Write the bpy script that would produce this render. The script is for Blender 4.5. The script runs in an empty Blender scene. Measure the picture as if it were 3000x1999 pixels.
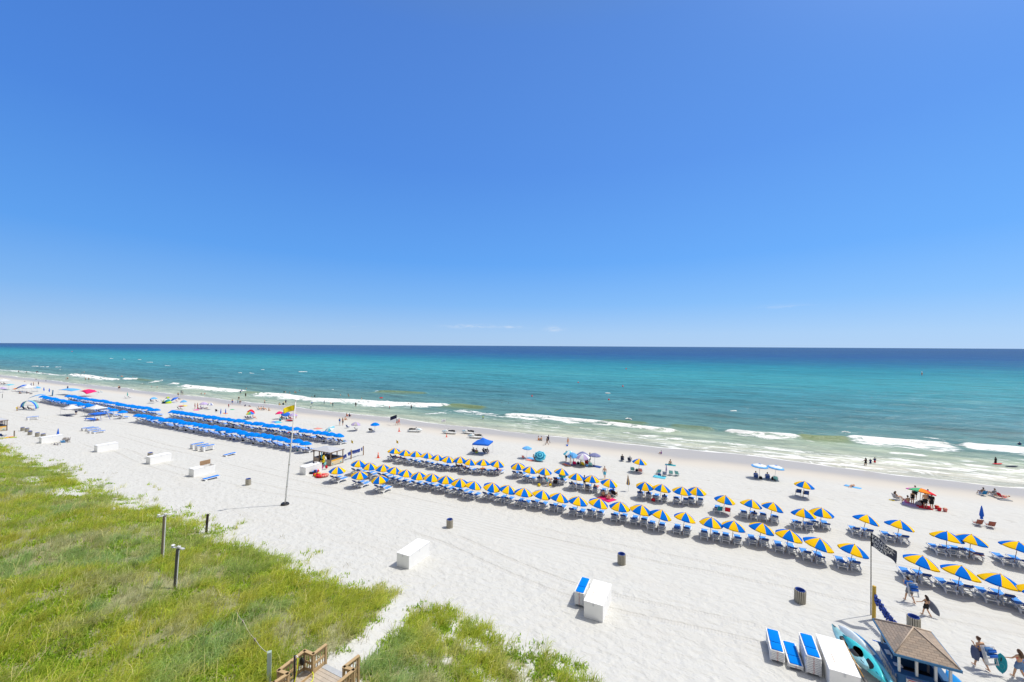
import bpy, bmesh, math, random
import numpy as np
from mathutils import Vector, Matrix
random.seed(7); rng = np.random.default_rng(7)
S = bpy.context.scene; C = S.collection; PI = math.pi
R = math.radians

# ---------------------------------------------------------------- camera
CZ = 20.5; FPX = 3000*14.0/36.0
cd = bpy.data.cameras.new('camera'); cam = bpy.data.objects.new('camera', cd); C.objects.link(cam)
cd.lens = 14.0; cd.sensor_width = 36.0; cd.clip_start = 0.1; cd.clip_end = 200000
CR = Matrix.Rotation(PI/2+R(0.69), 3, 'X') @ Matrix.Rotation(R(0.325), 3, 'Z')
cam.matrix_world = Matrix.Translation((0, 0, CZ)) @ CR.to_4x4()
S.camera = cam

# ---------------------------------------------------------------- noise + terrain
NU = (0.437, 0.8995)           # towards the sea
NV = (0.8995, -0.437)          # along the shore, to the right
def _h(ix, iy, s):
    n = (ix.astype(np.int64)*374761393 + iy.astype(np.int64)*668265263 + s*1442695041) & 0xffffffff
    n = ((n ^ (n >> 13))*1274126177) & 0xffffffff
    return ((n ^ (n >> 16)) & 0xffff)/65535.0
def vn(x, y, s=0):
    x = np.asarray(x, float); y = np.asarray(y, float)
    ix = np.floor(x); iy = np.floor(y); fx = x-ix; fy = y-iy
    fx = fx*fx*(3-2*fx); fy = fy*fy*(3-2*fy)
    a = _h(ix, iy, s); b = _h(ix+1, iy, s); c = _h(ix, iy+1, s); d = _h(ix+1, iy+1, s)
    return a+(b-a)*fx+(c-a)*fy+(a-b-c+d)*fx*fy
def fbm(x, y, s=0, o=4):
    t = 0; a = 0.5; n = 0
    for k in range(o):
        t = t+a*vn(np.asarray(x)*2**k, np.asarray(y)*2**k, s+k*17); n += a; a *= 0.5
    return t/n
def sst(a, b, x):
    t = np.clip((np.asarray(x, float)-a)/(b-a), 0, 1); return t*t*(3-2*t)
PU = [-300, -60, -20, 0, 9, 15, 19, 22, 26, 32, 45, 60, 68, 74, 80, 86, 92, 100, 130, 400]
PZ = [6, 5, 4.6, 4.4, 4.2, 3.9, 3.3, 2.75, 2.5, 2.3, 1.8, 1.5, 1.25, 0.85, 0.42, 0.0, -0.3, -0.8, -2.5, -10]
def duneline(v):
    return 21.3+2.2*(fbm(np.asarray(v)/9.0, 0.3, 5, 3)-0.5)*2+sst(-20, -110, v)*2.5-sst(-6.5, -1.5, np.asarray(v))*6.0
def hgt(x, y, fine=True):
    x = np.asarray(x, float); y = np.asarray(y, float)
    u = NU[0]*x+NU[1]*y; v = NV[0]*x+NV[1]*y
    z = np.interp(u, PU, PZ)
    d = sst(1.0, -6.0, u-duneline(v))
    z = z+d*((fbm(x/7, y/7, 3)-0.45)*1.5+0.15)
    z = z+sst(64, 74, u)*sst(110, 90, u)*0.30*(fbm(v/16, 0.7, 9, 3)-0.5)
    z = z+sst(90, 60, u)*0.10*(fbm(u/3, v/3, 11, 3)-0.5)
    return z
def uv_xy(u, v): return (NU[0]*u+NV[0]*v, NU[1]*u+NV[1]*v)
def xy_uv(x, y): return (NU[0]*x+NU[1]*y, NV[0]*x+NV[1]*y)
def ray(px, py): return CR @ Vector(((px-1500)/FPX, -(py-999.5)/FPX, -1.0))
def G(px, py, up=0.0):
    """the point of the beach (plus a height) seen at a place of the 3000 px photograph"""
    d = ray(px, py); z = 2.0; x = y = 0
    for k in range(40):
        t = (CZ-z-up)/-d.z; x, y = d.x*t, d.y*t
        z = 0.5*z+0.5*max(float(hgt(x, y)), -0.0)
    return Vector((x, y, z+up))
def gz(x, y): return max(float(hgt(x, y)), 0.0)

# ---------------------------------------------------------------- materials
def newmat(name):
    m = bpy.data.materials.new(name); m.use_nodes = True; nt = m.node_tree; nt.nodes.clear()
    out = nt.nodes.new('ShaderNodeOutputMaterial'); return m, nt, out
def nd(nt, typ, props=None, **inp):
    n = nt.nodes.new('ShaderNode'+typ)
    for k, v in (props or {}).items(): setattr(n, k, v)
    for k, v in inp.items():
        key = int(k[1:]) if k[0] == 'i' and k[1:].isdigit() else k.replace('_', ' ')
        s = n.inputs[key]
        if hasattr(v, 'is_linked'): nt.links.new(v, s)
        else: s.default_value = v
    return n
def mth(nt, op, a, b=0.0, c=None, clamp=False):
    n = nd(nt, 'Math', {'operation': op, 'use_clamp': clamp}, i0=a, i1=b)
    if c is not None:
        if hasattr(c, 'is_linked'): nt.links.new(c, n.inputs[2])
        else: n.inputs[2].default_value = c
    return n.outputs[0]
def sms(nt, x, a, b):
    return nd(nt, 'MapRange', {'interpolation_type': 'SMOOTHSTEP'}, i0=x, i1=a, i2=b, i3=0.0, i4=1.0).outputs[0]
def mixc(nt, f, a, b):
    n = nt.nodes.new('ShaderNodeMix'); n.data_type = 'RGBA'
    for s, v in ((n.inputs[0], f), (n.inputs[6], a), (n.inputs[7], b)):
        if hasattr(v, 'is_linked'): nt.links.new(v, s)
        else: s.default_value = (*v, 1) if isinstance(v, (tuple, list)) and len(v) == 3 else v
    return n.outputs[2]
def noise(nt, vec, scale, detail=3, rough=0.5, dist=0.0):
    return nd(nt, 'TexNoise', None, Vector=vec, Scale=scale, Detail=detail, Roughness=rough, Distortion=dist).outputs[0]
def mapping(nt, vec, scale=(1, 1, 1), rot=(0, 0, 0)):
    return nd(nt, 'Mapping', None, Vector=vec, Scale=scale, Rotation=rot).outputs[0]
MATS = {}
def mat(name, col, rough=0.6, var=0.12, scale=6.0, spec=0.3, bump=0.0, coat=0.0, trans=0.0, metal=0.0):
    if name in MATS: return MATS[name]
    m, nt, out = newmat(name)
    tc = nd(nt, 'TexCoord').outputs['Object']
    oi = nd(nt, 'ObjectInfo').outputs['Random']
    n = noise(nt, tc, scale, 4, 0.6)
    f = mth(nt, 'ADD', mth(nt, 'MULTIPLY', mth(nt, 'SUBTRACT', n, 0.5), var*2), mth(nt, 'MULTIPLY', mth(nt, 'SUBTRACT', oi, 0.5), var*0.8))
    hsv = nd(nt, 'HueSaturation', None, Value=mth(nt, 'ADD', f, 1.0), Color=(*col, 1))
    b = nd(nt, 'BsdfPrincipled', None, Base_Color=hsv.outputs[0], Roughness=rough, Metallic=metal)
    b.inputs['Specular IOR Level'].default_value = spec
    b.inputs['Coat Weight'].default_value = coat
    if bump:
        nt.links.new(nd(nt, 'Bump', None, Strength=bump, Distance=0.02, Height=noise(nt, tc, scale*4, 4)).outputs[0], b.inputs['Normal'])
    sh = b.outputs[0]
    if trans:
        tr = nd(nt, 'BsdfTranslucent', None, Color=hsv.outputs[0])
        sh = nd(nt, 'MixShader', None, i0=trans, i1=sh, i2=tr.outputs[0]).outputs[0]
    nt.links.new(sh, out.inputs[0]); MATS[name] = m; return m

# ---------------------------------------------------------------- sky and sun
SUN = Vector((0.57, 0.14, 1.0)).normalized()
el = math.asin(SUN.z); az = math.atan2(SUN.x, SUN.y)
w = bpy.data.worlds.new('World'); S.world = w; w.use_nodes = True
nt = w.node_tree; nt.nodes.clear()
sky = nd(nt, 'TexSky', {'sky_type': 'NISHITA', 'sun_disc': False, 'sun_elevation': el, 'sun_rotation': az,
                        'altitude': 0.0, 'air_density': 1.0, 'dust_density': 0.05, 'ozone_density': 2.2})
gen = nd(nt, 'TexCoord').outputs['Generated']
dirn = nd(nt, 'VectorMath', {'operation': 'NORMALIZE'}, i0=gen).outputs[0]
sx = nd(nt, 'SeparateXYZ', None, Vector=dirn)
def ramp(E, stops):
    while len(E) > 1: E.remove(E[-1])
    E[0].position = stops[0][0]; E[0].color = (*stops[0][1], 1)
    for p, c in stops[1:]:
        e = E.new(p); e.color = (*c, 1)
def setramp(nt, fac, stops):
    n = nd(nt, 'ValToRGB', None, Fac=fac); ramp(n.color_ramp.elements, stops); return n.outputs[0]
# clear summer air: pale over the sea, deep blue above (cooler than the sky model alone), white glare round the sun
air = setramp(nt, sx.outputs[2], [(0.0, (.37, .57, .86)), (0.03, (.35, .56, .87)), (0.10, (.20, .46, .90)), (0.2, (.100, .35, .88)),
                                  (0.4, (.060, .230, .74)), (0.62, (.045, .165, .60)), (0.74, (.07, .15, .42)), (1.0, (.13, .17, .30))])
sd_ = nd(nt, 'VectorMath', {'operation': 'DOT_PRODUCT'}, i0=dirn, i1=tuple(SUN)).outputs['Value']
glare = mth(nt, 'POWER', mth(nt, 'MAXIMUM', sd_, 0.0), 25.0)
glow = nd(nt, 'VectorMath', {'operation': 'SCALE'}, i0=(1.0, 0.92, 0.80), Scale=mth(nt, 'MULTIPLY', glare, 4.0)).outputs[0]
soft = nd(nt, 'VectorMath', {'operation': 'SCALE'}, i0=(0.07, 0.14, 0.22), Scale=mth(nt, 'POWER', mth(nt, 'MAXIMUM', mth(nt, 'ADD', mth(nt, 'MULTIPLY', sd_, 0.6), 0.4), 0.0), 2.2)).outputs[0]
nsk = nd(nt, 'VectorMath', {'operation': 'SCALE'}, i0=sky.outputs[0], Scale=0.10).outputs[0]
clear = mixc(nt, 0.10, air, nsk)
clear = mixc(nt, mth(nt, 'MULTIPLY', mth(nt, 'MAXIMUM', sms(nt, sx.outputs[1], 0.25, -0.35), sms(nt, sx.outputs[2], 0.70, 0.86)), 0.85), clear, (.43, .38, .33))   # warm pale fill light added to the unseen sky landward and overhead
clear = nd(nt, 'VectorMath', {'operation': 'ADD'}, i0=clear, i1=glow).outputs[0]
clear = nd(nt, 'VectorMath', {'operation': 'ADD'}, i0=clear, i1=soft).outputs[0]
# a few thin low clouds over the horizon
cl = noise(nt, mapping(nt, dirn, (9, 9, 60)), 1.6, 6, 0.62)
band = mth(nt, 'MULTIPLY', sms(nt, sx.outputs[2], 0.012, 0.03), sms(nt, sx.outputs[2], 0.058, 0.036))
def blob(cx, wx, cz, wz):
    a = mth(nt, 'POWER', mth(nt, 'DIVIDE', mth(nt, 'SUBTRACT', sx.outputs[0], cx), wx), 2.0); c = mth(nt, 'POWER', mth(nt, 'DIVIDE', mth(nt, 'SUBTRACT', sx.outputs[2], cz), wz), 2.0)
    return mth(nt, 'EXPONENT', mth(nt, 'MULTIPLY', mth(nt, 'ADD', a, c), -1.0))
cl2 = noise(nt, mapping(nt, dirn, (22, 22, 120)), 1.6, 6, 0.65)
wisp = mth(nt, 'MAXIMUM', mth(nt, 'MAXIMUM', blob(-0.10, 0.055, 0.0475, 0.0045), blob(0.105, 0.020, 0.042, 0.006)), mth(nt, 'MAXIMUM', blob(-0.005, 0.03, 0.047, 0.003), mth(nt, 'MULTIPLY', blob(0.56, 0.03, 0.085, 0.004), 0.4)))
cf = mth(nt, 'MAXIMUM', mth(nt, 'MULTIPLY', mth(nt, 'MULTIPLY', sms(nt, cl, 0.66, 0.78), band), 0.35), mth(nt, 'MULTIPLY', mth(nt, 'MULTIPLY', wisp, sms(nt, cl2, 0.38, 0.62)), 0.5))
bg = nd(nt, 'Background', None, Color=mixc(nt, cf, clear, (.72, .80, .92)), Strength=1.0)
bg.label = 'the sky model is scaled to daylight strength before it is mixed'
nt.links.new(bg.outputs[0], nd(nt, 'OutputWorld').inputs[0])
sd = bpy.data.lights.new('sun', 'SUN'); so = bpy.data.objects.new('sun', sd); C.objects.link(so)
sd.energy = 3.9; sd.angle = R(0.5); sd.color = (1.0, 0.95, 0.86)
so.rotation_euler = SUN.to_track_quat('Z', 'Y').to_euler(); so.location = (60, 20, 90)
S.view_settings.view_transform = 'Standard'; S.view_settings.look = 'None'
S.view_settings.exposure = 0.0; S.view_settings.gamma = 1.0
try:
    S.cycles.max_bounces = 6; S.cycles.diffuse_bounces = 3; S.cycles.glossy_bounces = 2
    S.cycles.sample_clamp_indirect = 4; S.cycles.use_denoising = True
except Exception: pass

# ---------------------------------------------------------------- object helpers
def setp(o, label=None, cat=None, group=None, kind=None):
    for k, v in (('label', label), ('category', cat), ('group', group), ('kind', kind)):
        if v: o[k] = v
    return o
def mesh_np(name, verts, quads, mats=(), smooth=False):
    me = bpy.data.meshes.new(name); verts = np.asarray(verts, np.float32); quads = np.asarray(quads, np.int32)
    k = quads.shape[1]
    me.vertices.add(len(verts)); me.vertices.foreach_set('co', verts.ravel())
    me.loops.add(quads.size); me.loops.foreach_set('vertex_index', quads.ravel())
    me.polygons.add(len(quads)); me.polygons.foreach_set('loop_start', np.arange(0, quads.size, k, dtype=np.int32))
    me.polygons.foreach_set('loop_total', np.full(len(quads), k, np.int32))
    if smooth: me.polygons.foreach_set('use_smooth', np.ones(len(quads), bool))
    me.update(calc_edges=True); 
    for m in mats: me.materials.append(m)
    return me
def link(name, me, parent=None):
    o = bpy.data.objects.new(name, me); C.objects.link(o)
    if parent: o.parent = parent
    return o
def grid_faces(nu, nv):
    i = np.arange(nu-1)[:, None]*nv+np.arange(nv-1)[None, :]
    return np.stack([i, i+1, i+1+nv, i+nv], -1).reshape(-1, 4)
def axis(segs):
    out = []
    for a, b, s in segs: out += list(np.arange(a, b, s))
    return np.array(out+[segs[-1][1]])
def grow(a, step, f, end):
    o = [a]
    while o[-1] < end: o.append(o[-1]+step); step *= f
    return o

# ---------------------------------------------------------------- ground: one sheet from behind the dune to under the water
us = np.concatenate([np.array([-3000, -1200, -500, -200, -100, -60, -35]), axis([(-20, 30, 0.45), (30, 66, 0.9), (66, 104, 0.6), (104, 140, 4)])])
vs = np.concatenate([-np.array(grow(330, 6, 1.25, 9000))[::-1], axis([(-324, -90, 2.0), (-90, 60, 0.6), (60, 130, 1.5)]), np.array(grow(136, 6, 1.3, 9000))])
U, V = np.meshgrid(us, vs, indexing='ij'); X, Y = uv_xy(U, V); Zg = hgt(X, Y)
gme = mesh_np('sand_ground', np.stack([X, Y, Zg], -1).reshape(-1, 3), grid_faces(len(us), len(vs))[:, ::-1], smooth=True)

# vegetation density (0..1) over the dune
PATH = [G(*p) for p in ((930, 1999), (1010, 1945), (1070, 1895), (1130, 1840), (1175, 1780), (1215, 1730))]
def path_dist(x, y):
    d = np.full(np.shape(x), 1e9)
    for a, b in zip(PATH[:-1], PATH[1:]):
        ax, ay = a.x, a.y; dx, dy = b.x-ax, b.y-ay
        t = np.clip(((x-ax)*dx+(y-ay)*dy)/(dx*dx+dy*dy), 0, 1)
        d = np.minimum(d, np.hypot(x-ax-t*dx, y-ay-t*dy))
    return d
def veg(x, y):
    u, v = xy_uv(x, y)
    e = u-duneline(v)+2.2*(fbm(x/2.2, y/2.2, 21)-0.5)
    d = sst(0.9, -1.9, e)
    far = sst(-22, -40, v)*sst(4.5, -2.0, e)*0.30*sst(0.50, 0.66, fbm(x/1.7, y/1.7, 33))
    sp = sst(-25, -11, v-0.35*u+7)          # sandy right-hand lobe
    patch = 1-0.80*sp*sst(0.50, 0.57, fbm(x/0.7, y/0.7, 41))*sst(-10, -3, e)
    lft = 1-0.8*sst(-30, -60, v)*sst(-7, -2, e)*sst(0.42, 0.6, fbm(x/2.5, y/2.5, 43))
    d = np.maximum(d*patch*lft, far)
    deck = (u < 14.5) & (v > -18.15) & (v < -14.75)
    return np.where(deck, 0, 1)*d*sst(0.55, 1.25, path_dist(x, y)+0.7*(fbm(x/0.8, y/0.8, 51)-0.5))
vg = veg(X.ravel(), Y.ravel())
at = gme.attributes.new('veg', 'FLOAT', 'POINT'); at.data.foreach_set('value', vg.astype(np.float32))

m, nt, out = newmat('beach_sand')
pos = nd(nt, 'NewGeometry').outputs['Position']
rot = mapping(nt, pos, (1, 1, 1), (0, 0, R(0)))
uco = nd(nt, 'VectorMath', {'operation': 'DOT_PRODUCT'}, i0=pos, i1=(NU[0], NU[1], 0)).outputs['Value']
vco = nd(nt, 'VectorMath', {'operation': 'DOT_PRODUCT'}, i0=pos, i1=(NV[0], NV[1], 0)).outputs['Value']
uvv = nd(nt, 'CombineXYZ', None, X=uco, Y=vco).outputs[0]
big = noise(nt, uvv, 0.06, 4, 0.5)
ue = mth(nt, 'ADD', uco, mth(nt, 'MULTIPLY', mth(nt, 'SUBTRACT', noise(nt, mapping(nt, uvv, (0.02, 0.05, 1)), 1.0, 3), 0.5), 9.0))
damp = sms(nt, ue, 69.5, 76.0); wet = mth(nt, 'MULTIPLY', sms(nt, ue, 74.5, 81.0), mth(nt, 'ADD', 0.72, mth(nt, 'MULTIPLY', noise(nt, mapping(nt, uvv, (0.10, 0.03, 1)), 1.0, 3), 0.5)), None, True)
fine = noise(nt, uvv, 9.0, 5, 0.65)
mid = noise(nt, uvv, 1.1, 4, 0.6)
dry = mixc(nt, mth(nt, 'ADD', mth(nt, 'MULTIPLY', mid, 0.5), mth(nt, 'MULTIPLY', fine, 0.5)), (0.435, 0.435, 0.418), (0.582, 0.589, 0.571))
trail = noise(nt, mapping(nt, uvv, (0.30, 0.045, 1), (0, 0, 0.2)), 1.0, 4, 0.65, 1.0)
dry = mixc(nt, mth(nt, 'MULTIPLY', sms(nt, trail, 0.52, 0.66), 0.40), dry, (0.49, 0.482, 0.455))
dry = mixc(nt, mth(nt, 'MULTIPLY', big, 0.35), dry, (0.535, 0.525, 0.495))
# wrack line of dark shell bits and old tide marks
wl = mth(nt, 'ADD', uco, mth(nt, 'MULTIPLY', mth(nt, 'SUBTRACT', noise(nt, mapping(nt, uvv, (0.05, 0.09, 1)), 1.0, 3), 0.5), 7.0))
wl2 = mth(nt, 'ABSOLUTE', mth(nt, 'SUBTRACT', wl, 63.5))
wmask = mth(nt, 'MULTIPLY', sms(nt, wl2, 1.6, 0.0), sms(nt, noise(nt, mapping(nt, uvv, (2.2, 0.8, 1)), 1.0, 5, 0.75), 0.54, 0.66))
wl3 = mth(nt, 'ABSOLUTE', mth(nt, 'SUBTRACT', wl, 67.6))
wmask2 = mth(nt, 'MULTIPLY', sms(nt, wl3, 0.8, 0.0), sms(nt, noise(nt, mapping(nt, uvv, (2.0, 0.5, 1)), 1.0, 5, 0.7), 0.56, 0.68))
dry = mixc(nt, mth(nt, 'MULTIPLY', mth(nt, 'ADD', wmask, wmask2, None, True), 0.42), dry, (0.20, 0.17, 0.13))
col = mixc(nt, damp, dry, (0.52, 0.49, 0.44))
col = mixc(nt, wet, col, (0.385, 0.36, 0.33))
va = nd(nt, 'Attribute', {'attribute_name': 'veg'}).outputs['Fac']
vm = sms(nt, mth(nt, 'ADD', va, mth(nt, 'MULTIPLY', mth(nt, 'SUBTRACT', noise(nt, uvv, 2.2, 4, 0.7), 0.5), 0.9)), 0.35, 0.75)
soil = mixc(nt, noise(nt, uvv, 1.3, 3), (0.13, 0.165, 0.045), (0.32, 0.29, 0.16))
col = mixc(nt, mth(nt, 'MULTIPLY', vm, 0.9), col, soil)
# footprints, raked tyre tracks, ripples
pth = noise(nt, mapping(nt, uvv, (0.22, 0.05, 1), (0, 0, 0.25)), 1.0, 3, 0.6, 0.8)
foot = nd(nt, 'TexVoronoi', {'feature': 'SMOOTH_F1'}, Vector=mapping(nt, nd(nt, 'VectorMath', {'operation': 'ADD'}, i0=uvv, i1=nd(nt, 'TexNoise', None, Vector=uvv, Scale=1.6, Detail=2.0).outputs['Color']).outputs[0], (1.0, 0.7, 1)), Scale=1.75, Smoothness=0.45).outputs[0]
foot2 = noise(nt, mapping(nt, uvv, (1.5, 0.75, 1)), 1.7, 4, 0.55, 0.6)
trk = nd(nt, 'TexWave', {'wave_type': 'BANDS', 'bands_direction': 'X'}, Vector=uvv, Scale=0.55, Distortion=3.0, Detail=2.0, Detail_Scale=0.25).outputs['Fac']
tm = mth(nt, 'MULTIPLY', mth(nt, 'MULTIPLY', sms(nt, uco, 30, 36), sms(nt, uco, 62, 50)), sms(nt, noise(nt, mapping(nt, uvv, (0.12, 0.03, 1)), 1.0, 2), 0.42, 0.58))
rough_h = mth(nt, 'ADD', mth(nt, 'MULTIPLY', foot, 0.9), foot2)
hh = mth(nt, 'ADD', mth(nt, 'MULTIPLY', rough_h, mth(nt, 'SUBTRACT', 1.0, mth(nt, 'MULTIPLY', tm, 0.78))), mth(nt, 'MULTIPLY', mth(nt, 'MULTIPLY', trk, tm), 0.42))
ruts = None
for c0, amp_, fr_, off in ((29.5, 7.0, 0.020, 0.0), (36.5, 5.0, 0.014, 3.1), (38.2, 5.0, 0.014, 3.1), (43.0, 4.0, 0.022, 7.7), (44.7, 4.0, 0.022, 7.7), (56.6, 2.0, 0.03, 1.3), (31.3, 7.0, 0.020, 0.0)):
    w_ = noise(nt, nd(nt, 'CombineXYZ', None, X=mth(nt, 'ADD', mth(nt, 'MULTIPLY', vco, fr_), off), Y=0.37).outputs[0], 1.0, 2)
    dd = mth(nt, 'ABSOLUTE', mth(nt, 'SUBTRACT', mth(nt, 'SUBTRACT', uco, c0), mth(nt, 'MULTIPLY', mth(nt, 'SUBTRACT', w_, 0.5), amp_*2)))
    k_ = sms(nt, dd, 0.34, 0.14); ruts = k_ if ruts is None else mth(nt, 'MAXIMUM', ruts, k_)
ruts = mth(nt, 'MULTIPLY', ruts, sms(nt, noise(nt, mapping(nt, uvv, (0.1, 0.04, 1)), 1.0, 2), 0.36, 0.52))
tread = nd(nt, 'TexWave', {'wave_type': 'BANDS', 'bands_direction': 'Y'}, Vector=uvv, Scale=1.6, Distortion=1.5).outputs['Fac']
hh = mth(nt, 'SUBTRACT', hh, mth(nt, 'MULTIPLY', ruts, mth(nt, 'ADD', 0.50, mth(nt, 'MULTIPLY', tread, 0.10))))
col = mixc(nt, mth(nt, 'MULTIPLY', ruts, 0.20), col, (0.44, 0.42, 0.385))
hh = mth(nt, 'ADD', hh, mth(nt, 'MULTIPLY', noise(nt, uvv, 14.0, 3), 0.12))
bs = mth(nt, 'MULTIPLY', mth(nt, 'SUBTRACT', 1.0, mth(nt, 'MULTIPLY', damp, 0.93)), nd(nt, 'MapRange', None, i0=uco, i1=24.0, i2=60.0, i3=0.75, i4=0.42).outputs[0])
bmp = nd(nt, 'Bump', None, Strength=bs, Distance=0.14, Height=hh)
b = nd(nt, 'BsdfPrincipled', None, Base_Color=col, Roughness=mixc(nt, wet, (0.95,)*3, (0.36,)*3), Normal=bmp.outputs[0])
nt.links.new(mth(nt, 'ADD', mth(nt, 'MULTIPLY', wet, 0.10), 0.03), b.inputs['Specular IOR Level'])
nt.links.new(b.outputs[0], out.inputs[0]); gme.materials.append(m); SAND = m
setp(link('beach_sand', gme), kind='structure')

# ---------------------------------------------------------------- sea
def onsea(px, py):
    d = ray(px, py); t = CZ/-d.z; return xy_uv(d.x*t, d.y*t)
# where the waves break: scale, origin (photo px), strength, kind, points (x, y of the crest, depth of the foam behind it)
BREAK = [(2.2417, 0, 1080, .70, 'foam', [(0, 8, 14), (100, 12, 16), (200, 20, 20), (300, 32, 12), (400, 44, 8)]),
 (2.2417, 0, 1080, .85, 'foam', [(400, 42, 10), (480, 40, 16), (560, 45, 18), (650, 60, 16), (740, 70, 16), (800, 78, 8)]),
 (2.2417, 0, 1080, .9, 'foam', [(815, 68, 10), (850, 66, 14), (905, 72, 8)]),
 (2.2417, 0, 1080, .8, 'foam', [(925, 105, 3), (980, 100, 6), (1010, 88, 14), (1060, 91, 12), (1085, 95, 8)]),
 (2.2417, 0, 1080, .8, 'foam', [(1130, 100, 8), (1155, 98, 11), (1180, 104, 6)]),
 (4.48, 450, 1100, .95, 'foam', [(390, 132, 20), (480, 145, 24), (620, 158, 40), (800, 175, 45), (1000, 195, 35), (1210, 215, 22)]),
 (4.48, 850, 1100, .95, 'foam', [(-540, 250, 20), (-300, 245, 50), (0, 270, 55), (300, 318, 50), (800, 335, 60), (1100, 355, 70), (1400, 375, 68), (1700, 385, 60), (2000, 392, 50), (2110, 400, 35)]),
 (1.345, 1000, 1120, .62, 'foam', [(300, 128, 8), (335, 125, 12), (430, 115, 25), (500, 106, 38), (560, 125, 22), (640, 130, 8)]),
 (1.345, 1000, 1120, .78, 'foam', [(630, 130, 8), (760, 135, 20), (900, 150, 20), (1000, 158, 15), (1100, 170, 13), (1250, 188, 11), (1345, 198, 8)]),
 (1.2227, 1900, 1180, .9, 'foam', [(275, 103, 5), (330, 108, 13), (430, 115, 15), (545, 125, 12)]),
 (1.2227, 1900, 1180, .55, 'foam', [(560, 136, 6), (640, 140, 8), (710, 142, 10)]),  # sun glints and a little foam under the olive face, all painted as foam
 (1.2227, 1900, 1180, .95, 'foam', [(705, 125, 20), (850, 138, 26), (1000, 148, 24), (1100, 155, 18)]),
 (1.2227, 1900, 1180, .95, 'foam', [(1105, 150, 20), (1200, 160, 24), (1345, 170, 28), (1600, 190, 28)]),
 (1.2227, 1900, 1180, .6, 'foam', [(970, 125, 4), (1040, 133, 4), (1090, 142, 5)]),
 (1.2227, 1900, 1180, .65, 'foam', [(870, 178, 12), (930, 180, 13), (980, 184, 12)]),
 (1.2227, 1900, 1180, .62, 'foam', [(280, 180, 9), (420, 188, 10), (560, 194, 11), (600, 196, 12), (740, 205, 13)]),
 (1.2227, 1900, 1180, .62, 'foam', [(880, 205, 11), (1000, 215, 13), (1150, 235, 15), (1345, 260, 16), (1600, 290, 18)]),
 (1.2227, 1900, 1180, .60, 'foam', [(1040, 188, 25), (1200, 198, 40), (1345, 205, 42), (1600, 220, 45)]),
 (1.2227, 1900, 1180, .9, 'face', [(535, 121, 12), (620, 126, 15), (715, 130, 12)]), (1.2227, 1900, 1180, .5, 'face', [(80, 84, 6), (150, 90, 8), (230, 96, 6)]),
 (1.345, 1000, 1120, .9, 'face', [(420, 90, 12), (480, 94, 14), (570, 102, 8)]), (1.345, 1000, 1120, .8, 'face', [(140, 37, 8), (260, 40, 10), (340, 45, 6)]), (1.345, 1000, 1120, .6, 'face', [(1020, 154, 6), (1110, 160, 8), (1210, 166, 6)]),
 (2.2417, 0, 1080, .6, 'face', [(905, 70, 6), (960, 78, 6), (1000, 82, 5)]), (4.48, 450, 1100, .6, 'face', [(1215, 222, 18), (1300, 230, 16), (1400, 235, 10)])]
us = np.concatenate([axis([(72, 136, 0.42)]), np.array(grow(136.5, 0.8, 1.012, 300))[:-1], np.array(grow(302, 5, 1.08, 500))[:-1], np.array(grow(520, 40, 1.35, 90000))])
vs = np.concatenate([-np.array(grow(460, 3, 1.2, 90000))[::-1], axis([(-456, -130, 1.4), (-130, 150, 0.75)]), np.array(grow(151, 2, 1.2, 90000))])
U, V = np.meshgrid(us, vs, indexing='ij'); X, Y = uv_xy(U, V)
near = sst(170, 120, U)
ub = 102+9*(fbm(V/70, 0.2, 61, 2)-0.5)*2+4*sst(20, 80, V)+2.6*(fbm(V/7, 0.2, 161, 3)-0.5)
ub2 = 93.5+5*(fbm(V/40, 0.2, 67, 2)-0.5)*2
A1 = sst(0.30, 0.55, fbm(V/26, 1.3, 71, 2)); A2 = sst(0.42, 0.6, fbm(V/22, 4.1, 73, 2))*0.5
d1 = U-ub; d2 = U-ub2
crest = lambda d, w1, w2: np.where(d < 0, np.exp(-(d/w1)**2), np.exp(-(d/w2)**2))
Zw = 0.0*U
ub3 = 122+8*(fbm(V/60, 0.2, 63, 2)-0.5)*2; Zw = Zw+0.35*sst(0.35, 0.6, fbm(V/30, 8.1, 75, 2))*crest(U-ub3, 2.0, 3.5)
Zw = Zw+sst(95, 130, U)*near*0.10*np.sin(U*0.55+3*fbm(U/25, V/40, 81)*4)*0.8+sst(86, 96, U)*near*0.10*(fbm(U/2.0, V/5.0, 83)-0.5)
ph = 6*fbm(U/60, V/55, 181, 3)
swl = sst(100, 125, U)*sst(300, 200, U)
Zw = Zw+swl*(0.20*np.sin((U+0.12*V)*0.62+ph)+0.13*np.sin((U-0.20*V)*1.05+1.7*ph+2))*(0.35+0.9*fbm(U/14, V/45, 185, 3))
Zw = Zw*sst(84, 90, U)
hg = hgt(X, Y); dep = np.maximum(Zw, 0)-hg
foam = np.zeros_like(U); face = np.zeros_like(U); ridge = np.zeros_like(U)
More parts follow.
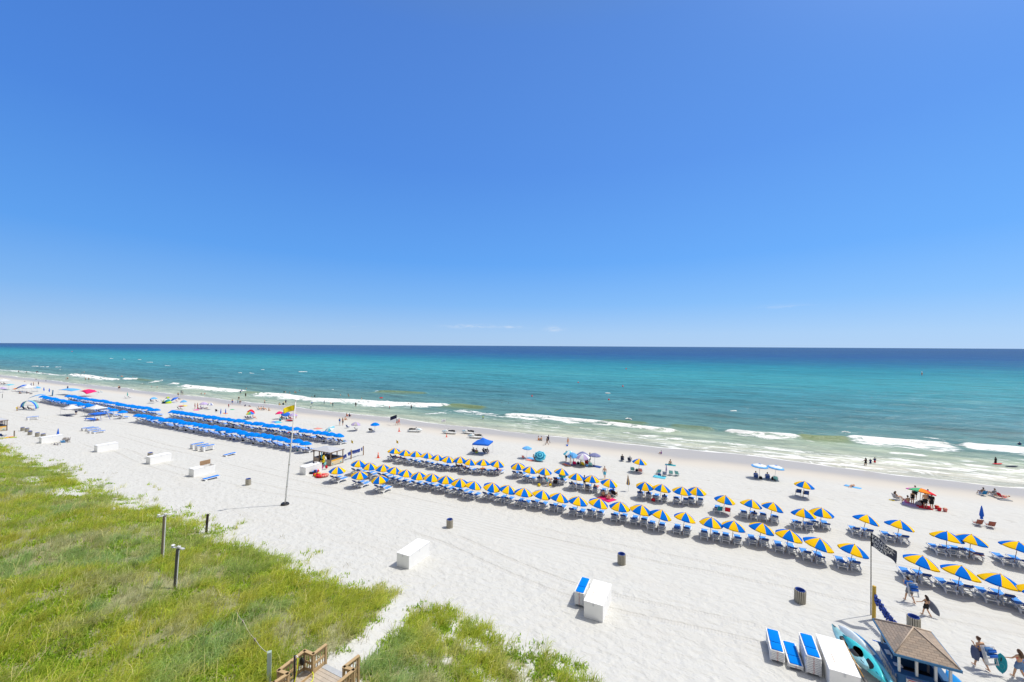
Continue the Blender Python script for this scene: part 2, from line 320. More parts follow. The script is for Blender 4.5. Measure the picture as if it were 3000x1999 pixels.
for sc_, x0_, y0_, amp, tx, pts in BREAK:
    P_ = [(x0_+x/sc_, y0_+y/sc_, t/sc_) for x, y, t in pts]; cu_ = []
    for x, y, t in P_:
        (ua, va), (ub_, vb_) = onsea(x, y), onsea(x, y+t); cu_.append((va, ua, max(ua-ub_, 0.5)))
    cu_.sort(); cv = [q[0] for q in cu_]; uc = np.interp(V, cv, [q[1] for q in cu_]); th = np.interp(V, cv, [q[2] for q in cu_])
    L_ = cv[-1]-cv[0]; e = min(0.10*L_, 3.0); tap = sst(cv[0]-1, cv[0]+e, V)*sst(cv[-1]+1, cv[-1]-e, V)
    jit = 1.5*(fbm(V/5.0, U*0+y0_, 201, 3)-0.5); d = U-uc-jit
    if tx == 'face':
        face = np.maximum(face, amp*tap*np.exp(-(np.where(d > 0, d/0.9, d/np.maximum(th, 0.8)))**2)); ridge = np.maximum(ridge, 0.55*tap*np.exp(-(np.where(d > 0, d/1.8, d/1.0))**2)); continue
    th = th*(0.75+0.5*vn(V/6.0, 1.1, 203))
    pr_ = np.where(d > 0, np.exp(-(d/0.45)**2), (1-0.62*np.clip(-d/th, 0, 1))*(1-sst(0.85, 1.45, -d/th)))
    foam = np.maximum(foam, amp*(0.35+0.65*tap)*(tap > 0.02)*pr_*(0.70+0.55*fbm(V/3.5, U/1.3, 205, 3)))
    if amp > 0.7: ridge = np.maximum(ridge, 0.65*tap*np.where(d > 0, np.exp(-(d/1.4)**2), np.exp(-(d/0.9)**2)))
foam = np.maximum(foam, (0.38+0.17*sst(-40, 30, V))*sst(1, -2, d1)*sst(-24, -8, d1)*sst(-115, -55, V))
foam = np.maximum(foam, 0.95*np.exp(-(dep/0.028)**2))
foam = np.where(dep < -0.15, 0, foam)
Zw = np.maximum(Zw, 0)*(ridge > 0.02)+Zw*(ridge <= 0.02)+ridge*sst(84, 92, U)
wme = mesh_np('sea_water', np.stack([X, Y, Zw], -1).reshape(-1, 3), grid_faces(len(us), len(vs))[:, ::-1], smooth=True)
at = wme.attributes.new('foam', 'FLOAT', 'POINT'); at.data.foreach_set('value', foam.ravel().astype(np.float32))
at = wme.attributes.new('crest', 'FLOAT', 'POINT'); at.data.foreach_set('value', face.ravel().astype(np.float32))
m, nt, out = newmat('sea_water')
pos = nd(nt, 'NewGeometry').outputs['Position']
uco = nd(nt, 'VectorMath', {'operation': 'DOT_PRODUCT'}, i0=pos, i1=(NU[0], NU[1], 0)).outputs['Value']
vco = nd(nt, 'VectorMath', {'operation': 'DOT_PRODUCT'}, i0=pos, i1=(NV[0], NV[1], 0)).outputs['Value']
uvv = nd(nt, 'CombineXYZ', None, X=uco, Y=vco).outputs[0]
usw = mth(nt, 'SUBTRACT', uco, mth(nt, 'MULTIPLY', sms(nt, vco, -70, 40), 7.0))
lg = mth(nt, 'LOGARITHM', mth(nt, 'MAXIMUM', mth(nt, 'SUBTRACT', usw, 70.0), 10.0), 10.0)     # log10 of the distance out
lg = mth(nt, 'ADD', lg, mth(nt, 'MULTIPLY', mth(nt, 'SUBTRACT', noise(nt, mapping(nt, uvv, (0.03, 0.006, 1)), 1.0, 4, 0.6), 0.5), 0.35))
cr = nd(nt, 'ValToRGB', None, Fac=nd(nt, 'MapRange', None, i0=lg, i1=1.0, i2=3.6, i3=0.0, i4=1.0).outputs[0])
E = cr.color_ramp.elements
L = lambda d: (math.log10(d)-1)/2.6
RAMP = [(L(13), (0.50, 0.49, 0.41)), (L(19), (0.44, 0.47, 0.37)), (L(27), (0.32, 0.39, 0.30)), (L(37), (0.13, 0.24, 0.22)),
        (L(70), (0.072, 0.205, 0.245)), (L(120), (0.055, 0.23, 0.285)), (L(230), (0.038, 0.265, 0.32)), (L(380), (0.016, 0.20, 0.28)),
        (L(600), (0.010, 0.105, 0.24)), (L(1000), (0.012, 0.065, 0.22)), (L(2500), (0.018, 0.060, 0.19))]
ramp(E, RAMP)
col = cr.outputs[0]
# drifting weed, then wave shading painted in as dark and pale streaks
pz = noise(nt, mapping(nt, uvv, (0.09, 0.022, 1)), 1.0, 5, 0.6, 0.6)
dk = mth(nt, 'MULTIPLY', sms(nt, pz, 0.56, 0.70), mth(nt, 'MULTIPLY', sms(nt, uco, 100, 112), sms(nt, uco, 260, 140)))
col = mixc(nt, mth(nt, 'MULTIPLY', dk, 0.55), col, (0.055, 0.085, 0.075))
str_ = noise(nt, mapping(nt, uvv, (0.35, 0.05, 1)), 1.0, 4, 0.6, 0.5)
col = mixc(nt, mth(nt, 'MULTIPLY', sms(nt, str_, 0.42, 0.62), 0.30), col, (0.025, 0.10, 0.12))
st2 = noise(nt, mapping(nt, uvv, (0.075, 0.011, 1), (0, 0, 0.1)), 1.0, 5, 0.65, 0.8)
col = mixc(nt, mth(nt, 'MULTIPLY', sms(nt, st2, 0.50, 0.66), 0.30), col, (0.022, 0.105, 0.115))
col = mixc(nt, mth(nt, 'MULTIPLY', mth(nt, 'MULTIPLY', sms(nt, st2, 0.45, 0.33), sms(nt, uco, 105, 120)), 0.25), col, (0.12, 0.34, 0.30))
rp1 = noise(nt, mapping(nt, uvv, (0.28, 0.07, 1), (0, 0, 0.12)), 1.0, 5, 0.7, 0.4)
rp2 = noise(nt, mapping(nt, uvv, (0.9, 0.35, 1), (0, 0, -0.1)), 1.0, 4, 0.7)
rv = mth(nt, 'ADD', mth(nt, 'ADD', mth(nt, 'MULTIPLY', mth(nt, 'SUBTRACT', rp1, 0.5), 1.1), mth(nt, 'MULTIPLY', mth(nt, 'SUBTRACT', rp2, 0.5), 0.7)), 1.0)
col = nd(nt, 'HueSaturation', None, Color=col, Value=rv).outputs[0]  # ripple contrast painted into the brightness of the water
ca = nd(nt, 'Attribute', {'attribute_name': 'crest'}).outputs['Fac']
col = mixc(nt, mth(nt, 'MULTIPLY', ca, 0.7), col, (0.20, 0.24, 0.06))
fa = nd(nt, 'Attribute', {'attribute_name': 'foam'}).outputs['Fac']
fn = noise(nt, mapping(nt, uvv, (0.55, 0.17, 1)), 1.0, 7, 0.70, 1.0)
fm = sms(nt, mth(nt, 'ADD', fa, mth(nt, 'MULTIPLY', mth(nt, 'SUBTRACT', fn, 0.5), 2.1)), 0.46, 0.74)
fm = mth(nt, 'MULTIPLY', fm, sms(nt, fa, 0.05, 0.2))
glint = noise(nt, mapping(nt, uvv, (0.55, 0.20, 1)), 1.0, 4, 0.75, 0.5)
glint = mth(nt, 'MULTIPLY', sms(nt, glint, 0.70, 0.78), mth(nt, 'MULTIPLY', sms(nt, vco, -40, 90), sms(nt, uco, 105, 125)))  # white flecks painted into the colour as sun glints towards the right
fm = mth(nt, 'MAXIMUM', fm, mth(nt, 'MULTIPLY', glint, 0.75))
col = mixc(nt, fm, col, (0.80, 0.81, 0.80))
w1 = noise(nt, mapping(nt, uvv, (0.55, 0.20, 1)), 1.0, 5, 0.6, 0.3)
w2 = noise(nt, mapping(nt, uvv, (0.10, 0.03, 1)), 1.0, 4, 0.6, 0.3)
w3 = noise(nt, mapping(nt, uvv, (2.6, 1.5, 1)), 1.0, 3, 0.6)
hh = mth(nt, 'ADD', mth(nt, 'ADD', mth(nt, 'MULTIPLY', w1, 0.85), mth(nt, 'MULTIPLY', w2, 2.4)), mth(nt, 'MULTIPLY', w3, 0.22))
bmp = nd(nt, 'Bump', None, Strength=0.85, Distance=1.0, Height=hh)
df = nd(nt, 'BsdfDiffuse', None, Color=col, Normal=bmp.outputs[0])
gl = nd(nt, 'BsdfGlossy', None, Color=(1, 1, 1, 1), Roughness=0.17, Normal=bmp.outputs[0])
lw = nd(nt, 'LayerWeight', None, Blend=0.5, Normal=bmp.outputs[0]).outputs['Facing']
fr = mth(nt, 'ADD', 0.022, mth(nt, 'MULTIPLY', mth(nt, 'POWER', lw, 4.0), 0.17))
fr = mth(nt, 'MULTIPLY', fr, mth(nt, 'SUBTRACT', 1.0, mth(nt, 'MULTIPLY', fm, 0.9)))
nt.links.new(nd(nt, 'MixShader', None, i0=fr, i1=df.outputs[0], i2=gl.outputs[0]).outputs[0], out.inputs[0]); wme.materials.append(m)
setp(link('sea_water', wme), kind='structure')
# ---------------------------------------------------------------- dune vegetation: three uncountable masses of blades
def blades(name, px, py, n_each, hmin, hmax, wid, cols, lean, kink=0.35, seed=1, spread=0.16):
    """px, py: tuft centres; n_each blades per tuft; cols: per tuft base rgb"""
    g = np.random.default_rng(seed)
    k = len(px); idx = np.repeat(np.arange(k), n_each); n = len(idx)
    bx = px[idx]+g.normal(0, spread, n); by = py[idx]+g.normal(0, spread, n)
    bz = hgt(bx, by)-0.02
    h = g.uniform(hmin, hmax, n)*(0.75+0.5*np.repeat(g.random(k), n_each))
    a = g.uniform(0, 2*PI, n); l = np.abs(g.normal(0.45, 0.22, n))
    lx = np.cos(a)*l+lean[0]; ly = np.sin(a)*l+lean[1]
    wa = g.uniform(0, PI, n); wx = np.cos(wa)*wid*0.5; wy = np.sin(wa)*wid*0.5
    P = np.empty((n, 5, 3), np.float32)
    P[:, 0] = np.stack([bx-wx, by-wy, bz], -1); P[:, 1] = np.stack([bx+wx, by+wy, bz], -1)
    mx = bx+lx*h*0.45; my = by+ly*h*0.45; mz = bz+h*0.62
    P[:, 2] = np.stack([mx+wx*0.8, my+wy*0.8, mz], -1); P[:, 3] = np.stack([mx-wx*0.8, my-wy*0.8, mz], -1)
    P[:, 4] = np.stack([bx+lx*h*(1.0+kink), by+ly*h*(1.0+kink), bz+h*(1.0-0.35*np.hypot(lx, ly))], -1)
    base = (np.arange(n)*5)[:, None]
    tris = np.concatenate([base+np.array([0, 1, 2]), base+np.array([0, 2, 3]), base+np.array([3, 2, 4])], 0)
    me = mesh_np(name, P.reshape(-1, 3), tris)
    c = np.repeat(cols[idx]*(0.8+0.4*g.random(n))[:, None], 5, 0)
    ca = me.attributes.new('tint', 'FLOAT_COLOR', 'POINT')
    ca.data.foreach_set('color', np.concatenate([c, np.ones((len(c), 1))], 1).astype(np.float32).ravel())
    return me
def blade_mat(name, tr=0.5):
    m, nt, out = newmat(name)
    c = nd(nt, 'Attribute', {'attribute_name': 'tint'}).outputs['Color']
    p = nd(nt, 'NewGeometry').outputs['Position']
    c2 = nd(nt, 'HueSaturation', None, Color=c, Value=mth(nt, 'ADD', mth(nt, 'MULTIPLY', noise(nt, p, 0.8, 3), 0.6), 0.7)).outputs[0]
    d = nd(nt, 'BsdfPrincipled', None, Base_Color=c2, Roughness=0.65)
    d.inputs['Specular IOR Level'].default_value = 0.25
    t = nd(nt, 'BsdfTranslucent', None, Color=c2)
    nt.links.new(nd(nt, 'MixShader', None, i0=tr, i1=d.outputs[0], i2=t.outputs[0]).outputs[0], out.inputs[0])
    return m
def scatter(dens_near, dens_far, seed, fn):
    """positions over the visible dune, thinner with distance; fn(x,y) gives keep-probability"""
    g = np.random.default_rng(seed)
    n = int(dens_near*30*190)
    u = g.uniform(-2, 30, n*1); v = -g.uniform(-24, 150, n)
    x, y = uv_xy(u, v)
    dist = np.hypot(x, y)
    keep = g.random(n) < np.interp(dist, [18, 40, 70, 130], [1, 0.62, dens_far*1.5, dens_far])
    # only what the frame can show
    px = 1500+x/np.maximum(y, 0.1)*FPX; py = 1013+(CZ-3.6)/np.maximum(y, 0.1)*FPX
    keep &= (y > 8) & (px > -160) & (px < 2300) & (py < 2260)
    x, y = x[keep], y[keep]
    k2 = g.random(len(x)) < fn(x, y)
    return x[k2], y[k2]
GM = blade_mat('dune_grass_blades')
A = lambda *c: np.array(c)
def grass_cols(x, y, seed):
    g = np.random.default_rng(seed)
    n1 = fbm(x/3.2, y/3.2, seed+1)[:, None]; n2 = fbm(x/1.6, y/1.6, seed+2)[:, None]; n3 = fbm(x/5, y/5, seed+3)[:, None]
    c = A(.215, .295, .035)*(1-n1)+A(.32, .37, .045)*n1
    blu = sst(0.52, 0.66, n3); c = c*(1-blu*0.75)+A(.17, .255, .115)*blu*0.75
    dry = sst(0.55, 0.72, n2); c = c*(1-dry*0.55)+A(.38, .35, .17)*dry*0.55
    u, v = xy_uv(x, y)
    ed = sst(-7, -1, u-duneline(v))[:, None]; c = c*(1-ed*0.5)+A(.27, .29, .03)*ed*0.5
    rl = sst(-6, 2, v-0.35*u+6)[:, None]; c = c*(1-rl*0.35)+A(.30, .27, .11)*rl*0.35
    c = 2.15*c*(0.72+0.56*g.random((len(x), 1)))*(0.75+0.5*fbm(x/1.2, y/1.2, seed+9)[:, None])
    return np.clip(c, 0, 0.62)
x, y = scatter(32, 0.2, 101, lambda x, y: veg(x, y)*(0.22+0.78*sst(0.38, 0.58, fbm(x/1.1, y/1.1, 77))))
me = blades('dune_grass', x, y, 11, 0.30, 0.74, 0.027, grass_cols(x, y, 5), (0.30, 0.10), seed=2, spread=0.12)
me.materials.append(GM); setp(link('dune_grass', me), kind='stuff')
# low leafy creepers and shrub patches between the grass
x, y = scatter(20, 0.2, 203, lambda x, y: veg(x, y)*np.maximum(sst(0.46, 0.58, fbm(x/2.0, y/2.0, 301)), 0.7*sst(-4.5, -1.5, xy_uv(x, y)[0]-duneline(xy_uv(x, y)[1]))))
g = np.random.default_rng(4); n1 = fbm(x/1.5, y/1.5, 311)[:, None]
cc = 1.9*(A(.10, .20, .02)*(1-n1)+A(.27, .34, .02)*n1)
me = blades('dune_creeper', x, y, 13, 0.10, 0.30, 0.075, cc, (0.05, 0.0), kink=0.1, seed=5, spread=0.2)
me.materials.append(blade_mat('dune_creeper_leaves', 0.45)); setp(link('dune_creeper', me), kind='stuff')
# dry thatch on the sandy parts
x, y = scatter(6, 0.25, 305, lambda x, y: np.clip(veg(x, y)*1.3, 0, 1)*sst(0.46, 0.62, fbm(x/1.8, y/1.8, 401)))
cc = A(.42, .37, .22)*np.ones((len(x), 1))
me = blades('dry_thatch', x, y, 9, 0.2, 0.45, 0.02, cc, (0.2, 0.05), kink=0.5, seed=6, spread=0.25)
me.materials.append(blade_mat('dry_thatch_stems', 0.2)); setp(link('dry_thatch', me), kind='stuff')
# sea oats: taller stalks with drooping seed heads
x, y = scatter(1.5, 0.5, 407, lambda x, y: sst(0.3, 0.8, veg(x, y)))
cc = A(.60, .54, .22)*np.ones((len(x), 1))
g = np.random.default_rng(9); n = len(x)
me = blades('sea_oats', x, y, 2, 0.95, 1.45, 0.018, cc, (0.25, 0.08), kink=0.6, seed=7, spread=0.1)
me.materials.append(blade_mat('sea_oats_stalks', 0.2)); setp(link('sea_oats', me), kind='stuff')
# ---------------------------------------------------------------- mesh builder
ROT = math.atan2(-NU[0], NU[1])          # local x runs along the shore, local y out to sea
class MB:
    def __init__(s): s.v = []; s.f = []; s.mi = []; s.sm = []
    def add(s, vs, fs, m=0, sm=False, M=None):
        b = len(s.v); s.v += [tuple(M @ Vector(p)) if M else tuple(p) for p in vs]
        for f in fs: s.f.append(tuple(b+i for i in f)); s.mi.append(m); s.sm.append(sm)
        return s
    def box(s, x0, x1, y0, y1, z0, z1, m=0, M=None, tap=0.0):
        t = tap
        vs = [(x0, y0, z0), (x1, y0, z0), (x1, y1, z0), (x0, y1, z0), (x0+t, y0+t, z1), (x1-t, y0+t, z1), (x1-t, y1-t, z1), (x0+t, y1-t, z1)]
        return s.add(vs, [(3, 2, 1, 0), (4, 5, 6, 7), (0, 1, 5, 4), (1, 2, 6, 5), (2, 3, 7, 6), (3, 0, 4, 7)], m, False, M)
    def cush(s, x0, x1, y0, y1, z0, z1, m=0, M=None, r=0.03):
        """soft-edged pad"""
        vs = []; 
        for z, i in ((z0, r*0.6), (z0+(z1-z0)*0.35, 0), (z0+(z1-z0)*0.65, 0), (z1, r)):
            a, b, c, d = x0+i, x1-i, y0+i, y1-i; k = r*1.2
            vs += [(a+k, c, z), (b-k, c, z), (b, c+k, z), (b, d-k, z), (b-k, d, z), (a+k, d, z), (a, d-k, z), (a, c+k, z)]
        fs = [(7, 6, 5, 4, 3, 2, 1, 0), tuple(range(24, 32))]
        for l in range(3):
            for k in range(8): fs.append((l*8+k, l*8+(k+1) % 8, l*8+8+(k+1) % 8, l*8+8+k))
        return s.add(vs, fs, m, True, M)
    def tube(s, pts, r, n=6, m=0, M=None, caps=True):
        pts = [Vector(p) for p in pts]; k = len(pts); rr = r if isinstance(r, (list, tuple)) else [r]*k
        vs = []; ref = None
        for i, p in enumerate(pts):
            d = (pts[min(i+1, k-1)]-pts[max(i-1, 0)])
            d = d.normalized() if d.length > 1e-9 else Vector((0, 0, 1))
            if ref is None: ref = d.orthogonal().normalized()
            else:
                ref = ref-d*ref.dot(d); ref = ref.normalized() if ref.length > 1e-6 else d.orthogonal().normalized()
            o = d.cross(ref)
            for j in range(n):
                a = 2*PI*j/n; vs.append(p+(ref*math.cos(a)+o*math.sin(a))*rr[i])
        fs = [(i*n+j, i*n+(j+1) % n, (i+1)*n+(j+1) % n, (i+1)*n+j) for i in range(k-1) for j in range(n)]
        if caps: fs += [tuple(range(n))[::-1], tuple(range((k-1)*n, k*n))]
        return s.add(vs, fs, m, True, M)
    def lathe(s, prof, n=12, m=0, M=None, sx=1.0, sy=1.0, caps=True):
        vs = []; k = len(prof)
        for r, z in prof:
            for j in range(n): vs.append((r*math.cos(2*PI*j/n)*sx, r*math.sin(2*PI*j/n)*sy, z))
        fs = [(i*n+j, i*n+(j+1) % n, (i+1)*n+(j+1) % n, (i+1)*n+j) for i in range(k-1) for j in range(n)]
        if caps: fs += [tuple(range(n))[::-1], tuple(range((k-1)*n, k*n))]
        return s.add(vs, fs, m, True, M)
    def ball(s, c, r, m=0, n=8, sc=(1, 1, 1), M=None):
        T = Matrix.Translation(c) @ Matrix.Diagonal((sc[0], sc[1], sc[2], 1))
        if M: T = M @ T
        return s.lathe([(max(r*math.sin(PI*i/n), 1e-4), -r*math.cos(PI*i/n)) for i in range(n+1)], max(6, n+2), m, T)
    def plate(s, rows, t, m=0, M=None):
        """a curved sheet given as a grid of points, with real thickness t"""
        R_ = len(rows); Cn = len(rows[0]); P = [[Vector(p) for p in r] for r in rows]; nn = []
        for i in range(R_):
            for j in range(Cn):
                a = P[min(i+1, R_-1)][j]-P[max(i-1, 0)][j]; b = P[i][min(j+1, Cn-1)]-P[i][max(j-1, 0)][:] if False else P[i][min(j+1, Cn-1)]-P[i][max(j-1, 0)]
                q = a.cross(b); nn.append(q.normalized() if q.length > 1e-9 else Vector((0, 0, 1)))
        top = [P[i][j]+nn[i*Cn+j]*t*0.5 for i in range(R_) for j in range(Cn)]
        bot = [P[i][j]-nn[i*Cn+j]*t*0.5 for i in range(R_) for j in range(Cn)]
        N_ = R_*Cn; fs = []
        for i in range(R_-1):
            for j in range(Cn-1):
                a, b, c, d = i*Cn+j, (i+1)*Cn+j, (i+1)*Cn+j+1, i*Cn+j+1
                fs += [(a, b, c, d), (N_+d, N_+c, N_+b, N_+a)]
        for i in range(R_-1):
            a, b = i*Cn, (i+1)*Cn; fs.append((b, a, N_+a, N_+b)); a, b = i*Cn+Cn-1, (i+1)*Cn+Cn-1; fs.append((a, b, N_+b, N_+a))
        for j in range(Cn-1):
            a, b = j, j+1; fs.append((a, b, N_+b, N_+a)); a, b = (R_-1)*Cn+j, (R_-1)*Cn+j+1; fs.append((b, a, N_+a, N_+b))
        return s.add(top+bot, fs, m, True, M)
    def mesh(s, name, mats):
        me = bpy.data.meshes.new(name); me.from_pydata(s.v, [], s.f)
        me.polygons.foreach_set('material_index', s.mi); me.polygons.foreach_set('use_smooth', s.sm)
        for m in mats: me.materials.append(m)
        me.update(); return me
    def build(s, name, mats, parent=None):
        return link(name, s.mesh(name, mats if isinstance(mats, (list, tuple)) else [mats]), parent)
def T(x=0, y=0, z=0): return Matrix.Translation((x, y, z))
def RX(a): return Matrix.Rotation(R(a), 4, 'X')
def RY(a): return Matrix.Rotation(R(a), 4, 'Y')
def RZ(a): return Matrix.Rotation(R(a), 4, 'Z')
def empty(name):
    o = bpy.data.objects.new(name, None); C.objects.link(o); o.empty_display_size = 0.2; return o
def dup(o, parent=None):
    kids = list(o.children); c = o.copy(); C.objects.link(c); c.parent = parent
    for k in ('label', 'group'):
        if parent is None and k in c: del c[k]
    for ch in kids: dup(ch, c)
    return c
def P(u, v, dz=0.0):
    x, y = uv_xy(u, v); return Vector((x, y, gz(x, y)+dz))
def put(o, p, rz=0.0, tilt=None):
    """stand a thing at a world point; rz in degrees from the shore axes; tilt = (towards sea, along shore) degrees"""
    M = Matrix.Rotation(ROT+R(rz), 4, 'Z')
    if tilt: M = Matrix.Rotation(ROT, 4, 'Z') @ Matrix.Rotation(R(-tilt[0]), 4, 'X') @ Matrix.Rotation(R(tilt[1]), 4, 'Y') @ Matrix.Rotation(R(rz), 4, 'Z')
    o.matrix_world = Matrix.Translation(p) @ M
    return o
ORD = 'zero first second third fourth fifth sixth seventh eighth ninth tenth eleventh twelfth thirteenth fourteenth fifteenth sixteenth seventeenth eighteenth nineteenth twentieth'.split()
TENS = {2: 'twenty', 3: 'thirty', 4: 'forty'}
def nth(i):
    if i <= 20: return ORD[i]
    return {30: 'thirtieth', 40: 'fortieth'}.get(i) or TENS[i//10]+'-'+ORD[i % 10]

# ---------------------------------------------------------------- shared materials
WHITE = mat('white_resin', (0.80, 0.80, 0.79), 0.35, 0.05, 3, 0.5)
WPAINT = mat('white_painted_board', (0.82, 0.82, 0.81), 0.45, 0.05, 2, 0.4)
BLUE = mat('blue_sling_fabric', (0.085, 0.29, 0.76), 0.75, 0.12, 3, 0.1)
NAVY = mat('navy_pad_back', (0.028, 0.085, 0.32), 0.8, 0.12, 3, 0.15)
YEL = mat('yellow_canvas', (0.93, 0.575, 0.010), 0.85, 0.04, 2, 0.04, trans=0.16)
CBL = mat('royal_blue_canvas', (0.002, 0.155, 0.66), 0.85, 0.04, 2, 0.04, trans=0.14)
SKYB = mat('azure_canvas', (0.002, 0.215, 0.78), 0.85, 0.07, 2, 0.04, trans=0.15)
WOOD = mat('brown_wood', (0.30, 0.16, 0.07), 0.7, 0.2, 12)
DWOOD = mat('weathered_dark_wood', (0.055, 0.045, 0.038), 0.85, 0.3, 14, 0.2, 0.4)
GWOOD = mat('weathered_grey_wood', (0.26, 0.22, 0.18), 0.85, 0.25, 10, 0.2, 0.4)
STEEL = mat('pale_metal', (0.62, 0.63, 0.64), 0.4, 0.06, 5, 0.5)
BLACK = mat('black_plastic', (0.015, 0.015, 0.018), 0.5, 0.2, 8, 0.4)
ALU = mat('aluminium_tube', (0.70, 0.71, 0.73), 0.35, 0.05, 6, 0.5)
def fab(name, c, tr=0.12): return mat(name, c, 0.85, 0.1, 3, 0.05, trans=tr)

# ---------------------------------------------------------------- parasols
UMB = {}
def canopy(cols, r, h, rings=5, val=0.075, dome=1.7):
    """eight-sided cloth shell with a hanging valance; cols = material index of each panel, or of each ring if nested"""
    b = MB(); N = 8
    ringcol = isinstance(cols[0], tuple)
    def pt(k, t, inner):
        a = 2*PI*k/N+PI/8; rr = r*t
        return Vector((rr*math.cos(a), rr*math.sin(a), h*(1-t**dome)-(0.014 if inner else 0)))
    for k in range(N):
        n = 4
        for inner in (False, True):
            G_ = []
            for i in range(rings+1):
                t = max(i/rings, 0.01); A0 = pt(k, t, inner); A1 = pt(k+1, t, inner)
                row = []
                for j in range(n+1):
                    s = j/n; q = A0.lerp(A1, s); q.z -= 0.045*t*math.sin(PI*s)*h*1.2; row.append(q)
                G_.append(row)
            last = G_[-1]
            G_.append([Vector((q.x*1.01, q.y*1.01, q.z-val*(1 if not inner else 0.98)-0.012*math.sin(PI*j/n))) for j, q in enumerate(last)])
            for i in range(rings+1):
                for j in range(n):
                    m = cols[0][min(i, len(cols[0])-1)] if ringcol else cols[k % len(cols)]
                    f = (0, 1, 2, 3) if not inner else (3, 2, 1, 0)
                    b.add([G_[i][j], G_[i+1][j], G_[i+1][j+1], G_[i][j+1]], [f], m, True)
    return b
def make_umbrella(key, cols, mats, r=1.08, h=0.56, pole=2.08, polemat=WOOD, parts=True, val=0.075, dome=1.7):
    """origin at the foot of the pole, apex at the top"""
    u = empty('beach_umbrella')
    c = canopy(cols, r, h, val=val, dome=dome)
    cb = MB(); cb.add(c.v, [], 0); cb.f = c.f; cb.mi = c.mi; cb.sm = c.sm
    cb.v = [(x, y, z+pole-h) for x, y, z in c.v]
    cb.build('canopy', mats, u)
    MB().tube([(0, 0, -0.25), (0, 0, pole-0.02)], 0.022, 8).build('pole', polemat, u)
    if parts:
        MB().lathe([(0.05, pole-0.01), (0.06, pole+0.015), (0.028, pole+0.03), (0.02, pole+0.06)], 8).build('finial', mats[0], u)
        rb = MB()
        for k in range(8):
            a = 2*PI*k/8+PI/8
            rb.tube([(0.03*math.cos(a), 0.03*math.sin(a), pole-0.05), (r*0.6*math.cos(a), r*0.6*math.sin(a), pole-h+h*(1-0.6**dome)-0.03), (r*0.96*math.cos(a), r*0.96*math.sin(a), pole-h+h*(1-0.96**dome)-0.03)], 0.007, 4)
            rb.tube([(0.03*math.cos(a), 0.03*math.sin(a), pole-0.55), (r*0.55*math.cos(a), r*0.55*math.sin(a), pole-h+h*(1-0.55**dome)-0.04)], 0.006, 4)
        rb.build('ribs', STEEL, u)
    return u
class Proto:
    """the first use moves the prototype itself, later uses copy it"""
    def __init__(s, o): s.o = o; s.used = False
    def get(s):
        if not s.used: s.used = True; s.last = s.o; return s.o
        return dup(s.o)
def tag(o, label, cat, group=None): return setp(o, label, cat, group)
def put_apex(o, apex, pole, tilt, rz=0.0):
    """stand an umbrella so that its apex is at a world point"""
    t = Matrix.Rotation(ROT, 3, 'Z') @ Matrix.Rotation(R(-tilt[0]), 3, 'X') @ Matrix.Rotation(R(tilt[1]), 3, 'Y') @ Vector((0, 0, pole))
    return put(o, apex-t, rz, tilt)

# ---------------------------------------------------------------- loungers
def back_mx(ang): return T(0, -0.25, 0.375) @ RX(-ang) if False else T(0, -0.25, 0.375) @ Matrix.Rotation(R(-ang), 4, 'X')
def lounger_bits(ang, low=False):
    """frame, legs, seat pad, backrest frame, back pad of one resin lounger; feet towards +y"""
    fr = MB(); 
    for s in (-1, 1):
        x = 0.30*s
        fr.box(x-0.03, x+0.03, -0.92, 0.93, 0.29, 0.365)
        fr.box(x-0.032, x+0.032, 0.90, 0.97, 0.27, 0.43)
        fr.box(x-0.035, x+0.035, -0.30, -0.12, 0.365, 0.42)
    for y in (-0.88, -0.45, 0.0, 0.4, 0.93): fr.box(-0.27, 0.27, y-0.025, y+0.025, 0.30, 0.345)
    legs = []
    for s in (-1, 1):
        x = 0.30*s
        for ya, yb in ((0.50, 0.70), (-0.60, -0.78)):
            l = MB(); w = 0.035
            l.add([(x-w, ya-0.10, 0.29), (x+w, ya-0.10, 0.29), (x+w, ya+0.10, 0.29), (x-w, ya+0.10, 0.29), (x-w, yb-0.04, -0.02), (x+w, yb-0.04, -0.02), (x+w, yb+0.05, -0.02), (x-w, yb+0.05, -0.02)],
                  [(0, 1, 2, 3), (7, 6, 5, 4), (4, 5, 1, 0), (5, 6, 2, 1), (6, 7, 3, 2), (7, 4, 0, 3)])
            legs.append(l)
    seat = MB().cush(-0.265, 0.265, -0.24, 0.90, 0.368, 0.415)
    M = back_mx(ang)
    bk = MB(); L_ = 0.74
    for s in (-1, 1): bk.box(0.28*s-0.025, 0.28*s+0.025, -L_, 0.0, -0.01, 0.035, 0, M)
    for i in range(6): bk.box(-0.255, 0.255, -L_+0.03+i*0.12, -L_+0.085+i*0.12, -0.008, 0.015, 0, M)
    if ang > 15: bk.tube([(-0.25, -0.62, 0.32), (-0.25, -0.25-0.5*math.cos(R(ang)), 0.375+0.5*math.sin(R(ang)))], 0.014, 4); bk.tube([(0.25, -0.62, 0.32), (0.25, -0.25-0.5*math.cos(R(ang)), 0.375+0.5*math.sin(R(ang)))], 0.014, 4)
    pad = MB().cush(-0.262, 0.262, -L_-0.005, -0.01, 0.036, 0.08, 0, M)
    pad.cush(-0.262, 0.262, -L_-0.02, -L_+0.25, -0.045, -0.012, 1, M, 0.012)
    pad.cush(-0.262, 0.262, -L_-0.03, -L_-0.003, -0.04, 0.075, 1, M, 0.01)
    return fr, legs, seat, bk, pad
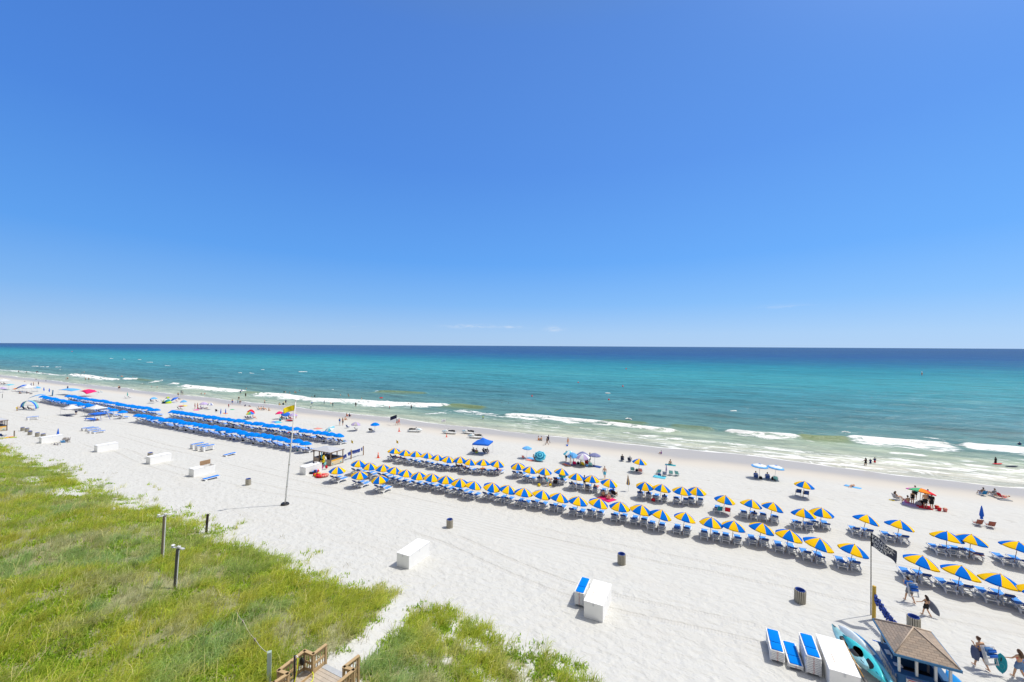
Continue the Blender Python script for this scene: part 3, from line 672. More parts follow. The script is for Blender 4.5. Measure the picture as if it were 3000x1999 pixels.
def make_lounger(ang, level):
    fr, legs, seat, bk, pad = lounger_bits(ang)
    if level == 2:                      # too small in the picture to show its parts
        b = MB(); b.add(fr.v, fr.f, 0)
        for q in legs: b.add(q.v, q.f, 0)
        b.add(bk.v, bk.f, 0); b.add(seat.v, seat.f, 1); n = len(b.v); b.v += pad.v
        for f, m in zip(pad.f, pad.mi): b.f.append(tuple(n+i for i in f)); b.mi.append(1+m); b.sm.append(False)
        return b.build('sun_lounger', [WHITE, BLUE, NAVY])
    t = empty('sun_lounger'); f = fr.build('frame', WHITE, t)
    for q in legs: q.build('leg', WHITE, t)
    seat.build('seat_cushion', BLUE, t); B = bk.build('backrest', WHITE, t); pad.build('back_cushion', [BLUE, NAVY], B)
    return t
LNG = {}
def lounger(ang, level):
    k = (ang, level)
    if k not in LNG: LNG[k] = Proto(make_lounger(ang, level))
    return LNG[k].get()

# ---------------------------------------------------------------- people: one continuous remeshed body, clothes and hair as its parts
DG = bpy.context.evaluated_depsgraph_get
def remesh(b, name, vox, smooth=3):
    o = link('tmp', b.mesh(name, []))
    m = o.modifiers.new('r', 'REMESH'); m.mode = 'VOXEL'; m.voxel_size = vox; m.use_smooth_shade = True
    k = o.modifiers.new('s', 'SMOOTH'); k.factor = 0.5; k.iterations = smooth
    me = bpy.data.meshes.new_from_object(o.evaluated_get(DG())); me.name = name
    old = o.data; bpy.data.objects.remove(o); bpy.data.meshes.remove(old)
    return me
def cap(b, p, q, r0, r1=None, fl=1.0):
    p = Vector(p); q = Vector(q); r1 = r0 if r1 is None else r1
    d = (q-p); L_ = max(d.length, 1e-4); d /= L_
    pts = []; rr = []
    for i in range(4): a = PI/2*(1-i/3.0)*0.98; pts.append(p-d*r0*math.sin(a)); rr.append(r0*math.cos(a)+1e-4)
    for i in range(4): a = PI/2*(i/3.0)*0.98; pts.append(q+d*r1*math.sin(a)); rr.append(r1*math.cos(a)+1e-4)
    b.tube(pts, rr, 10)
def V3(*a): return Vector(a)
def pose(name):
    """joints of a 1.72 m figure facing +y, feet (or seat) on z = 0"""
    J = dict(pel=V3(0, 0, .94), che=V3(0, .0, 1.26), nec=V3(0, -.01, 1.46), hed=V3(0, .015, 1.60))
    def lr(k, l, r=None):
        J['l'+k] = V3(*l); J['r'+k] = V3(*(r if r else (-l[0], l[1], l[2])))
    lr('sho', (-.175, -.01, 1.40)); lr('elb', (-.235, -.03, 1.13)); lr('wri', (-.245, .06, .89)); lr('hip', (-.09, 0, .90)); lr('kne', (-.10, .03, .49)); lr('ank', (-.10, -.02, .08))
    J['toe'] = V3(0, 1, -0.12)
    if name == 'walk':
        lr('kne', (-.10, .16, .52), (.09, -.02, .50)); lr('ank', (-.10, .28, .09), (.09, -.30, .14)); lr('elb', (-.24, -.16, 1.16), (.24, .10, 1.15)); lr('wri', (-.23, -.14, .91), (.22, .28, .98))
    if name == 'wade':
        lr('elb', (-.33, .05, 1.17)); lr('wri', (-.42, .22, 1.02)); lr('kne', (-.11, .10, .50), (.10, .0, .49)); lr('ank', (-.12, .10, .08), (.11, -.15, .10))
    if name == 'bend':
        J.update(pel=V3(0, -.12, .92), che=V3(0, .20, 1.07), nec=V3(0, .39, 1.04), hed=V3(0, .50, .98))
        lr('sho', (-.17, .32, 1.04)); lr('elb', (-.20, .38, .78)); lr('wri', (-.14, .46, .55)); lr('hip', (-.09, -.10, .89)); lr('kne', (-.10, -.02, .48)); lr('ank', (-.10, -.06, .08))
    if name in ('sit', 'cross'):
        J.update(pel=V3(0, 0, .12), che=V3(0, -.06, .45), nec=V3(0, -.03, .65), hed=V3(0, .02, .79))
        lr('sho', (-.17, -.05, .58)); lr('elb', (-.23, .08, .36)); lr('wri', (-.15, .30, .36)); lr('hip', (-.09, .02, .12)); lr('kne', (-.12, .38, .42)); lr('ank', (-.11, .56, .08))
        if name == 'cross': lr('kne', (-.33, .28, .13)); lr('ank', (.08, .36, .07)); lr('wri', (-.22, .30, .18))
    if name == 'chair':
        J.update(pel=V3(0, 0, .30), che=V3(0, -.17, .60), nec=V3(0, -.22, .80), hed=V3(0, -.19, .94))
        lr('sho', (-.17, -.20, .73)); lr('elb', (-.26, -.05, .50)); lr('wri', (-.26, .20, .50)); lr('hip', (-.09, .02, .29)); lr('kne', (-.11, .42, .44)); lr('ank', (-.11, .62, .08))
    if name == 'recline':
        J.update(pel=V3(0, -.18, .52), che=V3(0, -.42, .73), nec=V3(0, -.56, .89), hed=V3(0, -.64, 1.01))
        lr('sho', (-.17, -.50, .83)); lr('elb', (-.25, -.30, .62)); lr('wri', (-.22, -.06, .56)); lr('hip', (-.09, -.14, .52)); lr('kne', (-.10, .28, .60), (.10, .26, .54)); lr('ank', (-.10, .68, .47))
    if name == 'lie':
        J.update(pel=V3(0, 0, .12), che=V3(0, -.33, .13), nec=V3(0, -.53, .13), hed=V3(0, -.68, .14))
        lr('sho', (-.17, -.46, .12)); lr('elb', (-.27, -.24, .07)); lr('wri', (-.25, .02, .06)); lr('hip', (-.09, .03, .11)); lr('kne', (-.11, .42, .33), (.10, .46, .10)); lr('ank', (-.10, .72, .07), (.12, .88, .06)); J['toe'] = V3(0, .5, .8)
    if name == 'carry':
        lr('kne', (-.10, .14, .52), (.10, -.04, .50)); lr('ank', (-.12, .22, .09), (.11, -.28, .13)); J['che'] = V3(0, .05, 1.25); J['nec'] = V3(0, .09, 1.45); J['hed'] = V3(0, .14, 1.59)
        lr('sho', (-.175, .06, 1.39)); lr('elb', (-.30, .0, 1.17)); lr('wri', (-.24, .17, 1.30))
    if name == 'board':
        lr('kne', (-.09, .12, .52), (.09, -.02, .50)); lr('ank', (-.10, .20, .09), (.09, -.26, .13)); lr('elb', (-.30, .12, 1.17), (.27, -.07, 1.13)); lr('wri', (-.44, .30, 1.08), (.31, .04, .90))
    return J
def finger(b, w, d, side, up, s=1.0):
    """five curled fingers and a side thumb on a palm that runs from the wrist w along d"""
    d = d.normalized(); side = (side-d*side.dot(d)).normalized(); n = d.cross(side)
    cap(b, w, w+d*0.07*s, .024*s, .030*s)
    for i, (o, L_) in enumerate(((-.027, .066), (-.009, .076), (.009, .072), (.026, .056))):
        a = w+d*.085*s+side*o*s; m = a+d*L_*.55*s+n*.012*s; cap(b, a, m, .0095*s, .009*s); cap(b, m, m+d*L_*.4*s+n*.026*s, .009*s, .0075*s)
    a = w+d*.03*s-side*.028*s; m = a-side*.024*s+d*.025*s; cap(b, a, m, .012*s, .0105*s); cap(b, m, m+d*.03*s+n*.01*s, .0105*s, .009*s)
def body_mesh(pn, f=False, vox=0.021, detail=False):
    J = pose(pn); b = MB(); k = 0.9 if f else 1.0
    cap(b, J['lhip'], J['rhip'], .112, .112); cap(b, J['pel'], J['pel'].lerp(J['che'], .6), .118*k, .108*k)
    for s in (-1, 1):
        off = V3(.062*s, 0, 0); cap(b, J['pel'].lerp(J['che'], .25)+off*0.8, J['che']+off, .088*k, .104*k)
    cap(b, J['lsho'], J['rsho'], .066*k, .066*k); cap(b, J['che'], J['nec'], .092*k, .052*k); cap(b, J['nec'], J['hed'], .05, .05)
    up = (J['hed']-J['nec']).normalized(); fw = (J['toe']-up*J['toe'].dot(up)).normalized()
    if fw.length < .5: fw = V3(0, 1, 0)
    h = J['hed']; cap(b, h-up*.03+fw*.012, h+up*.045-fw*.005, .078, .088); cap(b, h-up*.06+fw*.035, h-up*.05+fw*.05, .045, .04)
    cap(b, h-up*.01+fw*.085, h-up*.03+fw*.098, .014, .018)
    sd = up.cross(fw)
    for s in (-1, 1): cap(b, h-up*.01+sd*.083*s, h-up*.03+sd*.083*s, .018, .014)
    if f:
        for s in (-1, 1): b.ball(J['che']+fw*.09+V3(.06*s, 0, -.02), .06)
    for s in 'lr':
        cap(b, J[s+'sho'], J[s+'elb'], .052*k, .041*k); cap(b, J[s+'elb'], J[s+'wri'], .041*k, .027)
        d = (J[s+'wri']-J[s+'elb']).normalized()
        if detail: finger(b, J[s+'wri'], d, V3(0, 1, 0) if abs(d.y) < .8 else V3(1, 0, 0), up)
        else:
            cap(b, J[s+'wri'], J[s+'wri']+d*.08, .028, .034)
            for o in (-.026, -.009, .009, .026): cap(b, J[s+'wri']+d*.09+V3(0, o, 0), J[s+'wri']+d*(.165-abs(o-.005))+V3(0, o, .0), .012, .010)
            cap(b, J[s+'wri']+d*.03+V3(0, -.03, 0), J[s+'wri']+d*.075+V3(0, -.055, 0), .014, .011)
        cap(b, J[s+'hip'], J[s+'kne'], .088, .056); cap(b, J[s+'kne'], J[s+'kne'].lerp(J[s+'ank'], .35), .054, .056); cap(b, J[s+'kne'].lerp(J[s+'ank'], .3), J[s+'ank'], .056, .036)
        t = J['toe']; cap(b, J[s+'ank']-V3(0, t.y*.03, .03*(t.z < 0.5)), J[s+'ank']+t.normalized()*.15-V3(0, 0, .025*(t.z < 0.5)), .04, .03)
    return remesh(b, 'person', vox)
def cloth_mesh(pn, kind, f=False, vox=0.022):
    J = pose(pn); b = MB(); k = 0.9 if f else 1.0; e = .016
    if kind in ('shorts', 'brief', 'long'):
        cap(b, J['lhip'], J['rhip'], .112+e, .112+e); cap(b, J['pel'], J['pel'].lerp(J['che'], .18), .122+e, .112+e)
        t = {'shorts': .62, 'brief': .12, 'long': .97}[kind]
        for s in 'lr': q = J[s+'hip'].lerp(J[s+'kne'], t); cap(b, J[s+'hip'], q, .092+e, (.098 if kind == 'shorts' else .092)-.02*(kind == 'long')+e*.6)
    if kind in ('shirt', 'suit', 'dress'):
        cap(b, J['pel'].lerp(J['che'], .1), J['pel'].lerp(J['che'], .6), .122*k+e, .11*k+e)
        for s in (-1, 1): off = V3(.062*s, 0, 0); cap(b, J['pel'].lerp(J['che'], .2)+off*0.8, J['che']+off, .09*k+e, .106*k+e)
        if f:
            up = V3(0, 0, 1)
            for s in (-1, 1): b.ball(J['che']+J['toe']*.09+V3(.06*s, 0, -.02), .06+e*.7)
        if kind == 'shirt':
            cap(b, J['lsho'], J['rsho'], .07*k+e, .07*k+e); cap(b, J['che'], J['che'].lerp(J['nec'], .6), .09*k+e, .07*k+e)
            for s in 'lr': cap(b, J[s+'sho'], J[s+'sho'].lerp(J[s+'elb'], .6), .055+e, .052+e)
        else:
            cap(b, J['lhip'], J['rhip'], .112+e, .112+e)
            if kind == 'dress':
                m = J['lkne'].lerp(J['rkne'], .5); cap(b, J['pel'], J['pel'].lerp(m, .9), .14, .17)
    if kind == 'bikini':
        cap(b, J['che']+V3(-.07, .02, -.02), J['che']+V3(.07, .02, -.02), .104*k+e*.6, .104*k+e*.6)
        q = bmesh.new(); q.free()
    return remesh(b, kind, vox, 2)
def hair_mesh(pn, kind):
    J = pose(pn); b = MB(); h = J['hed']; up = (h-J['nec']).normalized(); fw = (J['toe']-up*J['toe'].dot(up)).normalized()
    cap(b, h+up*.035-fw*.018, h+up*.065-fw*.012, .092, .085); cap(b, h+up*.0-fw*.035, h+up*.03-fw*.03, .082, .088)
    if kind == 'long':
        for s in (-1, 0, 1):
            sd = up.cross(fw)*(.045*s); q = J['nec']-fw*.10+sd*1.3; cap(b, h-fw*.05+sd, q, .07, .06); cap(b, q, J['nec'].lerp(J['che'], .75)-fw*.135+sd*1.5, .06, .035)
    if kind == 'bun': b.ball(h+up*.06-fw*.11, .055)
    if kind == 'cap': b.box(-.07, .07, .04, .17, 0, .015, 0, Matrix.Translation(h+up*.06) @ (Vector((0, 0, 1)).rotation_difference(up)).to_matrix().to_4x4())
    if kind == 'hat': b.lathe([(.19, .0), (.19, .012)], 14, 0, Matrix.Translation(h+up*.06) @ (Vector((0, 0, 1)).rotation_difference(up)).to_matrix().to_4x4())
    return remesh(b, 'hair', .018, 1)
PM = {}
def pm(key, fn):
    if key not in PM: PM[key] = fn()
    return PM[key]
SKIN = [mat('skin_pale', (.68, .44, .31), .55, .06, 5, .3), mat('skin_tan', (.56, .33, .20), .55, .06, 5, .3), mat('skin_brown', (.33, .175, .10), .55, .06, 5, .3), mat('skin_dark', (.10, .05, .03), .5, .06, 5, .3)]
HAIRC = dict(d=(.018, .012, .010), b=(.07, .035, .018), l=(.28, .18, .08), g=(.35, .34, .32), w=(.8, .8, .78), n=(.015, .03, .12), r=(.45, .02, .02))
CLC = dict(black=(.018, .018, .02), navy=(.012, .03, .12), blue=(.03, .14, .5), red=(.55, .02, .03), white=(.75, .75, .73), teal=(.03, .3, .34), pink=(.75, .15, .35), grey=(.2, .2, .21), orange=(.8, .22, .03), yellow=(.8, .6, .03), purple=(.2, .07, .3), green=(.1, .35, .06), denim=(.13, .22, .38), coral=(.7, .2, .15), aqua=(.1, .45, .6), lime=(.5, .7, .05), lilac=(.5, .38, .62))
def cm(c): return mat('cloth_'+c, CLC[c], .85, .12, 8, .15)
def person(p, pn, label, face=0, h=1.72, skin=0, top=None, bottom=('shorts', 'navy'), hair='short d', f=False, group=None, hero=False, dz=0.0, tilt=None):
    """p = world point of feet or seat; face: degrees, 0 towards the sea, 90 to the left along the shore"""
    s = h/1.72
    me = pm((pn, f, hero), lambda: body_mesh(pn, f, .011 if hero else .024, hero))
    o = link('person', me)
    if not me.materials: me.materials.append(None)
    o.material_slots[0].link = 'OBJECT'; o.material_slots[0].material = SKIN[skin]
    def child(nm, m_, mt):
        if not m_.materials: m_.materials.append(None)
        c = link(nm, m_, o); c.material_slots[0].link = 'OBJECT'; c.material_slots[0].material = mt
    if bottom: child({'brief': 'swim_bottom', 'long': 'trousers'}.get(bottom[0], 'shorts'), pm((pn, bottom[0], f), lambda: cloth_mesh(pn, bottom[0], f)), cm(bottom[1]))
    if top: child({'shirt': 'shirt', 'suit': 'swimsuit', 'bikini': 'swim_top', 'dress': 'beach_dress'}[top[0]], pm((pn, top[0], f), lambda: cloth_mesh(pn, top[0], f)), cm(top[1]))
    hk, hc = hair.split()
    child({'cap': 'cap', 'hat': 'sun_hat'}.get(hk, 'hair'), pm((pn, 'hair', hk), lambda: hair_mesh(pn, hk)), mat('hair_'+hc, HAIRC[hc], .6, .15, 12, .3))
    if hero:
        J = pose(pn); up = (J['hed']-J['nec']).normalized(); fw = (J['toe']-up*J['toe'].dot(up)).normalized(); sd = up.cross(fw)
        for sg in (-1, 1): MB().ball(J['hed']+up*.012+fw*.078+sd*.032*sg, .012).build('eye', mat('eye', (.05, .04, .04), .2), o)
        MB().ball(J['hed']-up*.062+fw*.088, .012, sc=(1.8, .7, .5)).build('mouth', mat('lips', (.45, .14, .12), .5), o)
    o.scale = (s, s, s)
    put(o, p+Vector((0, 0, dz)), face, tilt); o.scale = (s, s, s)
    return setp(o, label, 'person', group)
# ================================================================ placing things
def zz(x0, y0, s): return lambda x, y: (x0+x/s, y0+y/s)
z1, z2, z3, z4, z5, z6, z7 = [zz(a, b, 4.48) for a, b in ((0, 1000), (450, 1100), (850, 1100), (1300, 1150), (1750, 1200), (2150, 1250), (2500, 1350))]
z8 = zz(2200, 1600, 2.941); zb = zz(0, 1100, 7.84); zc = zz(200, 1120, 8.404); zd = zz(420, 1140, 8.404); ze = zz(640, 1140, 9.05)
zf = zz(1600, 1350, 7.843); zg = zz(2550, 1280, 5.229); zr = zz(2600, 1640, 4.3675); zk = zz(860, 1290, 10.695); zq = zz(50, 1230, 11.765)
rr = random.Random(11)
def guv(q, up=0.0):
    g = G(*q, up=up); return xy_uv(g.x, g.y)

# ---- yellow and blue parasols with pairs of loungers
POLE = 2.08
YB = Proto(make_umbrella('yb', [0, 1], [YEL, CBL]))
front = [z3(*p) for p in ((905, 1115), (1050, 1150), (1225, 1172), (1385, 1205), (1530, 1240), (1695, 1270), (1870, 1293), (2050, 1320))] + \
        [z4(*p) for p in ((218, 1135), (405, 1170), (645, 1190), (855, 1222), (1055, 1258), (1300, 1287), (1530, 1325), (1775, 1370), (2045, 1395))] + \
        [z5(*p) for p in ((300, 1215), (583, 1255), (850, 1320), (1160, 1355), (1500, 1420))] + [z6(*p) for p in ((3, 1241), (380, 1270), (735, 1360), (1130, 1470), (1583, 1548))]
front2 = [z7(910, 1250), z7(1420, 1380), z7(1930, 1490), (3040, 1714)]
back = [z3(*p) for p in ((1375, 955), (1515, 980), (1650, 997), (1805, 1017), (1945, 1043))] + \
       [z4(*p) for p in ((65, 840), (220, 845), (350, 875), (520, 880), (710, 895), (975, 927), (1140, 975), (1325, 993), (1555, 1000), (1745, 1062), (1945, 1090), (2180, 1140))] + \
       [z5(*p) for p in ((625, 955), (848, 983), (1115, 1018), (1305, 1020), (1680, 1130))] + [z6(*p) for p in ((235, 960), (520, 1000), (915, 1080), (1150, 1070))]
back2 = [z7(182, 715), z7(615, 785), z7(1230, 930), z7(1550, 970), z7(2170, 1065)]
lone = [z3(625, 1200), z3(915, 1262), z3(1175, 1318)]
single = [z5(560, 648), z6(930, 720)]
GU = 'blue and yellow parasols in rows on the sand'; GL = 'loungers paired under the blue and yellow parasols'
ROWS = [(front, 'long row nearest the dune', (5, 9)), (front2, 'dune-side row right of the black flag', (5, 10)), (back, 'long row nearest the water', (4, 7)),
        (back2, 'water-side row right of the black flag', (5, 10)), (lone, 'staggered trio beside the tan-walled hut', (3, 6))]
BASES = {}
for row, where, tl in ROWS:
    for i, q in enumerate(row):
        w_ = where
        t = (tl[0]+rr.uniform(-5, 5), tl[1]+rr.uniform(-5, 5))
        if row is back and i in (10, 17): t = (-4, 2)
        if row is front or row is lone: t = (t[0]-2*(i < 9), t[1]-3*(i < 9))
        ap = G(*q, up=POLE*0.985)
        u = YB.get(); put_apex(u, ap, POLE, t, rr.uniform(0, 90))
        lab = 'blue and yellow parasol, %s from left in the %s' % (nth(i+1), w_)
        sc_ = rr.uniform(.96, 1.04); u.scale = (sc_, sc_, 1); tag(u, lab, 'parasol', GU)
        b = u.matrix_world.translation; bu, bv = xy_uv(b.x, b.y); BASES[(where, i)] = (bu, bv)
        if (row is back2 and i == 4) or row is front2 and i == 3: pass
        for s, side in ((-1, 'left-hand'), (1, 'right-hand')):
            if row is back and (i, s) in ((21, 1),): continue
            L_ = lounger(40 if rr.random() < 0.7 else 28, 0)
            put(L_, P(bu+0.45+rr.uniform(-.12, .12), bv+s*0.50+rr.uniform(-.05, .05)), rr.uniform(-4, 4))
            tag(L_, '%s blue lounger under the %s parasol from the left in the %s' % (side, nth(i+1), w_), 'lounger', GL)
            if len(L_['label'].split()) > 16: L_['label'] = '%s lounger below %s parasol from left, %s' % (side, nth(i+1), w_.replace('the ', ''))
for q, lab in zip(single, ('lone blue and yellow parasol over the teal and coral chairs', 'lone blue and yellow parasol over two navy beach chairs')):
    u = YB.get(); put_apex(u, G(*q, up=POLE), POLE, (3, 6), rr.uniform(0, 90)); tag(u, lab, 'parasol', GU)

# ---- solid blue parasols of the left-hand rental, standing edge to edge
BU = Proto(make_umbrella('bu', [0], [SKYB], r=1.0, h=.50, parts=False, val=0.06))
LQ = []          # (u, v, name) of loungers in the blue rows
def ends(a, b, up=2.05): return guv(a, up), guv(b, up)
brows = [((405, 1212), z3(210, 857), 'near row ending beside the hut'), (z2(245, 456), z3(640, 762), 'water-side row ending beside the hut'),
         (z1(560, 712), z1(1400, 868), 'near row ending at the white canopies'), (z1(905, 702), z1(2050, 883), 'far water-side row ending opposite the tents')]
GB = 'solid blue parasols standing edge to edge'
NB = 0
for a, b, where in brows:
    (u0, v0), (u1, v1) = ends(a, b); n = max(2, int(round(abs(v1-v0)/1.95))+1)
    for i in range(n):
        f = i/(n-1); u_ = u0+(u1-u0)*f+rr.uniform(-.12, .12); v_ = v0+(v1-v0)*f+rr.uniform(-.12, .12)
        o = BU.get(); x, y = uv_xy(u_, v_)
        put_apex(o, Vector((x, y, gz(x, y)+2.03+rr.uniform(-.13, .13))), 2.06, (rr.uniform(-7, 7), rr.uniform(-5, 8)), rr.uniform(0, 45))
        tag(o, 'solid blue parasol, %s from the right in the %s' % (nth(n-i) if n-i < 50 else 'leftmost', where), 'parasol', GB); NB += 1
        for s in (-1, 1): LQ.append((u_+0.60, v_+s*0.42, n-i, where, s))
    print('blue row', where, n, (u0, v0), (u1, v1))
for q, nm in ((z1(1490, 885), 'left one'), (z1(1610, 908), 'right one')):
    o = BU.get(); put_apex(o, G(*q, up=2.05), 2.06, (0, 3), 10); tag(o, 'solid blue parasol, %s of two behind the small blue sun shelter' % nm, 'parasol', GB)
    u_, v_ = guv(q, 2.05)
    for s in (-1, 1): LQ.append((u_+0.35, v_+s*0.42, 2 if nm[0] == 'l' else 1, 'pair behind the blue sun shelter', s))
LQ.sort(key=lambda t: -t[1]); NI = 96
for k, (u_, v_, i, where, s) in enumerate(LQ[:NI]):
    L_ = lounger((42, 30, 12)[k % 3] if k % 5 else 55, 2); put(L_, P(u_+rr.uniform(-.3, .3), v_), rr.uniform(-8, 8))
    tag(L_, '%s lounger under blue parasol %s from the right, %s' % ('left-hand' if s < 0 else 'right-hand', nth(i), where.replace('ending ', '')), 'lounger', 'loungers under the solid blue parasols')
far = MB(); fm_ = make_lounger(42, 2); fd = fm_.data
FV = [v.co.copy() for v in fd.vertices]; FF = [tuple(p.vertices) for p in fd.polygons]; FI = [p.material_index for p in fd.polygons]
bpy.data.objects.remove(fm_)
for (u_, v_, i, where, s) in LQ[NI:]:
    p = P(u_+rr.uniform(-.3, .3), v_); M = Matrix.Translation(p) @ Matrix.Rotation(ROT+R(rr.uniform(-8, 8)), 4, 'Z')
    n = len(far.v); far.v += [tuple(M @ c) for c in FV]; far.f += [tuple(n+t for t in f) for f in FF]; far.mi += FI; far.sm += [False]*len(FF)
o = far.build('sun_loungers', [WHITE, BLUE, NAVY]); setp(o, 'distant blue and white loungers massed under the far blue parasol rows', 'loungers', None, 'stuff')
print('blue umbrellas', NB, 'blue loungers', len(LQ))

# ---- stacked and single flat loungers
RED = mat('red_print', (.45, .08, .07), .6)
def flat_lounger():
    fr, legs, seat, bk, pad = lounger_bits(0)
    t = empty('sun_lounger')
    f = MB()
    for s in (-1, 1):
        f.box(.30*s-.045, .30*s+.045, -.93, .95, .305, .36)
        f.box(.31*s-.05, .31*s+.05, .55, .80, .12, .27, tap=.0); f.box(.31*s-.05, .31*s+.05, -.86, -.62, .12, .27)
    f.cush(-.34, .34, -.99, -.92, .292, .362, r=.012); f.box(-.29, .29, .95, 1.0, .27, .36)
    for y in (-.6, -.3, 0, .3, .6): f.box(-.26, .26, y-.03, y+.03, .29, .33)
    f.build('frame', WHITE, t)
    MB().box(-.04, .04, -.994, -.9905, .315, .338).build('printed_mark', RED, t)
    return t
FL = flat_lounger()
FLc = dup(FL); b = MB().cush(-.28, .28, -.94, -.27, .362, .40); b.cush(-.28, .28, -.24, .93, .362, .40); b.build('cushion', SKYB, FLc)
pf, pc = Proto(FL), Proto(FLc)
def stack(u, v, n, step, what, rz=0, top='topmost'):
    for i in range(n):
        t = i == n-1; o = (pc if t else pf).get()
        put(o, P(u, v, i*step-0.10), rz+rr.uniform(-.6, .6))
        w_ = ('topmost, blue-padded lounger' if t else ('bottom white lounger' if i == 0 else '%s white lounger from the sand' % nth(i+1)))
        tag(o, '%s %s %s' % (w_, 'in' if n > 1 else 'of', what), 'lounger', 'flat loungers piled in stacks')
stack(28.3, 3.70, 6, 0.095, 'the six-high stack left of the shingled hut')
stack(28.1, 4.52, 2, 0.095, 'the two-high stack between taller lounger stacks', 2)
stack(28.05, 5.34, 10, 0.095, 'the tall stack against the big white box')
stack(28.0, -7.88, 9, 0.095, 'the stack beside the middle white box', 2)
def single_flat(q, lab, rz=0):
    o = pc.get(); g = G(*q); put(o, Vector((g.x, g.y, g.z-0.10)), rz); tag(o, lab, 'lounger', 'flat loungers piled in stacks')
single_flat(z2(755, 1362), 'single flat blue lounger left in front of the open white box')
single_flat(z2(1000, 1050), 'single flat blue lounger alone between stack and flagpole', 5)
for k, (q, n, nm) in enumerate(((z2(575, 955), 7, 'left'), (z2(640, 975), 7, 'middle'), (z2(715, 985), 7, 'right'))):
    u_, v_ = guv(q); stack(u_, v_, n, 0.095, 'the %s of three stacks behind the open box' % nm)
for k, (q, n, nm) in enumerate(((z1(1155, 1170), 4, 'the back left stack near the blue shelter'), (z1(1215, 1175), 4, 'the back right stack near the blue shelter'), (z1(1240, 1198), 4, 'the front left stack near the blue shelter'), (z1(1300, 1203), 2, 'the front right stack near the blue shelter'), (z1(430, 1030), 5, 'the lone far-left stack before the arched shade'))):
    u_, v_ = guv(q); stack(u_, v_, n, 0.11, nm)

# ---- other parasols
def umb(key, cols, mats, apex, lab, tilt=(2, 2), rz=0, pole=2.0, parts=True, group=None, **kw):
    u = make_umbrella(key, cols, mats, pole=pole, parts=parts, polemat=STEEL, **kw); put_apex(u, G(*apex, up=pole*math.cos(R(math.hypot(*tilt)))), pole, tilt, rz); tag(u, lab, 'parasol', group); return u
TEAL = fab('teal_cloth', (.03, .30, .38)); AQUA = fab('aqua_cloth', (.12, .52, .68)); LBL = fab('light_blue_cloth', (.14, .42, .82)); PALE = fab('pale_cloth', (.74, .78, .80)); LIL = fab('lilac_cloth', (.46, .38, .62)); SLATE = fab('slate_cloth', (.20, .22, .40)); RCL = fab('red_cloth', (.70, .03, .05)); MAG = fab('magenta_cloth', (.75, .03, .17)); ORG = fab('orange_cloth', (.85, .25, .03)); GRN = fab('green_cloth', (.10, .45, .22)); LIME = fab('lime_cloth', (.50, .65, .04)); GREY = fab('grey_cloth', (.45, .43, .44)); SAIL = fab('sail_blue_cloth', (.03, .16, .68)); CORAL = fab('coral_cloth', (.75, .28, .24)); PINK = fab('pink_cloth', (.75, .20, .48)); MINT = fab('mint_cloth', (.25, .60, .58)); YCL = fab('yellow_cloth', (.85, .65, .03)); DNV = fab('dark_navy_cloth', (.03, .035, .07), 0.0); TANC = fab('tan_cloth', (.5, .4, .28)); BRN = fab('brown_striped_cloth', (.35, .12, .09)); WCL = fab('white_cloth', (.80, .81, .84), .3)
umb('sq', [0], [LBL], z4(1095, 707), 'small light blue parasol with thin pole left of the striped one', (0, 2), r=.82, h=.33, parts=False)
umb('ring', [(0, 1, 0, 1, 0)], [AQUA, fab('deep_teal_cloth', (.01, .16, .33))], z4(1262, 815), 'aqua and navy ring-striped parasol tipped over towards the dune', (-38, 12), r=1.0, h=.36, pole=1.5)
umb('pl', [0, 1], [AQUA, PALE], z4(1650, 765), 'pale aqua parasol at the left of the crowded parasol group', r=.98)
umb('lb', [0], [LBL], z4(1692, 790), 'light blue parasol at the front of the crowded parasol group', r=.90, tilt=(-4, 0))
umb('sl', [0], [SLATE], z4(1825, 778), 'slate blue parasol at the back of the crowded parasol group', r=1.05)
umb('ls', [0, 1], [LIL, PALE], z4(1830, 805), 'lilac and white striped parasol in the crowded parasol group', (-6, 2), r=1.1)
umb('s2', [0], [SLATE], z4(1985, 797), 'slate blue parasol at the right of the crowded parasol group', r=.92, h=.36)
umb('wb', [(0, 1, 1, 1, 2)], [SAIL, PALE, LBL], z6(340, 490), 'left of two white parasols with blue crowns near the swash', (2, 2), r=1.12, h=.34, pole=2.1)
umb('wb2', [(0, 1, 1, 1, 2)], [SAIL, PALE, LBL], z6(553, 508), 'right of two white parasols with blue crowns near the swash', (2, 5), r=1.1, h=.34, pole=2.1)
umb('rain', [0, 1, 2, 3, 4, 5, 6, 7], [AQUA, YCL, PINK, GRN, ORG, RCL, LIL, SAIL], z7(890, 362), 'large rainbow parasol over a standing group at the right', (12, 9), rz=40, r=1.32, h=.40, pole=2.15)
umb('bg', [0, 1], [GREY, LIL], z3(865, 612), 'greyish lilac parasol left of the single blue one', (2, 3), r=1.05)
u = BU.get(); put_apex(u, G(*z3(1115, 620), up=2.06), 2.06, (0, 1)); tag(u, 'single solid blue parasol apart from the rows near the jet skis', 'parasol', GB)
umb('tp', [0, 1], [AQUA, PALE], z3(510, 690), 'pale aqua patterned parasol tipped over behind the blue row', (-30, -4), r=1.05, h=.3, pole=1.6, parts=False)
umb('rb', [0, 1, 2, 3], [RCL, YCL, GRN, SAIL], ze(845, 592), 'small rainbow segmented parasol in front of the red one', (-5, 0), r=1.0)
umb('rd', [0], [RCL], ze(862, 542), 'plain red parasol behind the small rainbow one', r=.85)
umb('rp', [0], [MAG], ze(1612, 592), 'crimson parasol left of the tipped navy one', (0, -8), r=.95)
umb('nb', [0], [SAIL], ze(1790, 612), 'deep blue patterned parasol tipped to the right beside the crimson one', (-8, 25), r=1.1)
umb('lv', [0], [LIL], ze(1985, 640), 'lavender parasol behind the top of the flagpole', r=1.0, parts=False)
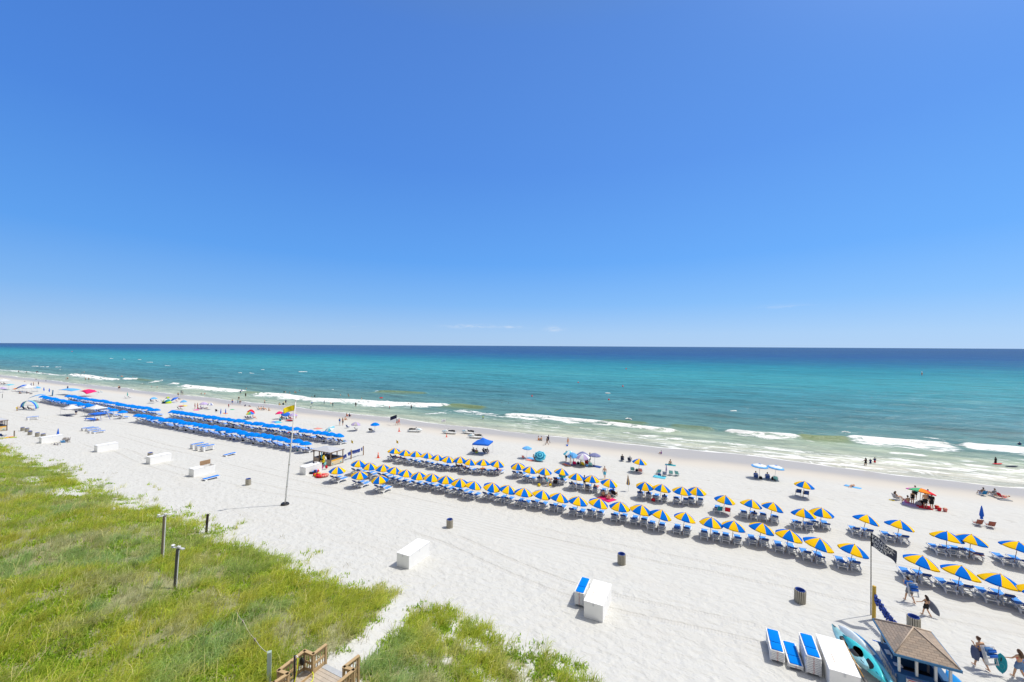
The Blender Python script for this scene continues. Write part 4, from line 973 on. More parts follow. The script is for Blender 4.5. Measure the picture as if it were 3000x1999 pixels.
umb('b1', [0], [LBL], zd(250, 200), 'light blue parasol over dark chairs left of the lime tent', (0, -6), r=.98, parts=False)
umb('b2', [0], [SAIL], zd(740, 220), 'royal blue parasol tipped over behind the lime tent', (-25, -15), r=1.15, pole=1.7, parts=False)
umb('b3', [0], [LBL], zd(990, 272), 'light blue parasol above the red kayak', (0, -3), r=.85, parts=False)
umb('l2', [0], [LIL], zd(1490, 322), 'lilac parasol over a family near the wet sand', r=1.05, parts=False)
umb('w2', [0, 1], [PALE, SLATE], zd(1650, 340), 'white and grey parasol beside the lilac one', (0, 4), r=.75, parts=False)
umb('g1', [0, 1], [GREY, LIME], zd(575, 195), 'grey and lime parasol tipped beyond the lime tent', (-30, -20), r=.9, pole=1.4, parts=False)
umb('b4', [0], [LBL], zb(860, 255), 'light blue parasol beyond the far white canopy', r=1.0, parts=False)
umb('l3', [0], [LIL], zb(70, 268), 'lilac parasol under the far-left turquoise awning', r=1.0, parts=False)
umb('lb3', [0], [TEAL], z4(1555, 1068), 'small teal parasol lying low behind the back row loungers', (-35, 5), r=.55, h=.25, pole=.9, parts=False)
# closed ones
def closed(q, lab, cols, h=1.9, w=.16, pole=STEEL, base_up=0.0):
    t = empty('closed_umbrella'); b = MB(); n = 16
    prof = [(.02, h), (w*.45, h-.25), (w*.9, h-.8), (w, h-1.05), (w*.55, h-1.25), (w*.8, h-1.42)] if w < .17 else [(.02, h), (w*.35, h-.35), (w, h-1.15), (w*.8, h-1.3)]
    vs = []
    for r_, zl in prof:
        for j in range(n): k = 1+.18*(1 if j % 2 else -1); vs.append((r_*k*math.cos(2*PI*j/n), r_*k*math.sin(2*PI*j/n), zl))
    for i in range(len(prof)-1):
        for j in range(n): b.add([vs[i*n+j], vs[i*n+(j+1) % n], vs[(i+1)*n+(j+1) % n], vs[(i+1)*n+j]], [(3, 2, 1, 0)], (j//2) % len(cols), True)
    b.build('furled_canopy', cols, t); MB().tube([(0, 0, -.2), (0, 0, h-.02)], .02, 6).build('pole', pole, t)
    put(t, G(*q), 0, (rr.uniform(-2, 2), rr.uniform(-2, 3))); tag(t, lab, 'parasol'); return t
closed(z5(408, 1075), 'furled blue and yellow striped parasol between two occupied loungers', [YEL, CBL], 2.15, .21)
closed(z7(1683, 835), 'furled blue parasol between two brown striped chairs', [SAIL], 2.0, .15)
closed(z5(905, 850), 'furled purple parasol behind the striped towel chair', [LIL], 1.6, .10)
closed(zc(1457, 395), 'furled turquoise parasol between two low chairs near wet sand', [MINT], 2.2, .16)
closed(ze(55, 712), 'left furled blue parasol of two beyond the blue row', [SAIL], 1.9, .12)
closed(ze(190, 706), 'right furled blue parasol of two beyond the blue row', [SAIL], 1.9, .12)
closed(zb(1010, 385), 'left furled blue parasol beside the far windbreak', [SAIL], 1.9, .16)
closed(zb(1130, 410), 'right furled blue parasol beside the far windbreak', [SAIL], 1.9, .16)
# ---------------------------------------------------------------- storage boxes
LIDM = mat('white_lid', (.84, .84, .83), .4, .03, 2, .4); RUST = mat('rust_stain', (.40, .28, .16), .8)
def storage_box(u, v, lab, L_=2.65, W_=1.26, H_=1.08, open_=False, rz=0):
    t = empty('storage_box')
    b = MB(); 
    if not open_: b.box(-W_/2, W_/2, -L_/2, L_/2, -.05, H_)
    else:
        th = .04; b.box(-W_/2, W_/2, -L_/2, -L_/2+th, -.05, H_); b.box(-W_/2, W_/2, L_/2-th, L_/2, -.05, H_)
        b.box(-W_/2, -W_/2+th, -L_/2+th, L_/2-th, -.05, H_); b.box(W_/2-th, W_/2, -L_/2+th, L_/2-th, -.05, H_); b.box(-W_/2+th, W_/2-th, -L_/2+th, L_/2-th, 0, .06)
    b.build('box_body', WPAINT, t)
    MB().box(-W_/2-.02, W_/2+.02, -L_/2-.02, -.006, H_+.003, H_+.045).build('lid', LIDM, t)
    if not open_: MB().box(-W_/2-.02, W_/2+.02, .006, L_/2+.02, H_+.003, H_+.045).build('lid', LIDM, t)
    else: MB().box(-W_/2-.03, -W_/2+.02, .01, L_/2, H_, H_+.62).build('lid', mat('raw_plywood', (.34, .22, .13), .8, .2, 6), t)
    MB().box(-W_/2-.021, W_/2+.021, -.006, .006, H_-.02, H_+.02).build('lid_gap', mat('seam_shadow_paint', (.22, .21, .20), .8), t)
    b = MB(); b.box(-W_/2-.006, -W_/2-.001, -.03, .03, H_-.22, H_+.02); b.box(W_/2+.001, W_/2+.006, -.03, .03, H_-.22, H_+.02); b.box(-.05, .05, -L_/2-.03, -L_/2-.021, H_-.16, H_+.03); b.build('hasp', STEEL, t)
    hg_ = MB()
    for x in (-.35, .35): hg_.box(x-.06, x+.06, -.03, .03, H_+.046, H_+.058)
    hg_.build('hinge', STEEL, t)
    s = MB(); s.box(-.28, -.25, -.75, -.1, H_+.046, H_+.0475); s.box(.22, .235, -.7, -.2, H_+.046, H_+.0475); s.build('rust_streak', RUST, t)
    put(t, P(u, v), rz); tag(t, lab, 'storage box', 'white storage boxes along the dune'); return t
storage_box(26.65, -22.0, 'white storage box alone in front of the dune, left of centre')
storage_box(27.5, -6.65, 'white storage box beside the nine-high lounger stack')
storage_box(27.85, 6.52, 'large white storage box with rust streaks between loungers and kayaks', 2.85, 1.28)
storage_box(31.6, -75.6, 'white storage box hiding a slatted bin by the dune edge')
storage_box(31.4, -63.3, 'white storage box with one lid raised, lounger in front', open_=True)
storage_box(31.0, -91.6, 'white storage box standing alone on the far left sand')
storage_box(29.0, -108.0, 'white storage box with folded chairs heaped against it')
storage_box(39.4, -51.4, 'white storage box with beach toys beside the tan hut', open_=False)

# ---------------------------------------------------------------- slatted litter bins
SLAT = mat('greyed_slats', (.42, .39, .32), .85, .2, 9, .2); BINL = mat('blue_bin_liner', (.03, .08, .34), .5, .1, 4, .35)
def make_bin():
    t = empty('litter_bin'); MB().lathe([(.291, .02), (.291, .78)], 18, caps=False).build('gap_dark_drum', BLACK, t); b = MB(); n = 18  # black drum added so that the gaps between the slats read dark
    for k in range(n): b.box(-.037, .037, .30, .335, 0, .82, 0, RZ(360*k/n))
    b.build('slats', SLAT, t)
    h = MB()
    for z in (.12, .45, .72): h.lathe([(.294, z), (.294, z+.03)], 20, 0, None, 1, 1, False)
    h.build('hoop', BLACK, t)
    MB().lathe([(.24, .02), (.27, .80), (.285, .86), (.265, .86), (.25, .78), (.225, .06)], 20, caps=False).build('liner', BINL, t)
    MB().lathe([(.23, .05), (.23, .07)], 16).build('bin_floor', BLACK, t)
    return t
BIN = Proto(make_bin())
for p, lab, tl, sc in (((2343.2, 1764), 'slatted bin with raised blue liner right of centre, near the stacks', (0, 2), 1.06), ((1821, 1651.9), 'slatted bin on open sand between front row and white box', (0, 0), 1), ((1317.5, 1545.5), 'slatted bin on open sand above the lone white box', (0, 0), .98),
                       ((727.3, 1421), 'slatted bin on open sand left of the flagpole', (0, 0), .95), (zq(190, 388), 'hindmost slatted bin of the far-left four', (0, 0), .9), (zq(345, 420), 'second slatted bin of the far-left four', (0, 0), .92),
                       (zq(440, 522), 'leaning slatted bin of the far-left four', (0, 12), .92), (zq(700, 582), 'slatted bin nearest the folded-chair box', (0, 0), .92)):
    o = BIN.get(); put(o, G(*p), rr.uniform(0, 90), tl); o.scale = (sc,)*3; tag(o, lab, 'bin', 'slatted litter bins on the sand')
for p, up, lab in (((2676.7, 1805), .86, 'large slatted bin partly hidden behind the shingled hut roof'), (zq(900, 492), .8, 'slatted bin peeping over the box with folded chairs'), ((440.3, 1326.5), .84, 'slatted bin peeping over a white box at the dune edge')):
    g = G(*p, up=up); o = BIN.get(); put(o, Vector((g.x, g.y, gz(g.x, g.y))), 20); tag(o, lab, 'bin', 'slatted litter bins on the sand')
t = empty('wire_bin'); b = MB()
for k in range(24): a = 2*PI*k/24; b.tube([(.3*math.cos(a), .3*math.sin(a), 0), (.34*math.cos(a), .34*math.sin(a), .75)], .012, 4)
for z in (.02, .38, .75): b.lathe([(.31+.03*z, z), (.31+.03*z, z+.03)], 20, caps=False)
b.build('wire_basket', GWOOD, t); put(t, G(*zq(1680, 772)), 0, (0, 6)); tag(t, 'dark wire basket bin beside the heap of folded chairs', 'bin')

# ---------------------------------------------------------------- poles, flags, posts, cones
def leanpole(name, part, base, h, r0, r1, m, lean, lab, cat, extra=None):
    t = empty(name); MB().tube([(0, 0, -.4), (0, 0, h*.5), (0, 0, h)], [r0, (r0+r1)/2, r1], 10).build(part, m, t)
    if extra: extra(t)
    M = Matrix.Translation(base); t.matrix_world = M @ Matrix.Rotation(R(lean), 4, 'Y'); tag(t, lab, cat); return t
def fp_extra(t):
    MB().lathe([(.045, 11.75), (.10, 11.8), (.10, 11.88), (.02, 11.92)], 10).build('cap', STEEL, t)
    b = MB(); b.lathe([(.42, -.02), (.44, .10), (.36, .20), (.20, .20), (.14, .06)], 20); b.build('tyre_base', BLACK, t)
    MB().tube([(-.10, 0, 1.0), (-.085, 0, 6), (-.07, 0, 11.7)], .008, 4).build('halyard', WHITE, t)
    b = MB()
    for z in (2.0, 4.5): b.lathe([(.088, z), (.088, z+.06)], 10)
    b.build('joint_ring', GWOOD, t)
leanpole('flagpole', 'pole', G(835, 1479), 11.8, .085, .05, mat('white_pole', (.70, .70, .69), .4, .12, 6), 5.2, 'tall leaning white flagpole with black base on open sand', 'flagpole', fp_extra)
def flagmesh(p0, d, L_, hoist, droop, amp, n=14, m=7, t=.012, ph=0.0):
    """rows from the hoist to the fly; returns the point function"""
    d = Vector(d).normalized(); s = Vector((-d.y, d.x, 0))
    def pt(a, c):      # a along the fly 0..1, c down the hoist 0..1
        return Vector(p0)+d*(L_*a)+s*(amp*a*math.sin(a*7+c*1.6+ph))+Vector((0, 0, -hoist*c*(1-.06*a)-droop*a**1.4))
    return pt, [[pt(i/n, j/m) for j in range(m+1)] for i in range(n+1)]
g = G(835, 1479); top = g+Vector((math.sin(R(5.2)), 0, math.cos(R(5.2))))*11.3+Vector((-.08, 0, 0))
pt, rows = flagmesh(top, (-.80, -.60, 0), 1.12, .64, .30, .10)
b = MB().plate(rows, .01); o = b.build('flag', mat('yellow_flag', (.86, .70, .02), .8, .05, trans=.3)); tag(o, 'plain yellow warning flag flying from the white pole', 'flag')
g = G(2551.5, 1802); PT = 5.6
leanpole('flagpole', 'pole', g, PT, .030, .024, mat('dark_pole', (.012, .012, .012), .9, .1, 5, .0), 0.4, 'thin dark pole carrying the black lettered flag', 'flagpole')
top = g+Vector((.06, 0, PT-.05)); pt, rows = flagmesh(top, (.50, -.86, 0), 1.25, .84, .72, .24, 22, 10, ph=.6)
FLAG = MB().plate(rows, .012).build('flag', mat('black_flag', (.058, .066, .098), .8, .2)); tag(FLAG, 'black flag lettered PARASAIL BANANA BOAT on a thin pole', 'flag')
def flagtext(body, c0, hgt_, a0, a1, parent):
    cu = bpy.data.curves.new('lettering', 'FONT'); cu.body = body; cu.size = 1; cu.extrude = 0; cu.resolution_u = 2
    o = bpy.data.objects.new('tmp', cu); C.objects.link(o); me = bpy.data.meshes.new_from_object(o.evaluated_get(DG())); bpy.data.objects.remove(o)
    bm = bmesh.new(); bm.from_mesh(me)
    bmesh.ops.triangulate(bm, faces=bm.faces[:]); bmesh.ops.subdivide_edges(bm, edges=[e for e in bm.edges if e.calc_length() > .12], cuts=2, use_grid_fill=False); bmesh.ops.triangulate(bm, faces=bm.faces[:])
    xs = [v.co.x for v in bm.verts]; ys = [v.co.y for v in bm.verts]; x0, x1, y0, y1 = min(xs), max(xs), min(ys), max(ys)
    for v in bm.verts:
        a = a0+(v.co.x-x0)/(x1-x0)*(a1-a0); c = c0+hgt_*(1-(v.co.y-y0)/(y1-y0))
        q = pt(a, c); e = .01; nrm = (pt(a+e, c)-q).cross(pt(a, c+e)-q).normalized()
        if nrm.dot(Vector((0, 0, CZ))-q) < 0: nrm = -nrm
        v.co = q+nrm*.016
    bm.to_mesh(me); bm.free(); me.materials.append(mat('white_lettering', (.78, .78, .76), .7, .02)); me.name = 'lettering'
    link('lettering', me, parent)
flagtext('PARASAIL', .06, .26, .03, .93, FLAG); flagtext('BANANA', .38, .26, .03, .86, FLAG); flagtext('BOAT', .70, .25, .10, .66, FLAG)
def post(q, h, w, m, lab, lean=0, name='wooden_post', tp=0.0):
    o = MB().box(-w/2, w/2, -w/2, w/2, -.5, h, tap=tp).build(name, m); o.matrix_world = Matrix.Translation(G(*q)) @ Matrix.Rotation(R(lean), 4, 'Y') @ RZ(25); tag(o, lab, 'post'); return o
def perch(q, h, m, lab, lean, skew):
    t = empty('dune_post'); MB().box(-.075, .075, -.075, .075, -.5, h).build('post', m, t)
    MB().box(.075, .10, -.03, .03, 0, h-.1).build('conduit', STEEL, t)
    b = MB(); Q = T(0, 0, h+.05) @ RZ(skew)
    b.box(-.46, .46, -.05, .05, 0, .04, 0, Q); b.box(-.46, -.30, -.10, .09, .045, .09, 0, Q @ RY(14)); b.box(.0, .16, -.09, .08, .05, .12, 0, Q @ RY(-9)); b.box(.26, .44, -.08, .10, .03, .08, 0, Q @ RY(12)); b.tube([(-.2, 0, .04), (0, .02, .16), (.2, 0, .05)], .02, 5, 0, Q)
    b.build('broken_lamp_bracket', mat('weathered_white_board', (.62, .63, .66), .7, .15, 7), t)
    t.matrix_world = Matrix.Translation(G(*q)) @ Matrix.Rotation(R(lean), 4, 'Y'); tag(t, lab, 'post')
perch((475, 1640), 3.3, GWOOD, 'taller grey post with a broken white bracket in the dune grass', 2.4, 55)
perch((513, 1724), 2.65, mat('grey_metal_post', (.10, .10, .11), .5, .2), 'shorter dark post with a broken white bracket in the grass', 3, -5)
post((604, 1562), 1.75, .17, DWOOD, 'short dark wooden post at the dune edge', 4)
post((788, 2004), 1.5, .17, mat('green_painted_post', (.30, .38, .33), .8, .15), 'thick pale green post beside the boardwalk stairs', 0)
ROPE = mat('frayed_rope', (.50, .47, .40), .9, .2)
rp = [G(789, 1932, up=0)]; g0 = G(788, 2004)
pts = [g0+Vector((0, 0, 1.42)), G(746.5, 1904)+Vector((0, 0, .55)), G(711.5, 1845)+Vector((0, 0, .5)), G(690, 1800)+Vector((0, 0, .3))]
line = []
for a, c in zip(pts[:-1], pts[1:]):
    for i in range(8): f = i/8; q = a.lerp(c, f); q.z -= .12*math.sin(PI*f); line.append(q)
tag(MB().tube(line+[pts[-1]], .014, 5).build('rope', ROPE), 'sagging pale rope running from the green post through the grass', 'rope')
post((746.5, 1904), .58, .10, GWOOD, 'stubby grey rope post nearest the green post'); post((711.5, 1845), .52, .10, GWOOD, 'stubby grey rope post farther up the dune')
post(z1(187, 1252), 1.15, .13, GWOOD, 'weathered post beside the far-left bins')
post(z1(30, 748), 1.5, .08, BLACK, 'thin black post alone on the far-left sand')
post(z3(960, 1048), 1.55, .14, WOOD, 'brown end post of the rope hung with blue life vests')
post(z3(402, 1252), 1.45, .15, mat('light_timber', (.50, .36, .18), .8, .15), 'light timber post beside the hanging beach toys')
post(z8(1059, 634), 2.25, .16, mat('ochre_timber', (.55, .36, .06), .8, .15), 'ochre timber post behind the shingled hut', 1)
YFL = mat('small_yellow_flag', (.78, .56, .04), .8, .05, trans=.2)
def smallflag(base, h, lab, postm=True):
    t = empty('marker_flag'); g = G(*base); top = Vector((0, 0, h))
    if postm: MB().box(-.07, .07, -.07, .07, -.3, 1.5).build('post', WOOD, t)
    MB().tube([(0, 0, 0), (0, 0, h)], .016, 6).build('pole', WHITE, t)
    _, rows = flagmesh((0, 0, h-.02), (.75, -.6, 0), .5, .46, .12, .03, 6, 4); MB().plate(rows, .008).build('flag_cloth', YFL, t)
    put(t, g); t.rotation_euler = (0, 0, 0); tag(t, lab, 'flag')
smallflag(z3(800, 1098), 3.15, 'small yellow flag on a white stick above the vest rope')
smallflag(z3(1392, 1075), 2.9, 'small yellow flag above the first parasol of the water-side row', False)
CONE = mat('orange_cone', (.85, .10, .03), .55, .05)
def cone(q, h, lab):
    t = empty('traffic_cone'); MB().lathe([(.13*h/.7, .03), (.03*h/.7, h), (.02*h/.7, h)], 14).build('cone_body', CONE, t); MB().box(-.19*h/.7, .19*h/.7, -.19*h/.7, .19*h/.7, 0, .03).build('base', CONE, t)
    MB().lathe([(.075*h/.7+.004, h*.55), (.06*h/.7+.004, h*.70)], 14, caps=False).build('band', mat('cone_band', (.75, .45, .35), .5), t); put(t, G(*q), 10); tag(t, lab, 'cone')
cone(z3(1155, 1082), .92, 'tall orange cone left of the water-side parasol row'); cone(z3(1430, 739), .9, 'orange cone behind the leftmost jet ski'); cone(z3(2053, 811), .72, 'small orange cone beside the second jet ski')

# ---------------------------------------------------------------- rental huts
SHG = None
def shingle_mat():
    m, nt, out = newmat('tan_shingles'); uvn = nd(nt, 'TexCoord').outputs['UV']
    br = nd(nt, 'TexBrick', {'offset': .5}, Vector=uvn, Color1=(.37, .29, .225, 1), Color2=(.20, .175, .15, 1), Mortar=(.16, .11, .085, 1), Scale=1.0, Mortar_Size=.011, Brick_Width=.31, Row_Height=.135, Bias=-.2)
    n = noise(nt, mapping(nt, uvn, (1, 2, 1)), 4.0, 5, 0.7); c = mixc(nt, mth(nt, 'MULTIPLY', n, .6), br.outputs[0], (.34, .29, .245))
    b = nd(nt, 'BsdfPrincipled', None, Base_Color=c, Roughness=.9); b.inputs['Specular IOR Level'].default_value = .15
    nt.links.new(nd(nt, 'Bump', None, Strength=.5, Distance=.03, Height=br.outputs['Fac']).outputs[0], b.inputs['Normal']); b.inputs['Normal'].links[0].from_node.invert = True
    nt.links.new(b.outputs[0], out.inputs[0]); return m
def hip_roof(w, l, z, rise, m, t, ov=.06, name='roof'):
    """pyramid roof with real thickness; uv in metres along each slope"""
    me = bpy.data.meshes.new(name); a, c = w/2, l/2
    B = [(-a, -c, z), (a, -c, z), (a, c, z), (-a, c, z)]; vs = []; fs = []; uvs = []
    for k in range(4):
        p, q = Vector(B[k]), Vector(B[(k+1) % 4]); ap = Vector((0, 0, z+rise)); n = len(vs); vs += [p, q, ap]; fs.append((n, n+1, n+2))
        e = (q-p).normalized(); uvs += [(0, 0), ((q-p).length, 0), ((ap-p).dot(e), ((ap-p)-e*(ap-p).dot(e)).length)]
    n = len(vs); vs += [Vector(p)-Vector((0, 0, .08)) for p in B]; fs.append((n+3, n+2, n+1, n)); uvs += [(0, 0)]*4
    me.from_pydata([tuple(v) for v in vs], [], fs); ul = me.uv_layers.new(name='uv')
    for i, q in enumerate(uvs): ul.data[i].uv = q
    me.materials.append(m); o = link(name, me, t)
    fa = MB(); h = .13
    fa.box(-a-.01, a+.01, -c-.03, -c, z-h, z-.006); fa.box(-a-.01, a+.01, c, c+.03, z-h, z-.006); fa.box(-a-.04, -a-.01, -c-.03, c+.03, z-h, z-.006); fa.box(a+.01, a+.04, -c-.03, c+.03, z-h, z-.006)
    return o, fa
# near hut with the shingle roof
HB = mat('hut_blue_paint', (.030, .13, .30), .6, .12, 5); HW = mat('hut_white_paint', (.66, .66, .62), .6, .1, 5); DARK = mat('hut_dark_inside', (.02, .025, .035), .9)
t = empty('rental_hut'); W_, L_ = 2.5, 2.95
o, fa = hip_roof(W_, L_, 2.15, .80, shingle_mat(), t); fa.build('fascia', mat('fascia_blue', (.05, .17, .33), .6, .1), o)
rc = MB()
for sx in (-1, 1):
    for sy in (-1, 1): rc.tube([(sx*W_/2*.985, sy*L_/2*.985, 2.175), (0, 0, 2.965)], .035, 5)
rc.build('ridge_caps', mat('ridge_cap', (.42, .34, .27), .9, .12, 8), o)
x0, x1, y0, y1 = -1.02, 1.05, -1.16, 1.2
for (x, y) in ((x0+.05, y0+.05), (x0+.05, y1-.05), (x1-.05, y0+.05), (x1-.05, y1-.05), (-.28, y0+.05), (.45, y0+.05)): MB().box(x-.05, x+.05, y-.05, y+.05, 1.06 if y < 0 and x not in (.45, x1-.05) else 0, 2.1).build('corner_post' if abs(x) > .9 else 'post', HW, t)
MB().box(x0-.02, x0+.02, y0, y1, -.1, 1.0).build('side_panel', HB, t); MB().box(x0+.02, .42, y0-.02, y0+.02, -.1, 1.0).build('front_panel', HB, t); MB().box(x1-.02, x1+.02, y0, y1, -.1, 1.0).build('side_panel', HB, t); MB().box(x0+.02, x1-.02, y1-.02, y1+.02, -.1, 1.0).build('back_panel', HB, t)
b = MB(); b.box(x0-.16, x0+.30, y0-.14, y1, 1.003, 1.05); b.box(x0+.302, .5, y0-.14, y0+.30, 1.003, 1.05); b.box(x1-.3, x1+.10, y0+.3, y1, 1.003, 1.05); b.build('counter', mat('counter_blue', (.022, .105, .26), .5, .1), t)
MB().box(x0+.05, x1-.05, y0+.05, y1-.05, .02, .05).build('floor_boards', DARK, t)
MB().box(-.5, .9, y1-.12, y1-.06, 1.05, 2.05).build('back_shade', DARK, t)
sg = MB().box(x0-.055, x0-.025, y0+.15, y1-.1, .12, .93).build('sign_board', HW, t)
def blocks(par, name, m, rects, fn): 
    b = MB()
    for (a, c, d, e) in rects: fn(b, a, c, d, e)
    b.build(name, m, par)
r2 = random.Random(3); rects = []
for k in range(11): y = y1-.25-k*.19; rects.append((y-.12-.05*r2.random(), y, .48+.1*r2.random(), .62+.2*r2.random()))
for k in range(8): y = y1-.4-k*.22; rects.append((y-.12, y, .22, .27+.08*r2.random()))
blocks(sg, 'lettering', mat('faded_blue_paint', (.10, .25, .55), .7), rects, lambda b, a, c, d, e: b.box(x0-.059, x0-.0555, a, c, d, e))
sg = MB().box(x0+.30, .30, y0-.055, y0-.025, .18, .98).build('notice_board', mat('notice_white', (.74, .73, .70), .6, .04), t)
blocks(sg, 'notice_header', mat('notice_blue', (.03, .08, .28), .6), [(x0+.30, .30, .84, .975)], lambda b, a, c, d, e: b.box(a, c, y0-.060, y0-.0555, d, e))
blocks(sg, 'notice_heading', mat('notice_red', (.55, .06, .05), .6), [(x0+.38, .22, .765, .81), (x0+.35, x0+.40, .66, .71)], lambda b, a, c, d, e: b.box(a, c, y0-.060, y0-.0555, d, e))
blocks(sg, 'notice_text', mat('notice_grey', (.16, .17, .20), .6), [(x0+.44, x0+.44+.35+.4*r2.random(), .67-.075*k, .70-.075*k) for k in range(6)]+[(x0+.5, x0+.95, .925, .95), (x0+.55, x0+.9, .87, .90)], lambda b, a, c, d, e: b.box(a, c, y0-.0645, y0-.0605, d, e))
b = MB(); Q = T(x0-.06, y1-.02, 1.0) @ RX(-28); b.box(-.12, .55, 0, .75, 0, .04, 0, Q); b.build('drop_flap', SKYB, t)
put(t, P(29.15, 10.15), 0); tag(t, 'blue rental hut with tan shingle roof at the lower right', 'hut')
HUT = t.matrix_world.copy()
def onhut(b, name, m, lab, cat): o = b.build(name, m); o.matrix_world = HUT; tag(o, lab, cat); return o
onhut(MB().lathe([(.035, 1.052), (.035, 1.20), (.015, 1.25), (.015, 1.28)], 10, 0, T(x0+.06, -.15, 0)), 'water_bottle', mat('clear_plastic', (.6, .68, .75), .2, .05), 'clear water bottle on the blue hut counter', 'bottle')
onhut(MB().box(x0-.05, x0+.15, .15, .5, 1.053, 1.10), 'paper_tray', WPAINT, 'white tray on the side counter of the blue hut', 'tray')
onhut(MB().cush(x0+.0, x0+.36, -.75, -.45, 1.053, 1.09), 'towel', WCL, 'rumpled white cloth on the corner of the hut counter', 'cloth')
onhut(MB().plate([[(.55+.9*i/6, y0-1.25+.9*j/5, .62+.22*math.sin(PI*i/6)-.10*j/5) for j in range(6)] for i in range(7)], .05), 'blue_cover', SKYB, 'bright blue cover bulging at the foot of the blue hut', 'cover')
# mid hut
TANW = mat('tan_board', (.40, .32, .25), .8, .12, 6); GROOF = mat('grey_sheet_roof', (.47, .48, .50), .5, .08, 4, .4); POSTB = mat('brown_post', (.20, .14, .10), .8, .2, 9)
def beach_hut(M_, lab, L_=4.3, W_=2.6):
    t = empty('rental_stand'); x0, x1, y0, y1 = -L_/2+.45, L_/2-.10, -W_/2+.15, W_/2-.15
    ro, fa = hip_roof(L_, W_, 2.18, .34, GROOF, t); fa.build('fascia', POSTB, ro)
    for x in (x0, x0+1.25, x0+2.45, x1):
        for y in (y0, y1): MB().box(x-.06, x+.06, y-.06, y+.06, -.2, 2.12).build('post', POSTB, t)
    MB().box(x0+.06, x0+1.19, y0-.03, y0+.03, 0, 1.02).build('front_panel', TANW, t); MB().box(x0+2.51, x1-.06, y0-.03, y0+.03, 0, .98).build('front_panel', TANW, t)
    MB().box(x1-.03, x1+.03, y0+.06, y1-.06, 0, 1.02).build('side_panel', TANW, t); MB().box(x0-.03, x0+.03, y0+.06, y1-.06, 0, 1.02).build('side_panel', TANW, t); MB().box(x0+.06, x1-.06, y1-.03, y1+.03, 0, 1.02).build('back_panel', TANW, t)
    b = MB(); b.box(x0+.04, x1+.10, y1-.38, y1+.05, 1.025, 1.06); b.box(x1-.36, x1+.10, y0-.05, y1-.385, 1.025, 1.06); b.box(x0+.04, x0+1.2, y0-.06, y0+.2, 1.025, 1.06); b.build('counter', mat('dark_counter', (.05, .06, .09), .5), t)
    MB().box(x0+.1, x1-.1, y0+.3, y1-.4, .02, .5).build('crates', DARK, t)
    sg = MB().box(x1+.034, x1+.06, y0+.12, y1-.12, .18, .95).build('sign_board', mat('sign_cream', (.62, .58, .45), .6, .06), t)
    MB().box(x1+.061, x1+.064, y0+.14, y1-.14, .72, .93).build('sign_header', mat('sign_orange', (.80, .40, .03), .6), sg)
    b = MB()
    for k in range(5): b.box(x1+.061, x1+.064, y0+.2+.1*r2.random(), y1-.3-.4*r2.random(), .62-.085*k, .645-.085*k)
    b.build('sign_text', mat('sign_amber', (.70, .42, .10), .6), sg)
    b = MB(); b.ball((x1+.062, y0+.35, .34), .12, sc=(.03, 1, 1)); b.ball((x1+.062, y1-.45, .30), .10, sc=(.03, 1.6, 1)); b.build('sign_picture', mat('sign_teal', (.12, .35, .38), .6), sg)
    MB().plate([[(x0+1.55+.02*i, y0+.05+.03*math.sin(i*2.0), 1.95-.22*i-.0*j) if j == 0 else (x0+1.75+.01*i, y0+.08, 1.95-.22*i) for j in range(2)] for i in range(6)], .02).build('hanging_towel', AQUA, t)
    t.matrix_world = M_; tag(t, lab, 'hut'); return t, (x0, x1, y0, y1)
cu, cv = 44.15, -53.75
MH = Matrix.Translation(P(cu, cv)) @ Matrix.Rotation(ROT, 4, 'Z'); beach_hut(MH, 'tan rental hut with flat grey roof behind the flagpole')
fu, fv = guv((19, 1262)); u2, v2 = fu-(44.72-cu)-.55, fv-(-51.79-cv)
MH2 = Matrix.Translation(P(u2, v2)) @ Matrix.Rotation(ROT, 4, 'Z'); beach_hut(MH2, 'tan rental hut cut off by the left edge of the photo')
# life vests on the ropes
LV = mat('vest_blue', (.045, .10, .46), .8, .15)
def make_vest():
    t = empty('life_vest'); b = MB(); b.cush(-.15, -.02, -.05, .04, -.52, -.04, r=.04); b.cush(.02, .15, -.05, .04, -.58, -.02, r=.04); b.cush(-.14, .14, .04, .09, -.34, .0, r=.03); b.build('foam_panels', LV, t)
    b = MB(); b.box(-.155, .155, -.055, .095, -.42, -.39); b.box(-.155, .155, -.055, .095, -.24, -.21); b.build('strap', mat('vest_strap', (.02, .03, .12), .7), t); return t
VP = Proto(make_vest())
def vests(a, c, ts, sag, where, lb):
    for i, f in enumerate(ts):
        q = a.lerp(c, f); q.z -= sag*4*f*(1-f); o = VP.get(); d = c-a
        o.matrix_world = Matrix.Translation(q) @ Matrix.Rotation(math.atan2(d.y, d.x)+R(rr.uniform(-25, 25)), 4, 'Z') @ RY(rr.uniform(-12, 12)); tag(o, 'blue life vest, %s from the %s' % (nth(i+1), where), 'life vest', 'blue life vests hung on ropes')
    n = 12; pts = [a.lerp(c, i/n)-Vector((0, 0, sag*4*(i/n)*(1-i/n))) for i in range(n+1)]
    tag(MB().tube(pts, .012, 4).build('rope', BLACK), lb, 'rope')
up = lambda q, z: G(*q)+Vector((0, 0, z))
h1, p1_, p2_ = up((994.2, 1358.7), 1.0), up(z3(800, 1098), 1.35), up(z3(960, 1048), 1.4)
vests(h1, p1_, (.06, .18, .28, .38, .52, .78, .88), .10, 'tan hut on the rope to the flag post', 'thin dark rope from the tan hut to the flag post'); vests(p1_, p2_, (.14, .24, .34, .46, .58, .68, .88), .12, 'flag post on the rope to the end post', 'thin dark rope from flag post to brown end post')
q0 = up(z8(1059, 634), 1.85); q1 = P(31.2, 10.7, 1.5); vests(q0, q1, (.05, .13, .22, .31, .40, .50, .60, .72), .28, 'ochre post on the rope to the shingled hut', 'sagging rope from the ochre post to the shingled hut')
